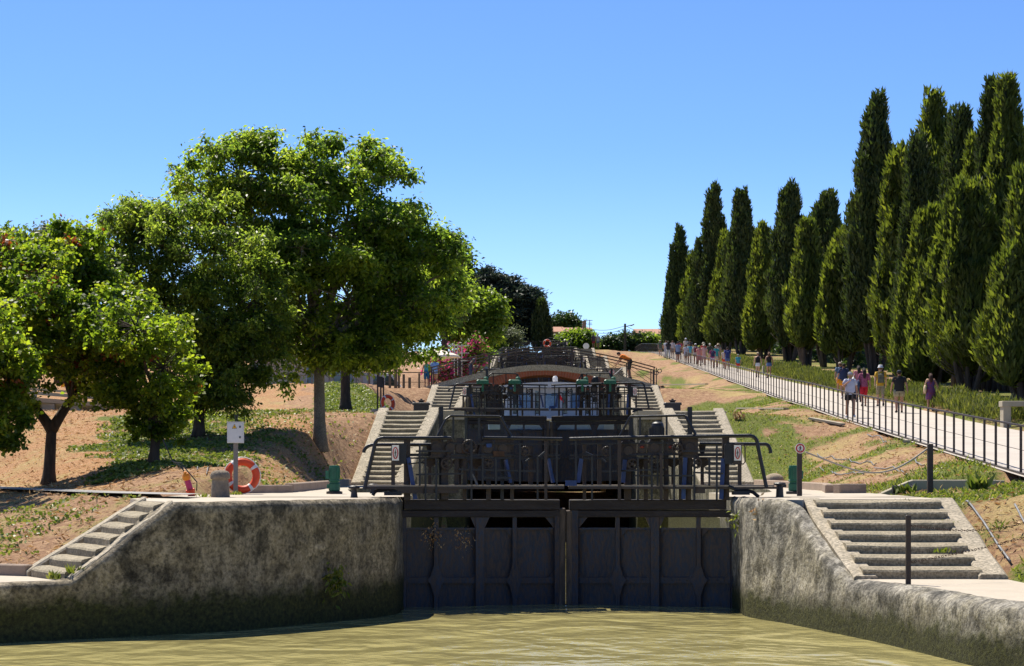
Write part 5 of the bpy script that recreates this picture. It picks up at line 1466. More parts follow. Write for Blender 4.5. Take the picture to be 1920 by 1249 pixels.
def broad_tree(label, bpx, bpy_, d, trunk_r, forks, blobs, dens, per, crad, L, W, lm, bark, droop=.5, cat='tree', group=None, name='leafy_tree', lean=0, red=None, flat=1.0, gz_base=True, blossom=None, twig=True, zoff=0, limb=True):
    base = P(bpx, bpy_, d)
    if gz_base: base.z = gz(base.x, base.y) - .08
    base.z += zoff
    t = thing(name, label, cat, base, 0, group)
    top = P(forks[0], forks[1], d)
    b = MB()
    tr = curve_pts(base, top, 0, 7, .02)
    b.tube(tr, [trunk_r * (1.5 if i == 0 else 1.15 if i == 1 else 1.0 - .22 * i / 7) for i in range(8)], 12)
    C = []
    for bl in blobs:
        px, py, rx, ry = bl[:4]; dz = bl[4] if len(bl) > 4 else 0
        c = P(px, py, d + dz); C.append((c, rx * d / F, ry * d / F))
        if bl[2] > 25:
            lk_ = 1.0 if limb else .4
            hub = top if limb else P(47 if px < 91 else 134, 748, d)
            mid = hub.lerp(c, .55) + Vector((0, 0, -.05 * (c - hub).length))
            b.tube(curve_pts(hub, mid, .02, 5, .08) + curve_pts(mid, c, .04, 4, .1)[1:], [trunk_r * lk_ * max(.10, .62 - .06 * i) for i in range(10)], 7)
    pos, rn = [], []
    for c, rx, ry in list(C):
        if twig and d < 100 and rx > .5:
            for _ in range(14):
                u = rdir(1)[0]; u[2] = u[2] * .8 + .12; q = c + Vector((u[0] * rx, u[1] * rx, u[2] * ry)) * random.uniform(.98, 1.34)
                b.tube(curve_pts(c, q, .02, 4, .08), [trunk_r * v for v in (.13, .10, .08, .06, .04)], 5)
                C.append((q, rx * random.uniform(.12, .26), ry * random.uniform(.14, .26)))
    sub = []
    for c, rx, ry in C:
        if rx < .55 or d > 100: sub.append((c, rx, ry, c)); continue
        m = int(np.clip(12 * (ry / rx) ** .5 * (rx / .9) ** .5, 9, 24))
        for _ in range(m):
            u = rdir(1)[0] * random.uniform(.25, 1.0) ** .6; k = random.uniform(.22, .46)
            sub.append((c + Vector((u[0] * rx, u[1] * rx, u[2] * ry)), rx * k, min(rx, ry) * k * .9, c))
    for c, rx, ry, hub in sub:
        n = max(4, int(dens * SUBK * rx * (rx + ry) * 2))
        u = rdir(n); rr = RNG.uniform(.30, 1.12, n) ** .6
        k = 1 + .42 * fbm(u[:, 0] * 2 + c.x, u[:, 1] * 2, u[:, 2] * 2 + c.z, 2)
        p = np.array(c) + u * np.stack([rr * rx * k, rr * rx * .95 * k, rr * ry * k], 1)
        if twig:
            if hub is not c: b.tube(curve_pts(hub, c, .0, 4, .12), [trunk_r * q for q in (.17, .14, .11, .08, .05)], 5, cap=False)
            for i in range(n):
                if random.random() < .5:
                    b.tube(curve_pts(c, p[i], -.05, 3, .12), [trunk_r * .06, trunk_r * .05, trunk_r * .035, trunk_r * .02], 4, cap=False)
        pos.append(p); rn.append(np.clip(.42 + .12 * RNG.normal() + .22 * RNG.normal(size=n), 0, 1))
    pos = np.concatenate(pos); rn = np.concatenate(rn)
    b.build('trunk', M[bark], t, sm=True)
    n = len(pos)
    cnt = RNG.poisson(per, n) + 4; idx = np.repeat(np.arange(n), cnt); N_ = len(idx)
    off = rdir(N_) * (np.minimum(np.abs(RNG.normal(size=(N_, 1))), 1.8) * .55 + .05) * crad; off[:, 2] *= .75 * flat
    p = pos[idx] + off
    ax = rdir(N_, .6) + np.array([0, 0, -droop]) + off / crad * .5
    nr = rdir(N_) + np.array([0, 0, .9])
    sz = RNG.uniform(.65, 1.15, N_)
    rv = rn[idx] + RNG.normal(size=N_) * .18
    if red is not None:
        isr = (fbm(p[:, 0] * 1.1, p[:, 1] * 1.1, p[:, 2] * 1.6, 3) > red) & (RNG.random(N_) < .75)
        leaf_cloud('rusty_leaves', p[isr], ax[isr], nr[isr], L * sz[isr], W * sz[isr], rv[isr], M['lf_redr'], t); k = ~isr
        p, ax, nr, sz, rv = p[k], ax[k], nr[k], sz[k], rv[k]
    if blossom:
        isr = RNG.random(N_) < blossom
        leaf_cloud('blossom', p[isr] + np.array([0, -.05, .03]), ax[isr], nr[isr], L * 1.1, W * 1.6, RNG.random(isr.sum()), M['lf_pink'], t); k = ~isr
        p, ax, nr, sz, rv = p[k], ax[k], nr[k], sz[k], rv[k]
    leaf_cloud('crown', p, ax, nr, L * sz, W * sz, rv, M[lm], t)
    return t


TG = 'broad leaved trees on the tree bank'
t1 = broad_tree('low spreading tree with a dark Y forked trunk and round rusty tinged leaves', 91, 900, 52, .16, (97, 800),
           [(90, 520, 105, 85), (20, 590, 85, 110), (165, 555, 80, 95), (60, 665, 100, 62, -2.2), (150, 620, 80, 70, -2.6), (40, 540, 90, 80, -2.4), (170, 690, 70, 60), (8, 765, 38, 62, -.5), (-60, 610, 100, 140), (120, 470, 70, 40), (30, 485, 60, 40), (215, 640, 45, 60)],
           12, 34, .30, .115, .105, 'lf_red', 'bark', .5, group=TG, red=.28, limb=False)
# the visible Y of the forked trunk
b = MB(); f = P(97, 806, 52); b.tube(curve_pts(f, P(45, 745, 52), .02, 6, .03), [.155, .135, .125, .115, .105, .1, .09], 10); b.tube(curve_pts(f, P(136, 745, 52), .02, 4, .03) + curve_pts(P(136, 745, 52), P(118, 690, 51.6), .02, 4, .05)[1:], [.15, .13, .12, .11, .105, .1, .09, .08, .06], 10)
b.build('limb', M['bark'], t1, sm=True)
broad_tree('nearest round leaved tree leaning in over the towpath at the picture edge', -95, 925, 46.5, .16, (-95, 790),
           [(-50, 640, 90, 90), (5, 690, 48, 62), (-10, 790, 46, 60), (-140, 620, 110, 120), (-60, 560, 100, 70, 2), (-40, 600, 100, 90, -2.5), (30, 650, 30, 40, 0)],
           12, 34, .30, .115, .105, 'lf_red', 'bark', .5, group=TG, red=.45)
broad_tree('slim dark trunked tree with round leaves standing in the ivy next to the buoy light', 287, 905, 49.5, .125, (297, 770),
           [(255, 615, 85, 60, -1.6), (240, 600, 70, 50, 1.5), (305, 690, 62, 75, -.8), (225, 720, 62, 55), (300, 775, 50, 45), (342, 800, 32, 48), (190, 640, 50, 60), (262, 800, 30, 26)],
           13, 34, .28, .11, .10, 'lf_red', 'bark', .5, group=TG, red=.5)
broad_tree('tall dense fine leaved tree towering between the two round leaved trees', 372, 850, 61, .16, (372, 700),
           [(300, 445, 95, 65), (400, 470, 100, 85), (255, 520, 70, 85), (420, 600, 105, 100), (320, 610, 95, 100), (482, 560, 48, 70), (430, 705, 72, 58), (375, 735, 60, 45), (245, 420, 40, 40), (465, 655, 60, 60), (210, 410, 18, 18), (505, 640, 30, 45), (445, 765, 28, 24)],
           8.5, 48, .40, .155, .065, 'lf_hack', 'bark', .75, group=TG)
t4 = broad_tree('largest walnut tree with a straight pale trunk and a wide rounded crown', 600, 828, 65, .19, (598, 640),
           [(450, 325, 88, 62), (395, 375, 62, 70), (560, 330, 100, 68), (680, 335, 70, 62), (600, 440, 150, 105), (715, 450, 90, 85), (500, 470, 100, 100), (795, 490, 62, 62), (655, 565, 150, 85), (775, 580, 75, 58), (540, 590, 85, 85), (700, 655, 100, 40), (868, 497, 26, 16), (592, 272, 26, 22), (690, 282, 26, 24), (478, 275, 40, 26), (345, 330, 26, 26), (745, 335, 22, 40), (800, 425, 26, 22), (560, 690, 30, 26), (530, 715, 14, 30), (640, 670, 60, 26), (340, 400, 30, 45)],
           7.0, 42, .44, .18, .085, 'lf_wal', 'barkp', .7, group=TG)
broad_tree('dark trunked tree just behind the walnut with a shaded crown', 648, 766, 87, .22, (648, 665),
           [(700, 610, 90, 50), (640, 618, 60, 45), (765, 560, 75, 60), (825, 505, 40, 40), (822, 555, 45, 48), (690, 650, 55, 22), (738, 612, 40, 26)],
           14, 40, .55, .19, .10, 'lf_wal', 'bark', .6, group=TG)
broad_tree('dark green tree peeking out behind the walnut crown above the round tree', 835, 700, 132, .25, (835, 600),
           [(830, 480, 46, 40), (855, 525, 38, 50), (800, 530, 50, 60), (845, 560, 36, 34)], 7, 40, .8, .30, .17, 'lf_dark', 'bark', .5, group=TG)
broad_tree('bright green round crowned tree behind the flowering bushes', 882, 690, 152, .25, (882, 625),
           [(882, 582, 58, 45), (850, 600, 36, 40), (918, 598, 30, 42), (890, 628, 50, 28)], 7, 46, .8, .30, .18, 'lf_mid', 'bark', .5, group=TG)
for px, py, d, bl, lb, lm in ((20, 600, 84, [(10, 470, 40, 38), (-30, 480, 50, 60), (40, 520, 50, 50)], 'dark bushy tree top rising behind the forked tree at the picture edge', 'lf_wal'),
                          (110, 600, 110, [(95, 445, 28, 26), (130, 448, 22, 24), (110, 480, 45, 40)], 'hazy grey green tree top behind the forked tree', 'lf_olive'),
                          (230, 690, 118, [(130, 640, 110, 45), (260, 640, 110, 50), (380, 640, 90, 45), (20, 620, 90, 60), (450, 640, 70, 40)], 'long dark thicket of trees closing the terrace behind the bench wall', 'lf_dark')):
    broad_tree(lb, px, py, d, .2, (px, py - 60), bl, 7, 44, .7, .26, .16, lm, 'bark', .4, group='trees farther back on the tree bank', twig=False)

# cedar, small dark cypress, olive, bushes on the skyline
broad_tree('dark blue green cedar with flat layered branches on the skyline', 945, 655, 235, .45, (945, 560),
           [(912, 508, 12, 5), (906, 520, 24, 6), (930, 524, 32, 6), (906, 538, 34, 6), (950, 536, 30, 6), (925, 552, 48, 8), (972, 546, 34, 7), (1000, 553, 20, 4), (960, 562, 55, 8), (985, 572, 34, 8), (940, 580, 55, 12), (965, 595, 52, 14), (935, 612, 50, 18), (975, 618, 40, 18), (990, 590, 30, 10), (950, 635, 50, 14)],
           4.5, 60, 1.15, .55, .16, 'lf_cedar', 'bark', -.1, name='cedar_tree', flat=.45, group='trees on the skyline')
SK = 'bushes at the top of the locks'
broad_tree('pale grey green olive bush below the cedar', 955, 660, 226, .2, (955, 640), [(950, 632, 26, 18), (968, 638, 20, 16), (935, 640, 20, 14)], 5, 46, .9, .30, .10, 'lf_olive', 'bark', .2, name='bush', cat='bush', group=SK, twig=False)
broad_tree('light green leafy bush beside the upper flight of stairs', 928, 662, 224, .12, (928, 650), [(928, 642, 15, 13), (918, 650, 13, 10), (940, 652, 12, 9)], 8, 50, .7, .32, .22, 'lf_mid', 'bark', .3, name='bush', cat='bush', group=SK, twig=False)
broad_tree('rounded glossy bush before the low house roof', 1076, 655, 246, .2, (1076, 645), [(1062, 637, 24, 15), (1088, 634, 24, 16), (1076, 645, 34, 14), (1104, 642, 14, 12)], 5, 70, .9, .36, .24, 'lf_mid', 'bark', .3, name='bush', cat='bush', group=SK, twig=False)
broad_tree('umbrella pine crown rounded behind the village house', 1058, 640, 330, .4, (1058, 615), [(1058, 604, 24, 11), (1040, 608, 14, 9), (1076, 608, 10, 8)], 4, 70, 1.3, .5, .3, 'lf_dark', 'bark', .0, name='pine_tree', group='trees on the skyline', twig=False)
for px, py, bl, lb in ((1160, 655, [(1145, 643, 22, 13), (1165, 641, 22, 15), (1188, 642, 24, 14), (1130, 648, 12, 9)], 'dense hedge bush around the utility pole'),
                       (1228, 655, [(1212, 641, 24, 13), (1235, 643, 24, 13), (1255, 648, 18, 11)], 'lighter hedge bush in front of the white house'),
                       (1118, 655, [(1116, 646, 8, 11), (1108, 650, 8, 8)], 'small feathery shrub behind the two distant walkers')):
    broad_tree(lb, px, py, 278, .2, (px, py - 8), bl, 5, 70, .9, .38, .22, 'lf_hack' if px > 1200 else 'lf_dark', 'bark', .2, name='hedge_bush', cat='bush', group=SK, twig=False)
OG = 'flowering oleanders by the trellis'
for px, bl, lb, fl in ((845, [(838, 690, 34, 26), (868, 692, 24, 24), (820, 700, 20, 18)], 'magenta flowering oleander under the parasol edge', .30), (880, [(862, 668, 22, 22), (886, 655, 16, 24), (896, 680, 14, 18)], 'tall oleander with red and white flowers on the trellis', .16)):
    broad_tree(lb, px, 712, 127, .08, (px, 700), bl, 9, 60, .6, .22, .08, 'lf_hack', 'bark', .1, name='oleander', cat='flowering shrub', group=OG, twig=False, blossom=fl)
broad_tree('low green shrub growing on the bank above the upper flight', 905, 668, 200, .08, (905, 660), [(898, 660, 22, 14), (915, 664, 14, 8)], 7, 50, .7, .3, .2, 'lf_hack', 'bark', .1, name='bush', cat='bush', group=SK, twig=False)


def cypress(px, ytop, d, hw, label, lobes=4, yell=.5, foot=None, tops=1, seed=0, ybase=None):
    rg = np.random.default_rng(100 + seed)
    hw *= 1.12; x = (px - 960) * d / F; zb = (gz(x, d) if ybase is None else P(px, ybase, d).z) - .05; zt = P(px, ytop, d).z; H = zt - zb; Rw = hw * d / F
    t = thing('cypress_tree', label, 'cypress', (x, d, zb), 0, 'cypresses along the footpath' if px > 1200 else None)
    foot = .15 if foot is None else foot
    Ls, Ws = (.36, .095) if d < 115 else (.46, .135)
    spind = [(0, 0, 1.0, 1.0, foot)]
    for i in range(lobes + 2):
        a = rg.uniform(0, 2 * math.pi); r = rg.uniform(.4, .95) * Rw
        spind.append((r * math.cos(a), r * math.sin(a), rg.uniform(.38, .90), rg.uniform(.34, .66), foot + rg.uniform(-.06, .08)))
    for i in range(tops - 1):
        spind.append((rg.uniform(-.5, .5) * Rw, rg.uniform(-.3, .3) * Rw, rg.uniform(.93, 1.0), .5, foot + .1))
    pp, aa, nn, cc = [], [], [], []; core = MB()
    main = lambda u: Rw * min(1, (max(u, 1e-3) / .26)) ** .65 * max(0, 1 - u) ** .72 * 1.2
    for i in range(58):                       # ragged upswept tufts breaking the outline
        a = rg.uniform(0, 2 * math.pi); u = rg.uniform(.04, .93); L_ = rg.uniform(.8, 2.7) * (1 - .2 * u); r = main(u) * rg.uniform(.78, 1.2)
        z0 = foot * H + u * H * (1 - foot)
        spind.append((r * math.cos(a), r * math.sin(a), min(1.03, (z0 + L_) / H), rg.uniform(.16, .33) * (1 - .35 * u) * min(1, 1.6 / Rw), z0 / H))
    for (ox, oy, hf, rf, ft) in spind:
        hh = H * hf; rr = Rw * rf
        hl = hh - ft * H; n = int(2 * math.pi * rr * hl * .62 * (3.0 if hl > 3 else 2.2) / (Ls * Ws * .5))
        prof = lambda u: np.minimum(1, (np.maximum(u, 1e-4) / .26)) ** .65 * np.clip(1 - u, 0, 1) ** .85 * 1.28 * (1 + .0 * u)
        u = rg.beta(1.05, 1.35, n); a = rg.uniform(0, 2 * math.pi, n)
        nz = fbm(np.cos(a) * 1.5 + ox, np.sin(a) * 1.5 + oy + seed, u * hh * .42, 3); nz2 = fbm(np.cos(a) * 4 + ox, np.sin(a) * 4 + seed, u * hh * 1.3, 2)
        r = rr * prof(u) * (1 + .85 * nz + .28 * nz2) * rg.uniform(.70, 1.06, n)
        z = ft * H + u * (hh - ft * H)
        p = np.stack([ox + r * np.cos(a), oy + r * np.sin(a), z], 1)
        ax = np.stack([np.cos(a) * .38, np.sin(a) * .38, np.full(n, .85)], 1) + rg.normal(size=(n, 3)) * .24
        nr = np.stack([np.cos(a), np.sin(a), np.full(n, .25)], 1) + rg.normal(size=(n, 3)) * .45
        pp.append(p); aa.append(ax); nn.append(nr); cc.append(np.clip(.40 + .45 * nz + .22 * nz2 + rg.normal(size=n) * .15, 0, 1))
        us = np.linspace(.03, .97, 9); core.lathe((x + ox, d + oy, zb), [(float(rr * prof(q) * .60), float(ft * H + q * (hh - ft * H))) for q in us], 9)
    core.build('crown_light_block', M['core'], t, sm=True)  # solid dark spindles added inside the crown to block light
    p = np.concatenate(pp) + np.array([x, d, zb]); ax = np.concatenate(aa); nr = np.concatenate(nn); c = np.concatenate(cc)
    s = rg.uniform(.7, 1.3, len(p))
    leaf_cloud('crown', p, ax, nr, Ls * s, Ws * s, c, M['lf_cyp_sunlit' if rg.random() < yell else 'lf_cyp'], t, fold=.15)
    b = MB(); ns = 5 + int(rg.integers(0, 4))
    for i in range(ns):
        a = rg.uniform(0, 2 * math.pi); q0 = Vector((x + .28 * math.cos(a), d + .28 * math.sin(a), zb - .1)); k = rg.uniform(.35, .75) * Rw
        q1 = Vector((x + k * math.cos(a), d + k * math.sin(a), zb + H * rg.uniform(.22, .38)))
        b.tube(curve_pts(q0, q1, -.04, 6, .04), [float(v) for v in np.linspace(rg.uniform(.13, .2), .05, 7)], 7)
    for i in range(14):
        a = rg.uniform(0, 2 * math.pi); k = rg.uniform(.5, .95) * Rw; zz = zb + H * rg.uniform(.10, .22)
        q0 = Vector((x + .3 * math.cos(a), d + .3 * math.sin(a), zz - .4)); b.tube(curve_pts(q0, (x + k * math.cos(a), d + k * math.sin(a), zz + rg.uniform(.1, .9)), -.08, 4, .1), [.035, .03, .024, .018, .01], 5)
    b.build('trunk', M['barkc'], t, sm=True)
    return t


M['core'] = mat('crown_core_shade', (.016, .024, .008), (.010, .015, .006), 3, .95)  # near-black green, the crown's inner shade put into the colour
CY = [  # px, top row, distance, half width px, lobes, yellow, foot, tops, label
    (1275, 428, 250, 21, 3, .1, .02, 1, 'farthest cypress at the end of the row, narrow and dark'),
    (1302, 478, 232, 24, 3, .6, .04, 1, 'short cypress tucked between the two farthest tall ones'),
    (1339, 348, 222, 30, 3, .0, .05, 2, 'tall dark spired cypress second from the far end of the row'),
    (1362, 440, 204, 24, 3, .9, .06, 1, 'yellow green low cypress leaning out in front of the far spires'),
    (1389, 362, 198, 33, 4, .2, .06, 2, 'bluntly pointed cypress above the group of walkers'),
    (1432, 428, 178, 28, 4, .8, .08, 1, 'lower ragged cypress right above the boy in blue and red'),
    (1480, 349, 172, 38, 4, .3, .10, 1, 'broad smooth cypress above the two girls'),
    (1512, 420, 152, 34, 4, .9, .12, 1, 'low yellow green cypress filling the gap after the two girls'),
    (1550, 370, 156, 42, 5, .2, .12, 3, 'wide flat topped cypress left of the tallest spire'),
    (1580, 440, 134, 34, 4, .9, .12, 1, 'yellow green low cypress at the foot of the tallest spire'),
    (1642, 186, 132, 50, 4, .0, .12, 1, 'tallest slender dark cypress spire of the middle of the row'),
    (1684, 284, 118, 40, 4, .8, .12, 1, 'cypress with a curled tip just right of the tallest spire'),
    (1722, 262, 114, 34, 3, .3, .12, 1, 'thin pointed cypress joined to the second tallest spire'),
    (1752, 178, 116, 42, 3, .1, .12, 1, 'second tallest sharply pointed cypress spire'),
    (1745, 400, 100, 52, 7, 1., .10, 3, 'bushy yellow green lower cypress behind the man with the yellow shirt'),
    (1800, 217, 108, 44, 4, .2, .14, 3, 'feathery topped cypress between the second spire and the double tipped one'),
    (1832, 262, 104, 38, 4, .8, .14, 2, 'cypress with several small tips behind the double tipped one'),
    (1858, 165, 100, 34, 2, .1, .14, 2, 'double tipped thin topped cypress, its first leaning spray'),
    (1888, 160, 98, 40, 4, .4, .15, 2, 'double tipped cypress at the edge, its higher wispy tip'),
    (1818, 350, 92, 64, 8, 1., .12, 3, 'large bushy yellow green cypress with bare brown twigs below'),
    (1930, 330, 78, 66, 8, 1., .10, 3, 'nearest big cypress cut by the picture edge'),
    (1990, 250, 88, 50, 5, .4, .16, 2, 'next cypress beyond the picture edge'),
]
for i, (px, yt, d, hw, lo, ye, ft, tp, lb) in enumerate(CY): cypress(px, yt, d, hw, lb, lo, ye, ft, tp, i)
cypress(1016, 565, 232, 15, 'small dark cypress standing alone beside the cedar', 2, .0, .0, 1, 77, 656)

# shaded thicket behind the cypress row
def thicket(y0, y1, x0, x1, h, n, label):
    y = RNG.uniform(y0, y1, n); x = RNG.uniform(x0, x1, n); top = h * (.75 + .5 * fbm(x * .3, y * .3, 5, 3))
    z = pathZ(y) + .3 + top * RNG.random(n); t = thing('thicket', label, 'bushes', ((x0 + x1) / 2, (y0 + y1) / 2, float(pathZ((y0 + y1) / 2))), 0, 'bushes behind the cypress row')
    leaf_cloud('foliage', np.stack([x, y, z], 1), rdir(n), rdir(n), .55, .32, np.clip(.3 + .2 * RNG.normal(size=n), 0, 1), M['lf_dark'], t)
    b = MB()
    for i in range(14): q = Vector((random.uniform(x0, x1), random.uniform(y0, y1), 0)); q.z = float(pathZ(q.y)); b.tube([q, q + Vector((.2, .1, h * .8))], [.08, .03], 5)
    b.build('stems', M['bark'], t)
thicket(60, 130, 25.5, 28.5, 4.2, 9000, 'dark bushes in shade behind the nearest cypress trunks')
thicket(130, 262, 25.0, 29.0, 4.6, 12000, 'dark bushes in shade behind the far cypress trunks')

# hedge of rosemary along the footpath
def hedge(y0, y1, label, hgt=.8, wid=1.5, n=26000):
    y = RNG.uniform(y0, y1, n); u = RNG.beta(1.3, 1.3, n); x = pathR(y) + .12 + wid * u
    hh = hgt * (.72 + .5 * np.abs(fbm(x * 1.1, y * .8, 2, 3)) * 1.5) * np.sin(np.pi * np.clip(.12 + .8 * u, 0, 1)) ** .5
    z = pathZ(y) + .05 + hh * RNG.uniform(.05, 1, n) ** .7
    p = np.stack([x, y, z], 1); ax = rdir(n, .6) * .55 + np.array([0, 0, 1.0]); nr = rdir(n)
    t = thing('rosemary_hedge', label, 'hedge', (float(pathR((y0 + y1) / 2)) + .8, (y0 + y1) / 2, float(pathZ((y0 + y1) / 2))), 0, 'low hedges along the footpath')
    leaf_cloud('foliage', p, ax, nr, RNG.uniform(.16, .34, n), .055, np.clip(.5 + .25 * RNG.normal(size=n) + .3 * fbm(x, y, 4, 3), 0, 1), M['lf_rosem'], t)
    b = MB(); yy = np.arange(y0, y1, 1.5)
    for v in yy: xx = float(pathR(v)) + .2 + wid / 2; b.tube([(xx, v, float(pathZ(v)) - .1), (xx + .1, v + .1, float(pathZ(v)) + hgt * .6)], [.05, .02], 5)
    b.build('stems', M['bark'], t)
hedge(71, 146, 'low rosemary hedge along the pale footpath behind the nearest walkers', n=36000)
hedge(151, 262, 'far low hedge along the footpath beyond the two girls', n=16000)
hedge(52, 66, 'young hedge plants in front of the concrete bench frame', .6, 1.2, n=5000)


# ------------------------------------------------------------------ ground cover nobody could count
def scatter(name, n, x0, x1, y0, y1, keep, L, W, m, lay=.3, lift=.0, up=1.0):
    Y = y0 + (y1 - y0) * RNG.random(n) ** 1.5; X = RNG.uniform(x0, x1, n)
    k = RNG.random(n) < keep(X, Y); X, Y = X[k], Y[k]; n = len(X)
    Z = ground(X, Y) + lift
    ax = rdir(n, .3) * lay + np.array([0, 0, up]); s = RNG.uniform(.6, 1.35, n)
    leaf_cloud(name, np.stack([X, Y, Z], 1), ax, rdir(n) + np.array([0, 0, .4]), L * s, W * s, np.clip(.5 + .28 * RNG.normal(size=n), 0, 1), m, kind='stuff')


def k_right(X, Y):
    g, left, right, px, ivy, a, c = green(X, Y)
    ok = right & ~((X > 7.5) & (X < 10.9) & (Y > 41.6) & (Y < 45.1)) & (X > np.where(Y < 36, 7.6, xoR(Y) + .1)) & (X < pathL(Y) - .12)
    return np.where(ok, np.clip((g - .42) * 3.2, .0, 1), 0) * .95
scatter('grass', 110000, 7.2, 16, 30, 112, k_right, .085, .028, M['lf_grass'], 1.0)
scatter('grass', 3000, 7.4, 11.5, 30, 50, lambda X, Y: np.clip(k_right(X, Y) * (fbm(X, Y, 9, 2) > .1) * ~((Y > 36) & (Y < 42) & (X < 10.2)), 0, 1), .20, .022, M['lf_grass'], .6)
def k_ivy(X, Y):
    g, left, right, px, ivy, a, c = green(X, Y)
    o = (X < xoL(Y) - .1) & (Y > towY(X) + 1.2)
    return np.where(ivy & o, np.clip(.75 + .8 * c, 0, 1), np.where(left & o & (Y > 84) & (Y < 104) & (px > 590), np.clip(.9 + c, 0, 1), np.where(left & o & (px > 440) & (px < 700) & (Y > 48) & (Y < 84), .10 + .5 * (a > .15), 0)))
scatter('ivy', 95000, -13, -4.6, 45, 104, k_ivy, .085, .075, M['lf_ivy'], 1.2, .03, .35)
def k_low(X, Y):
    g, left, right, px, ivy, a, c = green(X, Y)
    return np.where(left & (Y < towY(X) - 1.2) & (Y > 33.6) & ~inside(SL, X, Y) & (X < -6.2), np.clip((fbm(X * .9, Y * .9, 12, 3) - .12) * 5, 0, 1), 0)
scatter('weeds', 16000, -16, -6.0, 33, 46, k_low, .07, .055, M['lf_ivy'], 1.0, .02, .6)
M['lf_straw'] = leafmat('straw_blade', (.22, .10, .04), (.42, .24, .10), (.62, .46, .26), (1.2, 1.2, 1.1), .25, .7)
def k_straw(X, Y):
    g, left, right, px, ivy, a, c = green(X, Y)
    return np.where(left & (Y > towY(X) + 1.2) & ~ivy & (X < xoL(Y) - .3), .8, np.where(right & (X > xoR(Y) + .2) & (X < pathL(Y) - .2), .55, np.where(left & (Y < towY(X) - 1.2) & (Y > 33.6) & ~inside(SL, X, Y) & (X < -6.2), .6, 0)))
scatter('straw', 70000, -18, 14, 33, 84, k_straw, .13, .028, M['lf_straw'], 1.6, .01, .25)
# tufts growing from joints of the quays and stairs
def tuft(px, py, d, Z, n, L, label, m='lf_grass'):
    c = P(px, py, d); c.z = Z; k = RNG.normal(size=(n, 3)) * np.array([.07, .05, 0]); p = np.array(c) + k
    o = leaf_cloud('weed_tuft', p, rdir(n, .3) * .7 + np.array([0, 0, 1]), rdir(n), L * RNG.uniform(.5, 1.1, n), L * .28, RNG.random(n), M[m]); tag(o, label, 'weed', 'weeds in the stone joints')
for a in ((104, 1070, 31.4, .86, 26, .16, 'yellow green weed tuft on the lowest step of the narrow stairs'), (136, 1068, 31.2, .95, 16, .2, 'thin weed sprig beside the narrow stairs coping'), (1645, 1072, 32, .86, 26, .14, 'bright weed at the foot of the wide stairs inner coping'),
          (1683, 1070, 32.1, .86, 40, .16, 'dry brownish weed in front of the lowest wide step'), (1748, 1066, 32.1, .86, 20, .14, 'green weed at the middle of the lowest wide step'), (1778, 985, 34.3, 1.55, 26, .16, 'weed growing at the far coping of the wide stairs'),
          (443, 926, 41.2, 1.99, 30, .12, 'green weed at the foot of the cabinet post'), (383, 934, 38.2, 1.99, 26, .10, 'dry weed beside the stone bollard'), (1768, 1050, 32.7, 1.2, 24, .12, 'weed on a middle step near the iron post')):
    tuft(*a)
for px, py, n, L, lb in ((1745, 895, 50, .3, 'leafy weed clump in front of the concrete trough'), (1700, 905, 40, .28, 'weed clump under the trough rim near the pipe'), (1835, 900, 44, .42, 'tall spindly weed at the trough end'), (1690, 935, 30, .2, 'weed clump at the quay edge before the trough')):
    q = bank_hit(px, py + 22, 43); q.z = gz(q.x, q.y); tuft(px, py, q.y, q.z, n, L, lb, 'lf_ivy')
# moss and twigs hanging on the wing walls and the gate
def hang(px, py, d, n, L, label, m, cat='weed'):
    c = np.array(P(px, py, d)); p = c + RNG.normal(size=(n, 3)) * np.array([.09, .03, .12])
    o = leaf_cloud('hanging_weed', p, rdir(n) * .6 + np.array([0, -.5, -.5]), rdir(n), L, L * .35, RNG.random(n), M[m]); tag(o, label, cat, 'weeds hanging on walls and gate')
hang(632, 1085, 34.3, 130, .14, 'yellow green weed growing out of the shaded wing wall', 'lf_grass')
hang(1383, 975, 36.9, 50, .12, 'green weed in the corner between wall and gate', 'lf_grass')
hang(1432, 960, 35.6, 50, .12, 'thorny dry weed on top of the grey wing wall', 'lf_straw')
hang(810, 1005, 37.7, 110, .06, 'dry plant bundle caught on the gate panel', 'lf_straw'); hang(868, 1012, 37.7, 80, .055, 'small dry plant bundle caught beside the gate rib', 'lf_straw')
hang(1384, 780, 71.5, 60, .2, 'dry weed growing over the stair coping by the grass', 'lf_straw')
# ------------------------------------------------------------------ people
SKIN = {'a': mat('skin_tan', (.42, .22, .14), (.38, .20, .125), 6, .55), 'b': mat('skin_fair', (.55, .32, .23), (.50, .29, .20), 6, .55), 'c': mat('skin_brown', (.26, .13, .08), (.23, .115, .07), 6, .55)}
_cl = {}


def cloth(c, pat=None):
    k = (tuple(c), pat)
    if k not in _cl:
        n = 'cloth_%d' % len(_cl)
        if pat: _cl[k] = mat(n, c, pat[0], pat[1], .85)
        else: _cl[k] = mat(n, c, tuple(v * .82 for v in c), 7, .85, .2)
    return _cl[k]


def tf_bend(v, bend, z0=.93):
    """lean the upper body forward about the hips"""
    if not bend or v.z < z0 - .05: return v
    w = min(1, (v.z - z0 + .05) / .22); a = bend * w
    y, z = v.y, v.z - z0
    return Vector((v.x, y * math.cos(a) + z * math.sin(a), z0 + z * math.cos(a) - y * math.sin(a)))


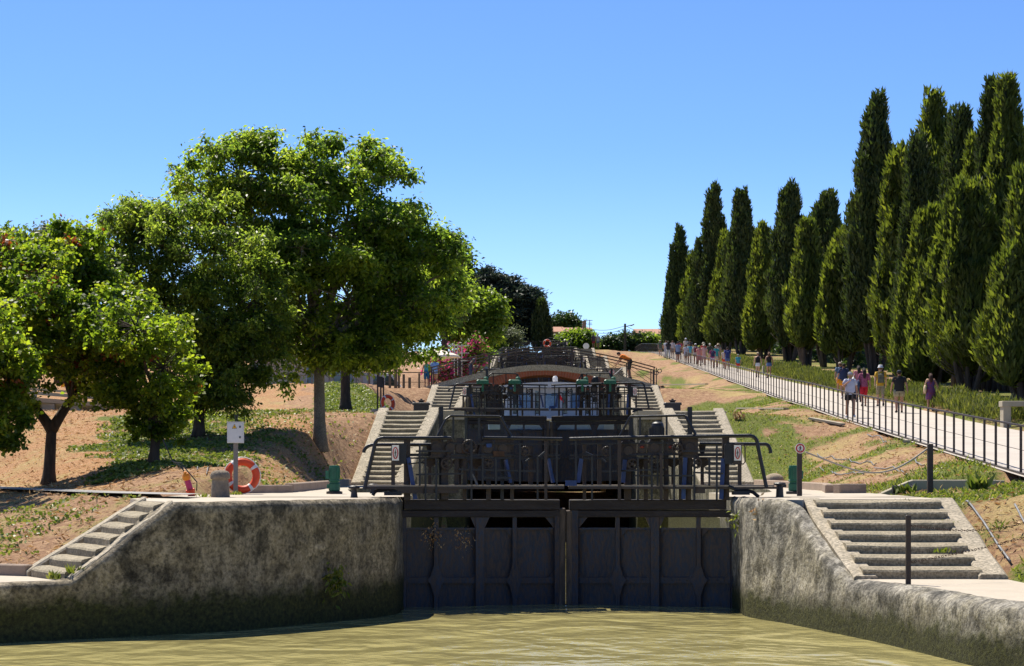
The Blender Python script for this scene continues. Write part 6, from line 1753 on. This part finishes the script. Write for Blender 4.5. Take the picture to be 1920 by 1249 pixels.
def person(foot, h, face, label, sp, group=None):
    """foot = ground point; face 0 = walking away from the camera; sp = clothes and pose"""
    t = thing('person', label, 'person', foot, face, group)
    s = h / 1.72; b = sp.get('bend', 0); st = sp.get('stride', .16); ph = sp.get('ph', 1); wd = sp.get('wide', 1.0)
    V = lambda x, y, z: tf_bend(Vector((x, y, z)), b) * s
    sh = .165 * (sp.get('sh', 1.0))
    J = {}
    for sd_ in (-1, 1):
        k = ph * sd_
        J['hip', sd_] = V(.085 * sd_ * wd, 0, .90); J['knee', sd_] = V(.095 * sd_ * wd, .03 + .8 * st * max(k, -.2), .50 + (.03 if k > 0 else 0))
        J['ank', sd_] = V(.10 * sd_ * wd, st * (1.1 if k > 0 else -1.1), .085 + (.05 if k < 0 and st > .1 else 0)); J['toe', sd_] = V(.11 * sd_ * wd, st * (1.1 if k > 0 else -1.1) + .15, .035)
        J['sho', sd_] = V(sh * sd_, 0, 1.40)
        arm = sp.get('arm', {}).get(sd_)
        if arm is None: arm = ((.235, -.06 * k * 1.0 - .02, 1.13), (.25, .02 - .16 * k, .90))
        J['elb', sd_] = V(arm[0][0] * sd_ * (wd if wd > 1 else 1), arm[0][1], arm[0][2]) if not sp.get('armabs') else Vector(arm[0]) * s
        J['wri', sd_] = V(arm[1][0] * sd_ * (wd if wd > 1 else 1), arm[1][1], arm[1][2]) if not sp.get('armabs') else Vector(arm[1]) * s
    # body: one skinned surface
    vs, es, rs = [], [], []

    def av(p, r, par=None):
        vs.append(p); rs.append(r * s); i = len(vs) - 1
        if par is not None: es.append((par, i))
        return i
    pel = av(V(0, 0, .95), .12 * wd); wa = av(V(0, 0, 1.10), .115 * wd, pel); ch = av(V(0, 0, 1.30), .13 * wd, wa)
    nb = av(V(0, .0, 1.43), .065, ch); nk = av(V(0, .012, 1.50), .052, nb); hd = av(V(0, .02, 1.585), .078, nk); ht = av(V(0, .015, 1.665), .070, hd)
    roots = [pel]
    for sd_ in (-1, 1):
        a = av(J['sho', sd_], .062, ch); e = av(J['elb', sd_], .042, a); w = av(J['wri', sd_], .028, e)
        d = (J['wri', sd_] - J['elb', sd_]).normalized(); pm = av(J['wri', sd_] + d * .06 * s, .036, w); tip = J['wri', sd_] + d * .10 * s
        cr = d.cross(Vector((1, 0, 0))); cr = cr.normalized() if cr.length > .1 else Vector((0, 1, 0))
        if sp.get('hands', True):
            for f, (off, ln) in enumerate(((-.027, .062), (-.009, .074), (.009, .070), (.026, .055))):
                q0 = J['wri', sd_] + d * .075 * s + cr * off * s
                i0 = av(q0, .011); roots.append(i0); i1 = av(q0 + d * ln * .55 * s + Vector((-.006 * sd_, 0, 0)) * s, .009, i0); av(q0 + d * ln * s + Vector((-.02 * sd_, 0, 0)) * s, .007, i1)
            q0 = J['wri', sd_] + d * .03 * s + cr * .026 * s; i0 = av(q0, .012); roots.append(i0); av(q0 + (d * .045 + cr * .03) * s, .009, i0)
        hp = av(J['hip', sd_], .095 * wd, pel); kn = av(J['knee', sd_], .062 * wd, hp); an = av(J['ank', sd_], .040, kn); av(J['toe', sd_], .035, an)
    me = bpy.data.meshes.new('body'); me.from_pydata([tuple(v) for v in vs], es, []); me.materials.append(SKIN[sp.get('skin', 'a')])
    o = bpy.data.objects.new('body', me); COL.objects.link(o); o.parent = t
    o.modifiers.new('skin', 'SKIN'); lay = me.skin_vertices[0].data
    for i, r in enumerate(rs): lay[i].radius = (r, r); lay[i].use_root = i in roots
    o.modifiers['skin'].use_smooth_shade = True
    sb = o.modifiers.new('sub', 'SUBSURF'); sb.levels = 1; sb.render_levels = 1
    # face: nose, eyes, ears
    fb = MB(); H = lambda x, y, z: V(x, y, z)
    fb.ball(H(0, .105, 1.575), (.012 * s, .018 * s, .018 * s), 5)
    for x in (-.078, .078): fb.ball(H(x, .012, 1.58), (.012 * s, .022 * s, .03 * s), 5)
    fb.build('ears_and_nose', SKIN[sp.get('skin', 'a')], t, sm=True, local=True)
    fb = MB()
    for x in (-.03, .03): fb.ball(H(x, .092, 1.60), .010 * s, 5)
    fb.bar(H(-.025, .093, 1.535), H(.025, .093, 1.535), .008 * s); fb.build('eyes_and_mouth', M['rust'], t, local=True)

    def loft(rings, n=14):
        mb = MB(); rows = []
        for z, rx, ry, oy in rings: rows.append([V(rx * math.cos(2 * math.pi * i / n), oy + ry * math.sin(2 * math.pi * i / n), z) for i in range(n + 1)])
        A = np.array([[tuple(v) for v in r] for r in rows]); mb.grid(A[:, :, 0], A[:, :, 1], A[:, :, 2]); return mb
    w = wd
    if sp.get('top') is not None:
        lo = sp.get('hem', .86); tops = [(lo, .185 * w, .135 * w, 0), (1.0, .172 * w, .128 * w, 0), (1.12, .165 * w, .122 * w, 0), (1.28, .18 * w, .128 * w, 0), (1.38, sh + .02, .115, 0), (1.43, sh - .02, .09, 0), (1.465, .075, .07, .005)]
        if sp.get('dress'): tops = [(sp.get('hem', .50), .21 * w, .17 * w, 0), (.75, .205 * w, .165 * w, 0)] + [(.95, .185 * w, .145 * w, 0), (1.10, .145 * w, .115 * w, 0)] + tops[3:]
        if sp.get('tank'): tops = tops[:-3] + [(1.36, sh - .015, .112, 0), (1.41, sh - .06, .085, 0)]
        mb = loft(tops)
        if not sp.get('tank'):
            for sd_ in (-1, 1):
                e = J['sho', sd_].lerp(J['elb', sd_], sp.get('sleeve', .62)); i0 = J['sho', sd_] + Vector((-.05 * sd_, 0, .0)) * s
                mb.tube([i0, J['sho', sd_], J['sho', sd_].lerp(e, .5), e], [.07 * s, .076 * s, .072 * s, .066 * s], 10)
        mb.build('dress' if sp.get('dress') else 'shirt', sp['top'], t, sm=True, local=True)
    if sp.get('bot') is not None:
        kind = sp.get('bk', 'shorts'); f = {'shorts': .62, 'short': .32, 'knee': 1.08, 'long': 1.95}[kind]
        mb = loft([(.80, .17 * w, .125 * w, 0), (.90, .18 * w, .132 * w, 0), (1.0, .168 * w, .124 * w, 0), (1.03, .162 * w, .12 * w, 0)])
        for sd_ in (-1, 1):
            hp, kn, an = J['hip', sd_], J['knee', sd_], J['ank', sd_]
            if f <= 1: e = hp.lerp(kn, f); pts, rad = [hp + Vector((0, 0, .03 * s)), hp.lerp(e, .5), e], [.105 * s * w, .105 * s * w, .10 * s * w]
            else: e = kn.lerp(an, f - 1); pts, rad = [hp + Vector((0, 0, .03 * s)), hp.lerp(kn, .5), kn, e], [.105 * s * w, .098 * s * w, .078 * s * w, .066 * s]
            mb.tube(pts, rad, 10)
        mb.build('trousers' if f > 1 else 'shorts', sp['bot'], t, sm=True, local=True)
    mb = MB()
    for sd_ in (-1, 1):
        an, to = J['ank', sd_], J['toe', sd_]; mb.tube([an + Vector((0, -.06, -.045)) * s, an + Vector((0, -.01, -.035)) * s, to + Vector((0, -.05, .01)) * s, to + Vector((0, .01, -.002)) * s], [.034 * s, .046 * s, .044 * s, .03 * s], 8)
    mb.build('shoes', sp.get('shoe', M['iron']), t, sm=True, local=True)
    hc = sp.get('hair', cloth((.03, .02, .015)))
    mb = MB(); mb.ball(V(0, -.008, 1.625), (.088 * s, .100 * s, .085 * s), 8)
    if sp.get('long'):
        mb.tube([V(0, -.06, 1.64), V(0, -.10, 1.54), V(0, -.125, 1.40), V(0, -.125, 1.52 - sp['long'])], [.07 * s, .085 * s, .085 * s, .04 * s], 8)
    if sp.get('hair') is not False: mb.build('hair', hc, t, sm=True, local=True)
    if sp.get('hat') is not None:
        mb = MB(); hk = sp.get('hk', 'cap'); c = V(0, .0, 1.66)
        if hk == 'cap':
            mb.ball(c + Vector((0, -.005, -.005)) * s, (.096 * s, .108 * s, .075 * s), 8); mb.prism([c + Vector(v) * s for v in ((-.075, .06, -.01), (.075, .06, -.01), (.06, .17, -.025), (-.06, .17, -.025))], (0, 0, .012 * s))
        else:
            br_ = .17 if hk == 'straw' else .135
            mb.lathe(c, [(br_ * s, -.035 * s), (br_ * .98 * s, -.02 * s), (.10 * s, .0), (.097 * s, .05 * s), (.07 * s, .085 * s), (.001, .09 * s)], 16)
        mb.build('hat', sp['hat'], t, sm=True, local=True)
    bg = sp.get('bag')
    if bg == 'back':
        mb = MB(); mb.rbox(V(0, -.19, 1.18), (.26 * s, .15 * s, .40 * s), .05 * s); mb.rbox(V(0, -.27, 1.10), (.20 * s, .06 * s, .18 * s), .03 * s)
        for x in (-.1, .1): mb.tube([V(x, -.13, 1.36), V(x, -.06, 1.47), V(x, .10, 1.42)], .02 * s, 6)
        mb.build('backpack', sp['bagm'], t, sm=False, local=True)
    elif bg in ('side', 'sideR'):
        q = -1 if bg == 'side' else 1
        mb = MB(); mb.ball(V(.26 * q, -.04, .98), (.07 * s, .17 * s, .20 * s), 8); mb.tube([V(.26 * q, -.04, 1.12), V(.21 * q, -.06, 1.30), V(.15 * q, -.02, 1.455), V(.2 * q, .08, 1.28), V(.26 * q, .06, 1.10)], .014 * s, 5)
        mb.build('shoulder_bag', sp['bagm'], t, sm=True, local=True)
    elif bg == 'sling':
        mb = MB(); mb.tube([V(-.14, -.04, 1.46), V(0, -.145, 1.25), V(.16, -.13, 1.0)], .022 * s, 6); mb.tube([V(.15, -.12, 1.46), V(.03, -.15, 1.25), V(-.15, -.13, 1.0)], .022 * s, 6)
        if sp.get('bagm'): mb.build('straps', sp['bagm'], t, sm=True, local=True)
    return t


def walker(px, py, h, face, label, sp, d=None, group='walkers on the footpath'):
    """stands on the footpath where the pixel ray meets it, or at distance d"""
    if d is None:
        dd = np.arange(60, 262, .1); i = int(np.argmin(np.abs(HY - (pathZ(dd) - EYE) * F / dd - py))); d = float(dd[i])
    x = (px - 960) * d / F
    return person(Vector((x, d, float(pathZ(d)))), h, face, label, sp, group)


K = cloth
khaki = K((.36, .31, .20), ((.22, .19, .12), 14)); red = K((.48, .012, .03)); navy = K((.025, .04, .10)); blk = K((.016, .016, .018)); wht = K((.70, .70, .72)); pale = K((.48, .50, .62))
BH, DK, GY = K((.10, .055, .03)), K((.018, .012, .010)), K((.45, .42, .40))
walker(1594, 783, 1.70, math.pi, 'man in a pale tee shirt and black shorts coming down the path behind the railing',
       dict(top=pale, bot=blk, hat=K((.25, .26, .32)), hk='cap', skin='a', shoe=wht, wide=1.1, stride=.20, ph=-1, arm={1: ((.27, .05, 1.16), (.10, .26, 1.33))}, bag='sling', bagm=blk, hair=GY))
walker(1582, 748, 1.72, .1, 'man in a navy shirt and orange shorts walking up behind the pale tee shirt man', dict(top=navy, bot=K((.75, .30, .01)), skin='a', shoe=wht, stride=.14, hair=DK, wide=1.15))
walker(1575, 744, 1.70, -.1, 'half hidden walker in a light cap beside the navy shirt', dict(top=K((.10, .16, .26)), bot=K((.70, .28, .01)), skin='a', hat=K((.45, .36, .28)), hair=BH, stride=.1, ph=-1), d=106)
walker(1620, 762, 1.66, .05, 'woman with long dark hair, checked shirt and red trousers', dict(top=K((.42, .12, .22), ((.12, .02, .05), 30)), bot=red, bk='knee', skin='a', hair=DK, long=.30, stride=.14, sleeve=.9, bag='side', bagm=navy))
walker(1610, 760, 1.68, .0, 'woman with a white bag hidden behind the one in red trousers', dict(top=K((.45, .16, .20)), bot=K((.05, .05, .09)), bk='long', skin='a', hair=DK, long=.22, stride=.1, bag='side', bagm=wht), d=96)
walker(1651, 762, 1.74, -.05, 'person in a yellow shirt, white sun hat and grey sling bag', dict(top=K((.62, .36, .03)), bot=khaki, bk='knee', skin='b', hat=wht, hk='sun', hair=BH, stride=.17, ph=-1, bag='back', bagm=K((.13, .13, .09)), wide=.95))
walker(1686, 774, 1.68, 0, 'stout man in a black shirt, dark cap and camouflage shorts', dict(top=blk, bot=khaki, bk='shorts', skin='a', hat=K((.02, .025, .04)), hair=DK, stride=.08, wide=1.22, sh=1.15, shoe=blk))
walker(1745, 771, 1.54, .0, 'woman in a red and blue patterned dress with a straw shoulder bag', dict(top=K((.26, .035, .035), ((.04, .06, .22), 16)), dress=True, tank=True, hem=.52, skin='a', hair=K((.05, .02, .012)), long=.24, stride=.05, bag='side', bagm=K((.55, .42, .26)), wide=1.1, arm={1: ((.28, .0, 1.12), (.36, .04, .88))}))
walker(1421, 709, 1.68, 0, 'girl in a black top and white shorts, left of two', dict(top=blk, tank=True, hem=1.0, bot=K((.62, .66, .70)), bk='short', skin='b', hair=K((.20, .12, .07)), hat=K((.50, .40, .28)), stride=.14, wide=.9), d=140)
walker(1442, 709.5, 1.74, 0, 'girl in a black top and blue denim shorts, right of two', dict(top=blk, tank=True, hem=1.0, bot=K((.10, .16, .36)), bk='short', skin='a', hair=K((.12, .06, .03)), long=.1, stride=.12, ph=-1, wide=.9), d=139)
walker(1384, 697, 1.32, .1, 'small boy in a turquoise shirt and red shorts holding a cap', dict(top=K((.05, .30, .38)), bot=K((.55, .04, .02)), bk='shorts', skin='b', hair=K((.20, .12, .06)), hat=GY, stride=.12, hands=False), d=152)
GRP = 'crowd of walkers at the far end of the path'
FAR = [  # px, d, height, face, clothes, label
    (1364, 160, 1.76, 0, dict(top=K((.03, .05, .22)), bot=K((.08, .13, .28)), bag='back', bagm=K((.03, .05, .20)), hair=DK, skin='a'), 'man with a blue backpack over blue shorts beside the hedge'),
    (1358, 163, 1.50, 0, dict(top=K((.55, .45, .42)), bot=K((.65, .06, .03)), bk='shorts', hair=BH, skin='b'), 'child in bright red shorts beside the blue backpack'),
    (1342, 168, 1.76, 0, dict(top=K((.04, .34, .34)), bot=K((.46, .42, .38)), hair=GY, skin='b', wide=1.15), 'man in a teal shirt and pale shorts'),
    (1347, 176, 1.78, 0, dict(top=K((.42, .30, .24)), bot=khaki, hat=K((.55, .42, .28)), hk='straw', skin='a'), 'straw hatted walker just behind the teal shirt'),
    (1336, 165, 1.62, 0, dict(top=K((.45, .02, .16), ((.02, .02, .08), 14)), bot=K((.55, .45, .60)), bk='shorts', hair=DK, bag='back', bagm=navy, skin='b'), 'child in a pink and white striped skirt with a dark backpack'),
    (1331, 178, 1.80, 0, dict(top=K((.05, .06, .045)), bot=K((.45, .36, .24)), hair=K((.60, .58, .54)), skin='b'), 'walker with white hair and a dark green top'),
    (1320, 175, 1.72, 0, dict(top=K((.62, .36, .34)), dress=True, hem=.5, hat=K((.66, .58, .44)), hk='sun', skin='b'), 'woman in a pale pink dress with a cream sun hat'),
    (1319, 184, 1.76, 0, dict(top=K((.50, .05, .06)), bot=red, hat=K((.62, .55, .42)), hk='straw', skin='a'), 'walker in red with a straw hat behind the pink dress'),
    (1311, 172, 1.66, 0, dict(top=K((.62, .24, .22)), dress=True, hem=.5, hat=K((.45, .48, .08)), hk='sun', skin='b'), 'woman in a salmon dress with a lime sun hat'),
    (1304, 178, 1.76, 0, dict(top=K((.46, .45, .46)), bot=K((.20, .18, .17)), hat=wht, skin='a', bag='back', bagm=K((.16, .03, .05))), 'walker in grey with a white cap and dark red bag'),
    (1293, 182, 1.70, 0, dict(top=K((.10, .42, .55)), bot=K((.30, .28, .28)), hair=BH, skin='b'), 'walker in a sky blue top'),
    (1286, 180, 1.66, 0, dict(top=K((.50, .50, .58)), bot=K((.44, .44, .46)), hair=DK, skin='a'), 'walker in a lavender grey shirt'),
    (1271, 186, 1.80, 0, dict(top=K((.26, .34, .50)), bot=K((.05, .07, .14)), hat=K((.03, .03, .04)), skin='a', wide=1.1), 'man in a light blue shirt with a dark cap'),
    (1274, 196, 1.78, 0, dict(top=K((.40, .05, .08)), bot=blk, hair=DK, skin='a', wide=1.15), 'walker in dark red behind the light blue shirt'),
    (1253, 198, 1.74, 0, dict(top=K((.05, .05, .06)), bot=K((.60, .60, .62)), bk='long', hair=DK, long=.2, skin='a'), 'woman with long dark hair in black'),
    (1249, 202, 1.72, 0, dict(top=wht, bot=K((.5, .5, .55)), bk='long', hair=BH, skin='b'), 'walker in white beside the woman in black'),
    (1261, 204, 1.70, 0, dict(top=K((.60, .50, .50)), bot=K((.4, .35, .34)), hair=BH, skin='b'), 'walker in a pale rose top'),
    (1238, 212, 1.60, 0, dict(top=K((.10, .14, .10)), bot=K((.2, .2, .2)), hat=K((.60, .52, .40)), hk='sun', skin='b'), 'lone walker with a pale hat at the far end of the crowd'),
    (1294, 206, 1.76, 0, dict(top=K((.06, .06, .07)), bot=blk, hair=DK, skin='a'), 'dark dressed walker in the middle of the crowd'),
    (1286, 214, 1.78, 0, dict(top=K((.55, .48, .42)), bot=khaki, hat=wht, hk='sun', skin='b'), 'walker in beige with a white sun hat at the back'),
]
for px, d, h, fa, sp, lb in FAR:
    sp.setdefault('hands', False); sp.setdefault('stride', random.choice([.08, .12, .15])); sp['ph'] = random.choice([-1, 1])
    walker(px, 0, h, fa, lb, sp, d=d, group=GRP)

# man bending over the bridge rail with a lever
q = P(1181, 713, 111.0); fz_ = deck(q.x)
mn = person(Vector((q.x, 111.0, fz_)), 1.76, R(82), 'man in an orange shirt and black shorts bending over the bridge rail', dict(top=K((.80, .20, .012)), bot=blk, bk='knee', skin='a', hair=DK, bend=R(58), stride=.05, wide=1.05, armabs=True,
            arm={-1: ((-.22, .52, .98), (-.10, .70, .78)), 1: ((.22, .50, .96), (.10, .68, .76))}))
h0 = P(1162, 691, 111.6); b = MB(); b.tube([P(1166, 691, 111.7), P(1154, 702, 111.4), P(1149, 704.5, 111.2)], .035, 6); tag(b.build('crank_lever', M['hose'], sm=True), 'pale bent crank lever in the hands of the orange shirted man', 'lever')
c = P(1147.5, 698, 110.2); t = thing('sign_post', 'round no walking sign on the bridge railing beside the bending man', 'sign', c)
b = MB(); figure_sign(b, c, .30, .30, oval=False); b.build('sign', [M['white'], M['red'], M['black']], t); b = MB(); b.bar(c + Vector((0, .05, .2)), c + Vector((0, .05, -.65)), .05); b.build('post', M['irono'], t)
# couple under the parasol
for px, d, h, lb, sp in ((800, 119.0, 1.56, 'woman in a turquoise top and blue skirt under the parasol', dict(top=K((.06, .36, .42)), tank=True, hem=1.0, bot=K((.01, .12, .26)), bk='knee', skin='a', hair=K((.30, .08, .03)), stride=.03)),
                         (815, 119.0, 1.62, 'person in a light blue shirt and beige trousers under the parasol', dict(top=K((.20, .38, .68)), bot=K((.50, .30, .17)), bk='knee', skin='a', hair=K((.10, .05, .03)), stride=.03, hem=.80, wide=1.1))):
    x = (px - 960) * d / F; person(Vector((x, d, EYE + (HY - 725.5) * d / F)), h, .1, lb, sp, 'couple under the parasol')
# small figures farther up
for px, py, d, h, fa, lb, sp in ((882, 709, 116, 1.35, R(-80), 'crouching boat hand in navy at the bridge end by the oleander', dict(top=K((.03, .05, .10)), bot=navy, bk='long', skin='c', hair=DK, bend=R(35), stride=.02)),
                                 (888, 688, 140, 1.6, .2, 'walker in pale pink partly hidden by the bridge railing', dict(top=K((.60, .38, .36)), bot=K((.4, .3, .28)), skin='b', hair=K((.35, .10, .05)), stride=.05, hands=False))):
    c = P(px, py, d); zz = max(gz(c.x, c.y), c.z) if c.z > 0 else gz(c.x, c.y); person(Vector((c.x, d, zz)), h, fa, lb, sp, 'people by the bridge')
for px, lb, sp in ((1113, 'distant figure in dark red at the top of the locks', dict(top=K((.10, .06, .09)), bot=K((.35, .03, .06)), hair=DK)), (1121, 'distant figure in pale grey and blue at the top of the locks', dict(top=K((.45, .42, .44)), bot=K((.10, .16, .28)), hat=wht, hk='sun'))):
    d = 244; c = P(px, 655, d); sp['hands'] = False; person(Vector((c.x, d, EYE + (HY - 654) * d / F)), 1.72, 0, lb, sp, 'distant pair at the top of the locks')
c = P(1099, 649, 236); b = MB(); b.lathe(c, [(.35, -.03), (.35, .03)], 20, rot=Matrix.Rotation(R(90), 3, 'X')); b.bar(c + Vector((0, .05, 0)), c + Vector((0, .05, -1.1)), .08)
tag(b.build('round_sign', M['white']), 'round white sign near the topmost gate', 'sign')
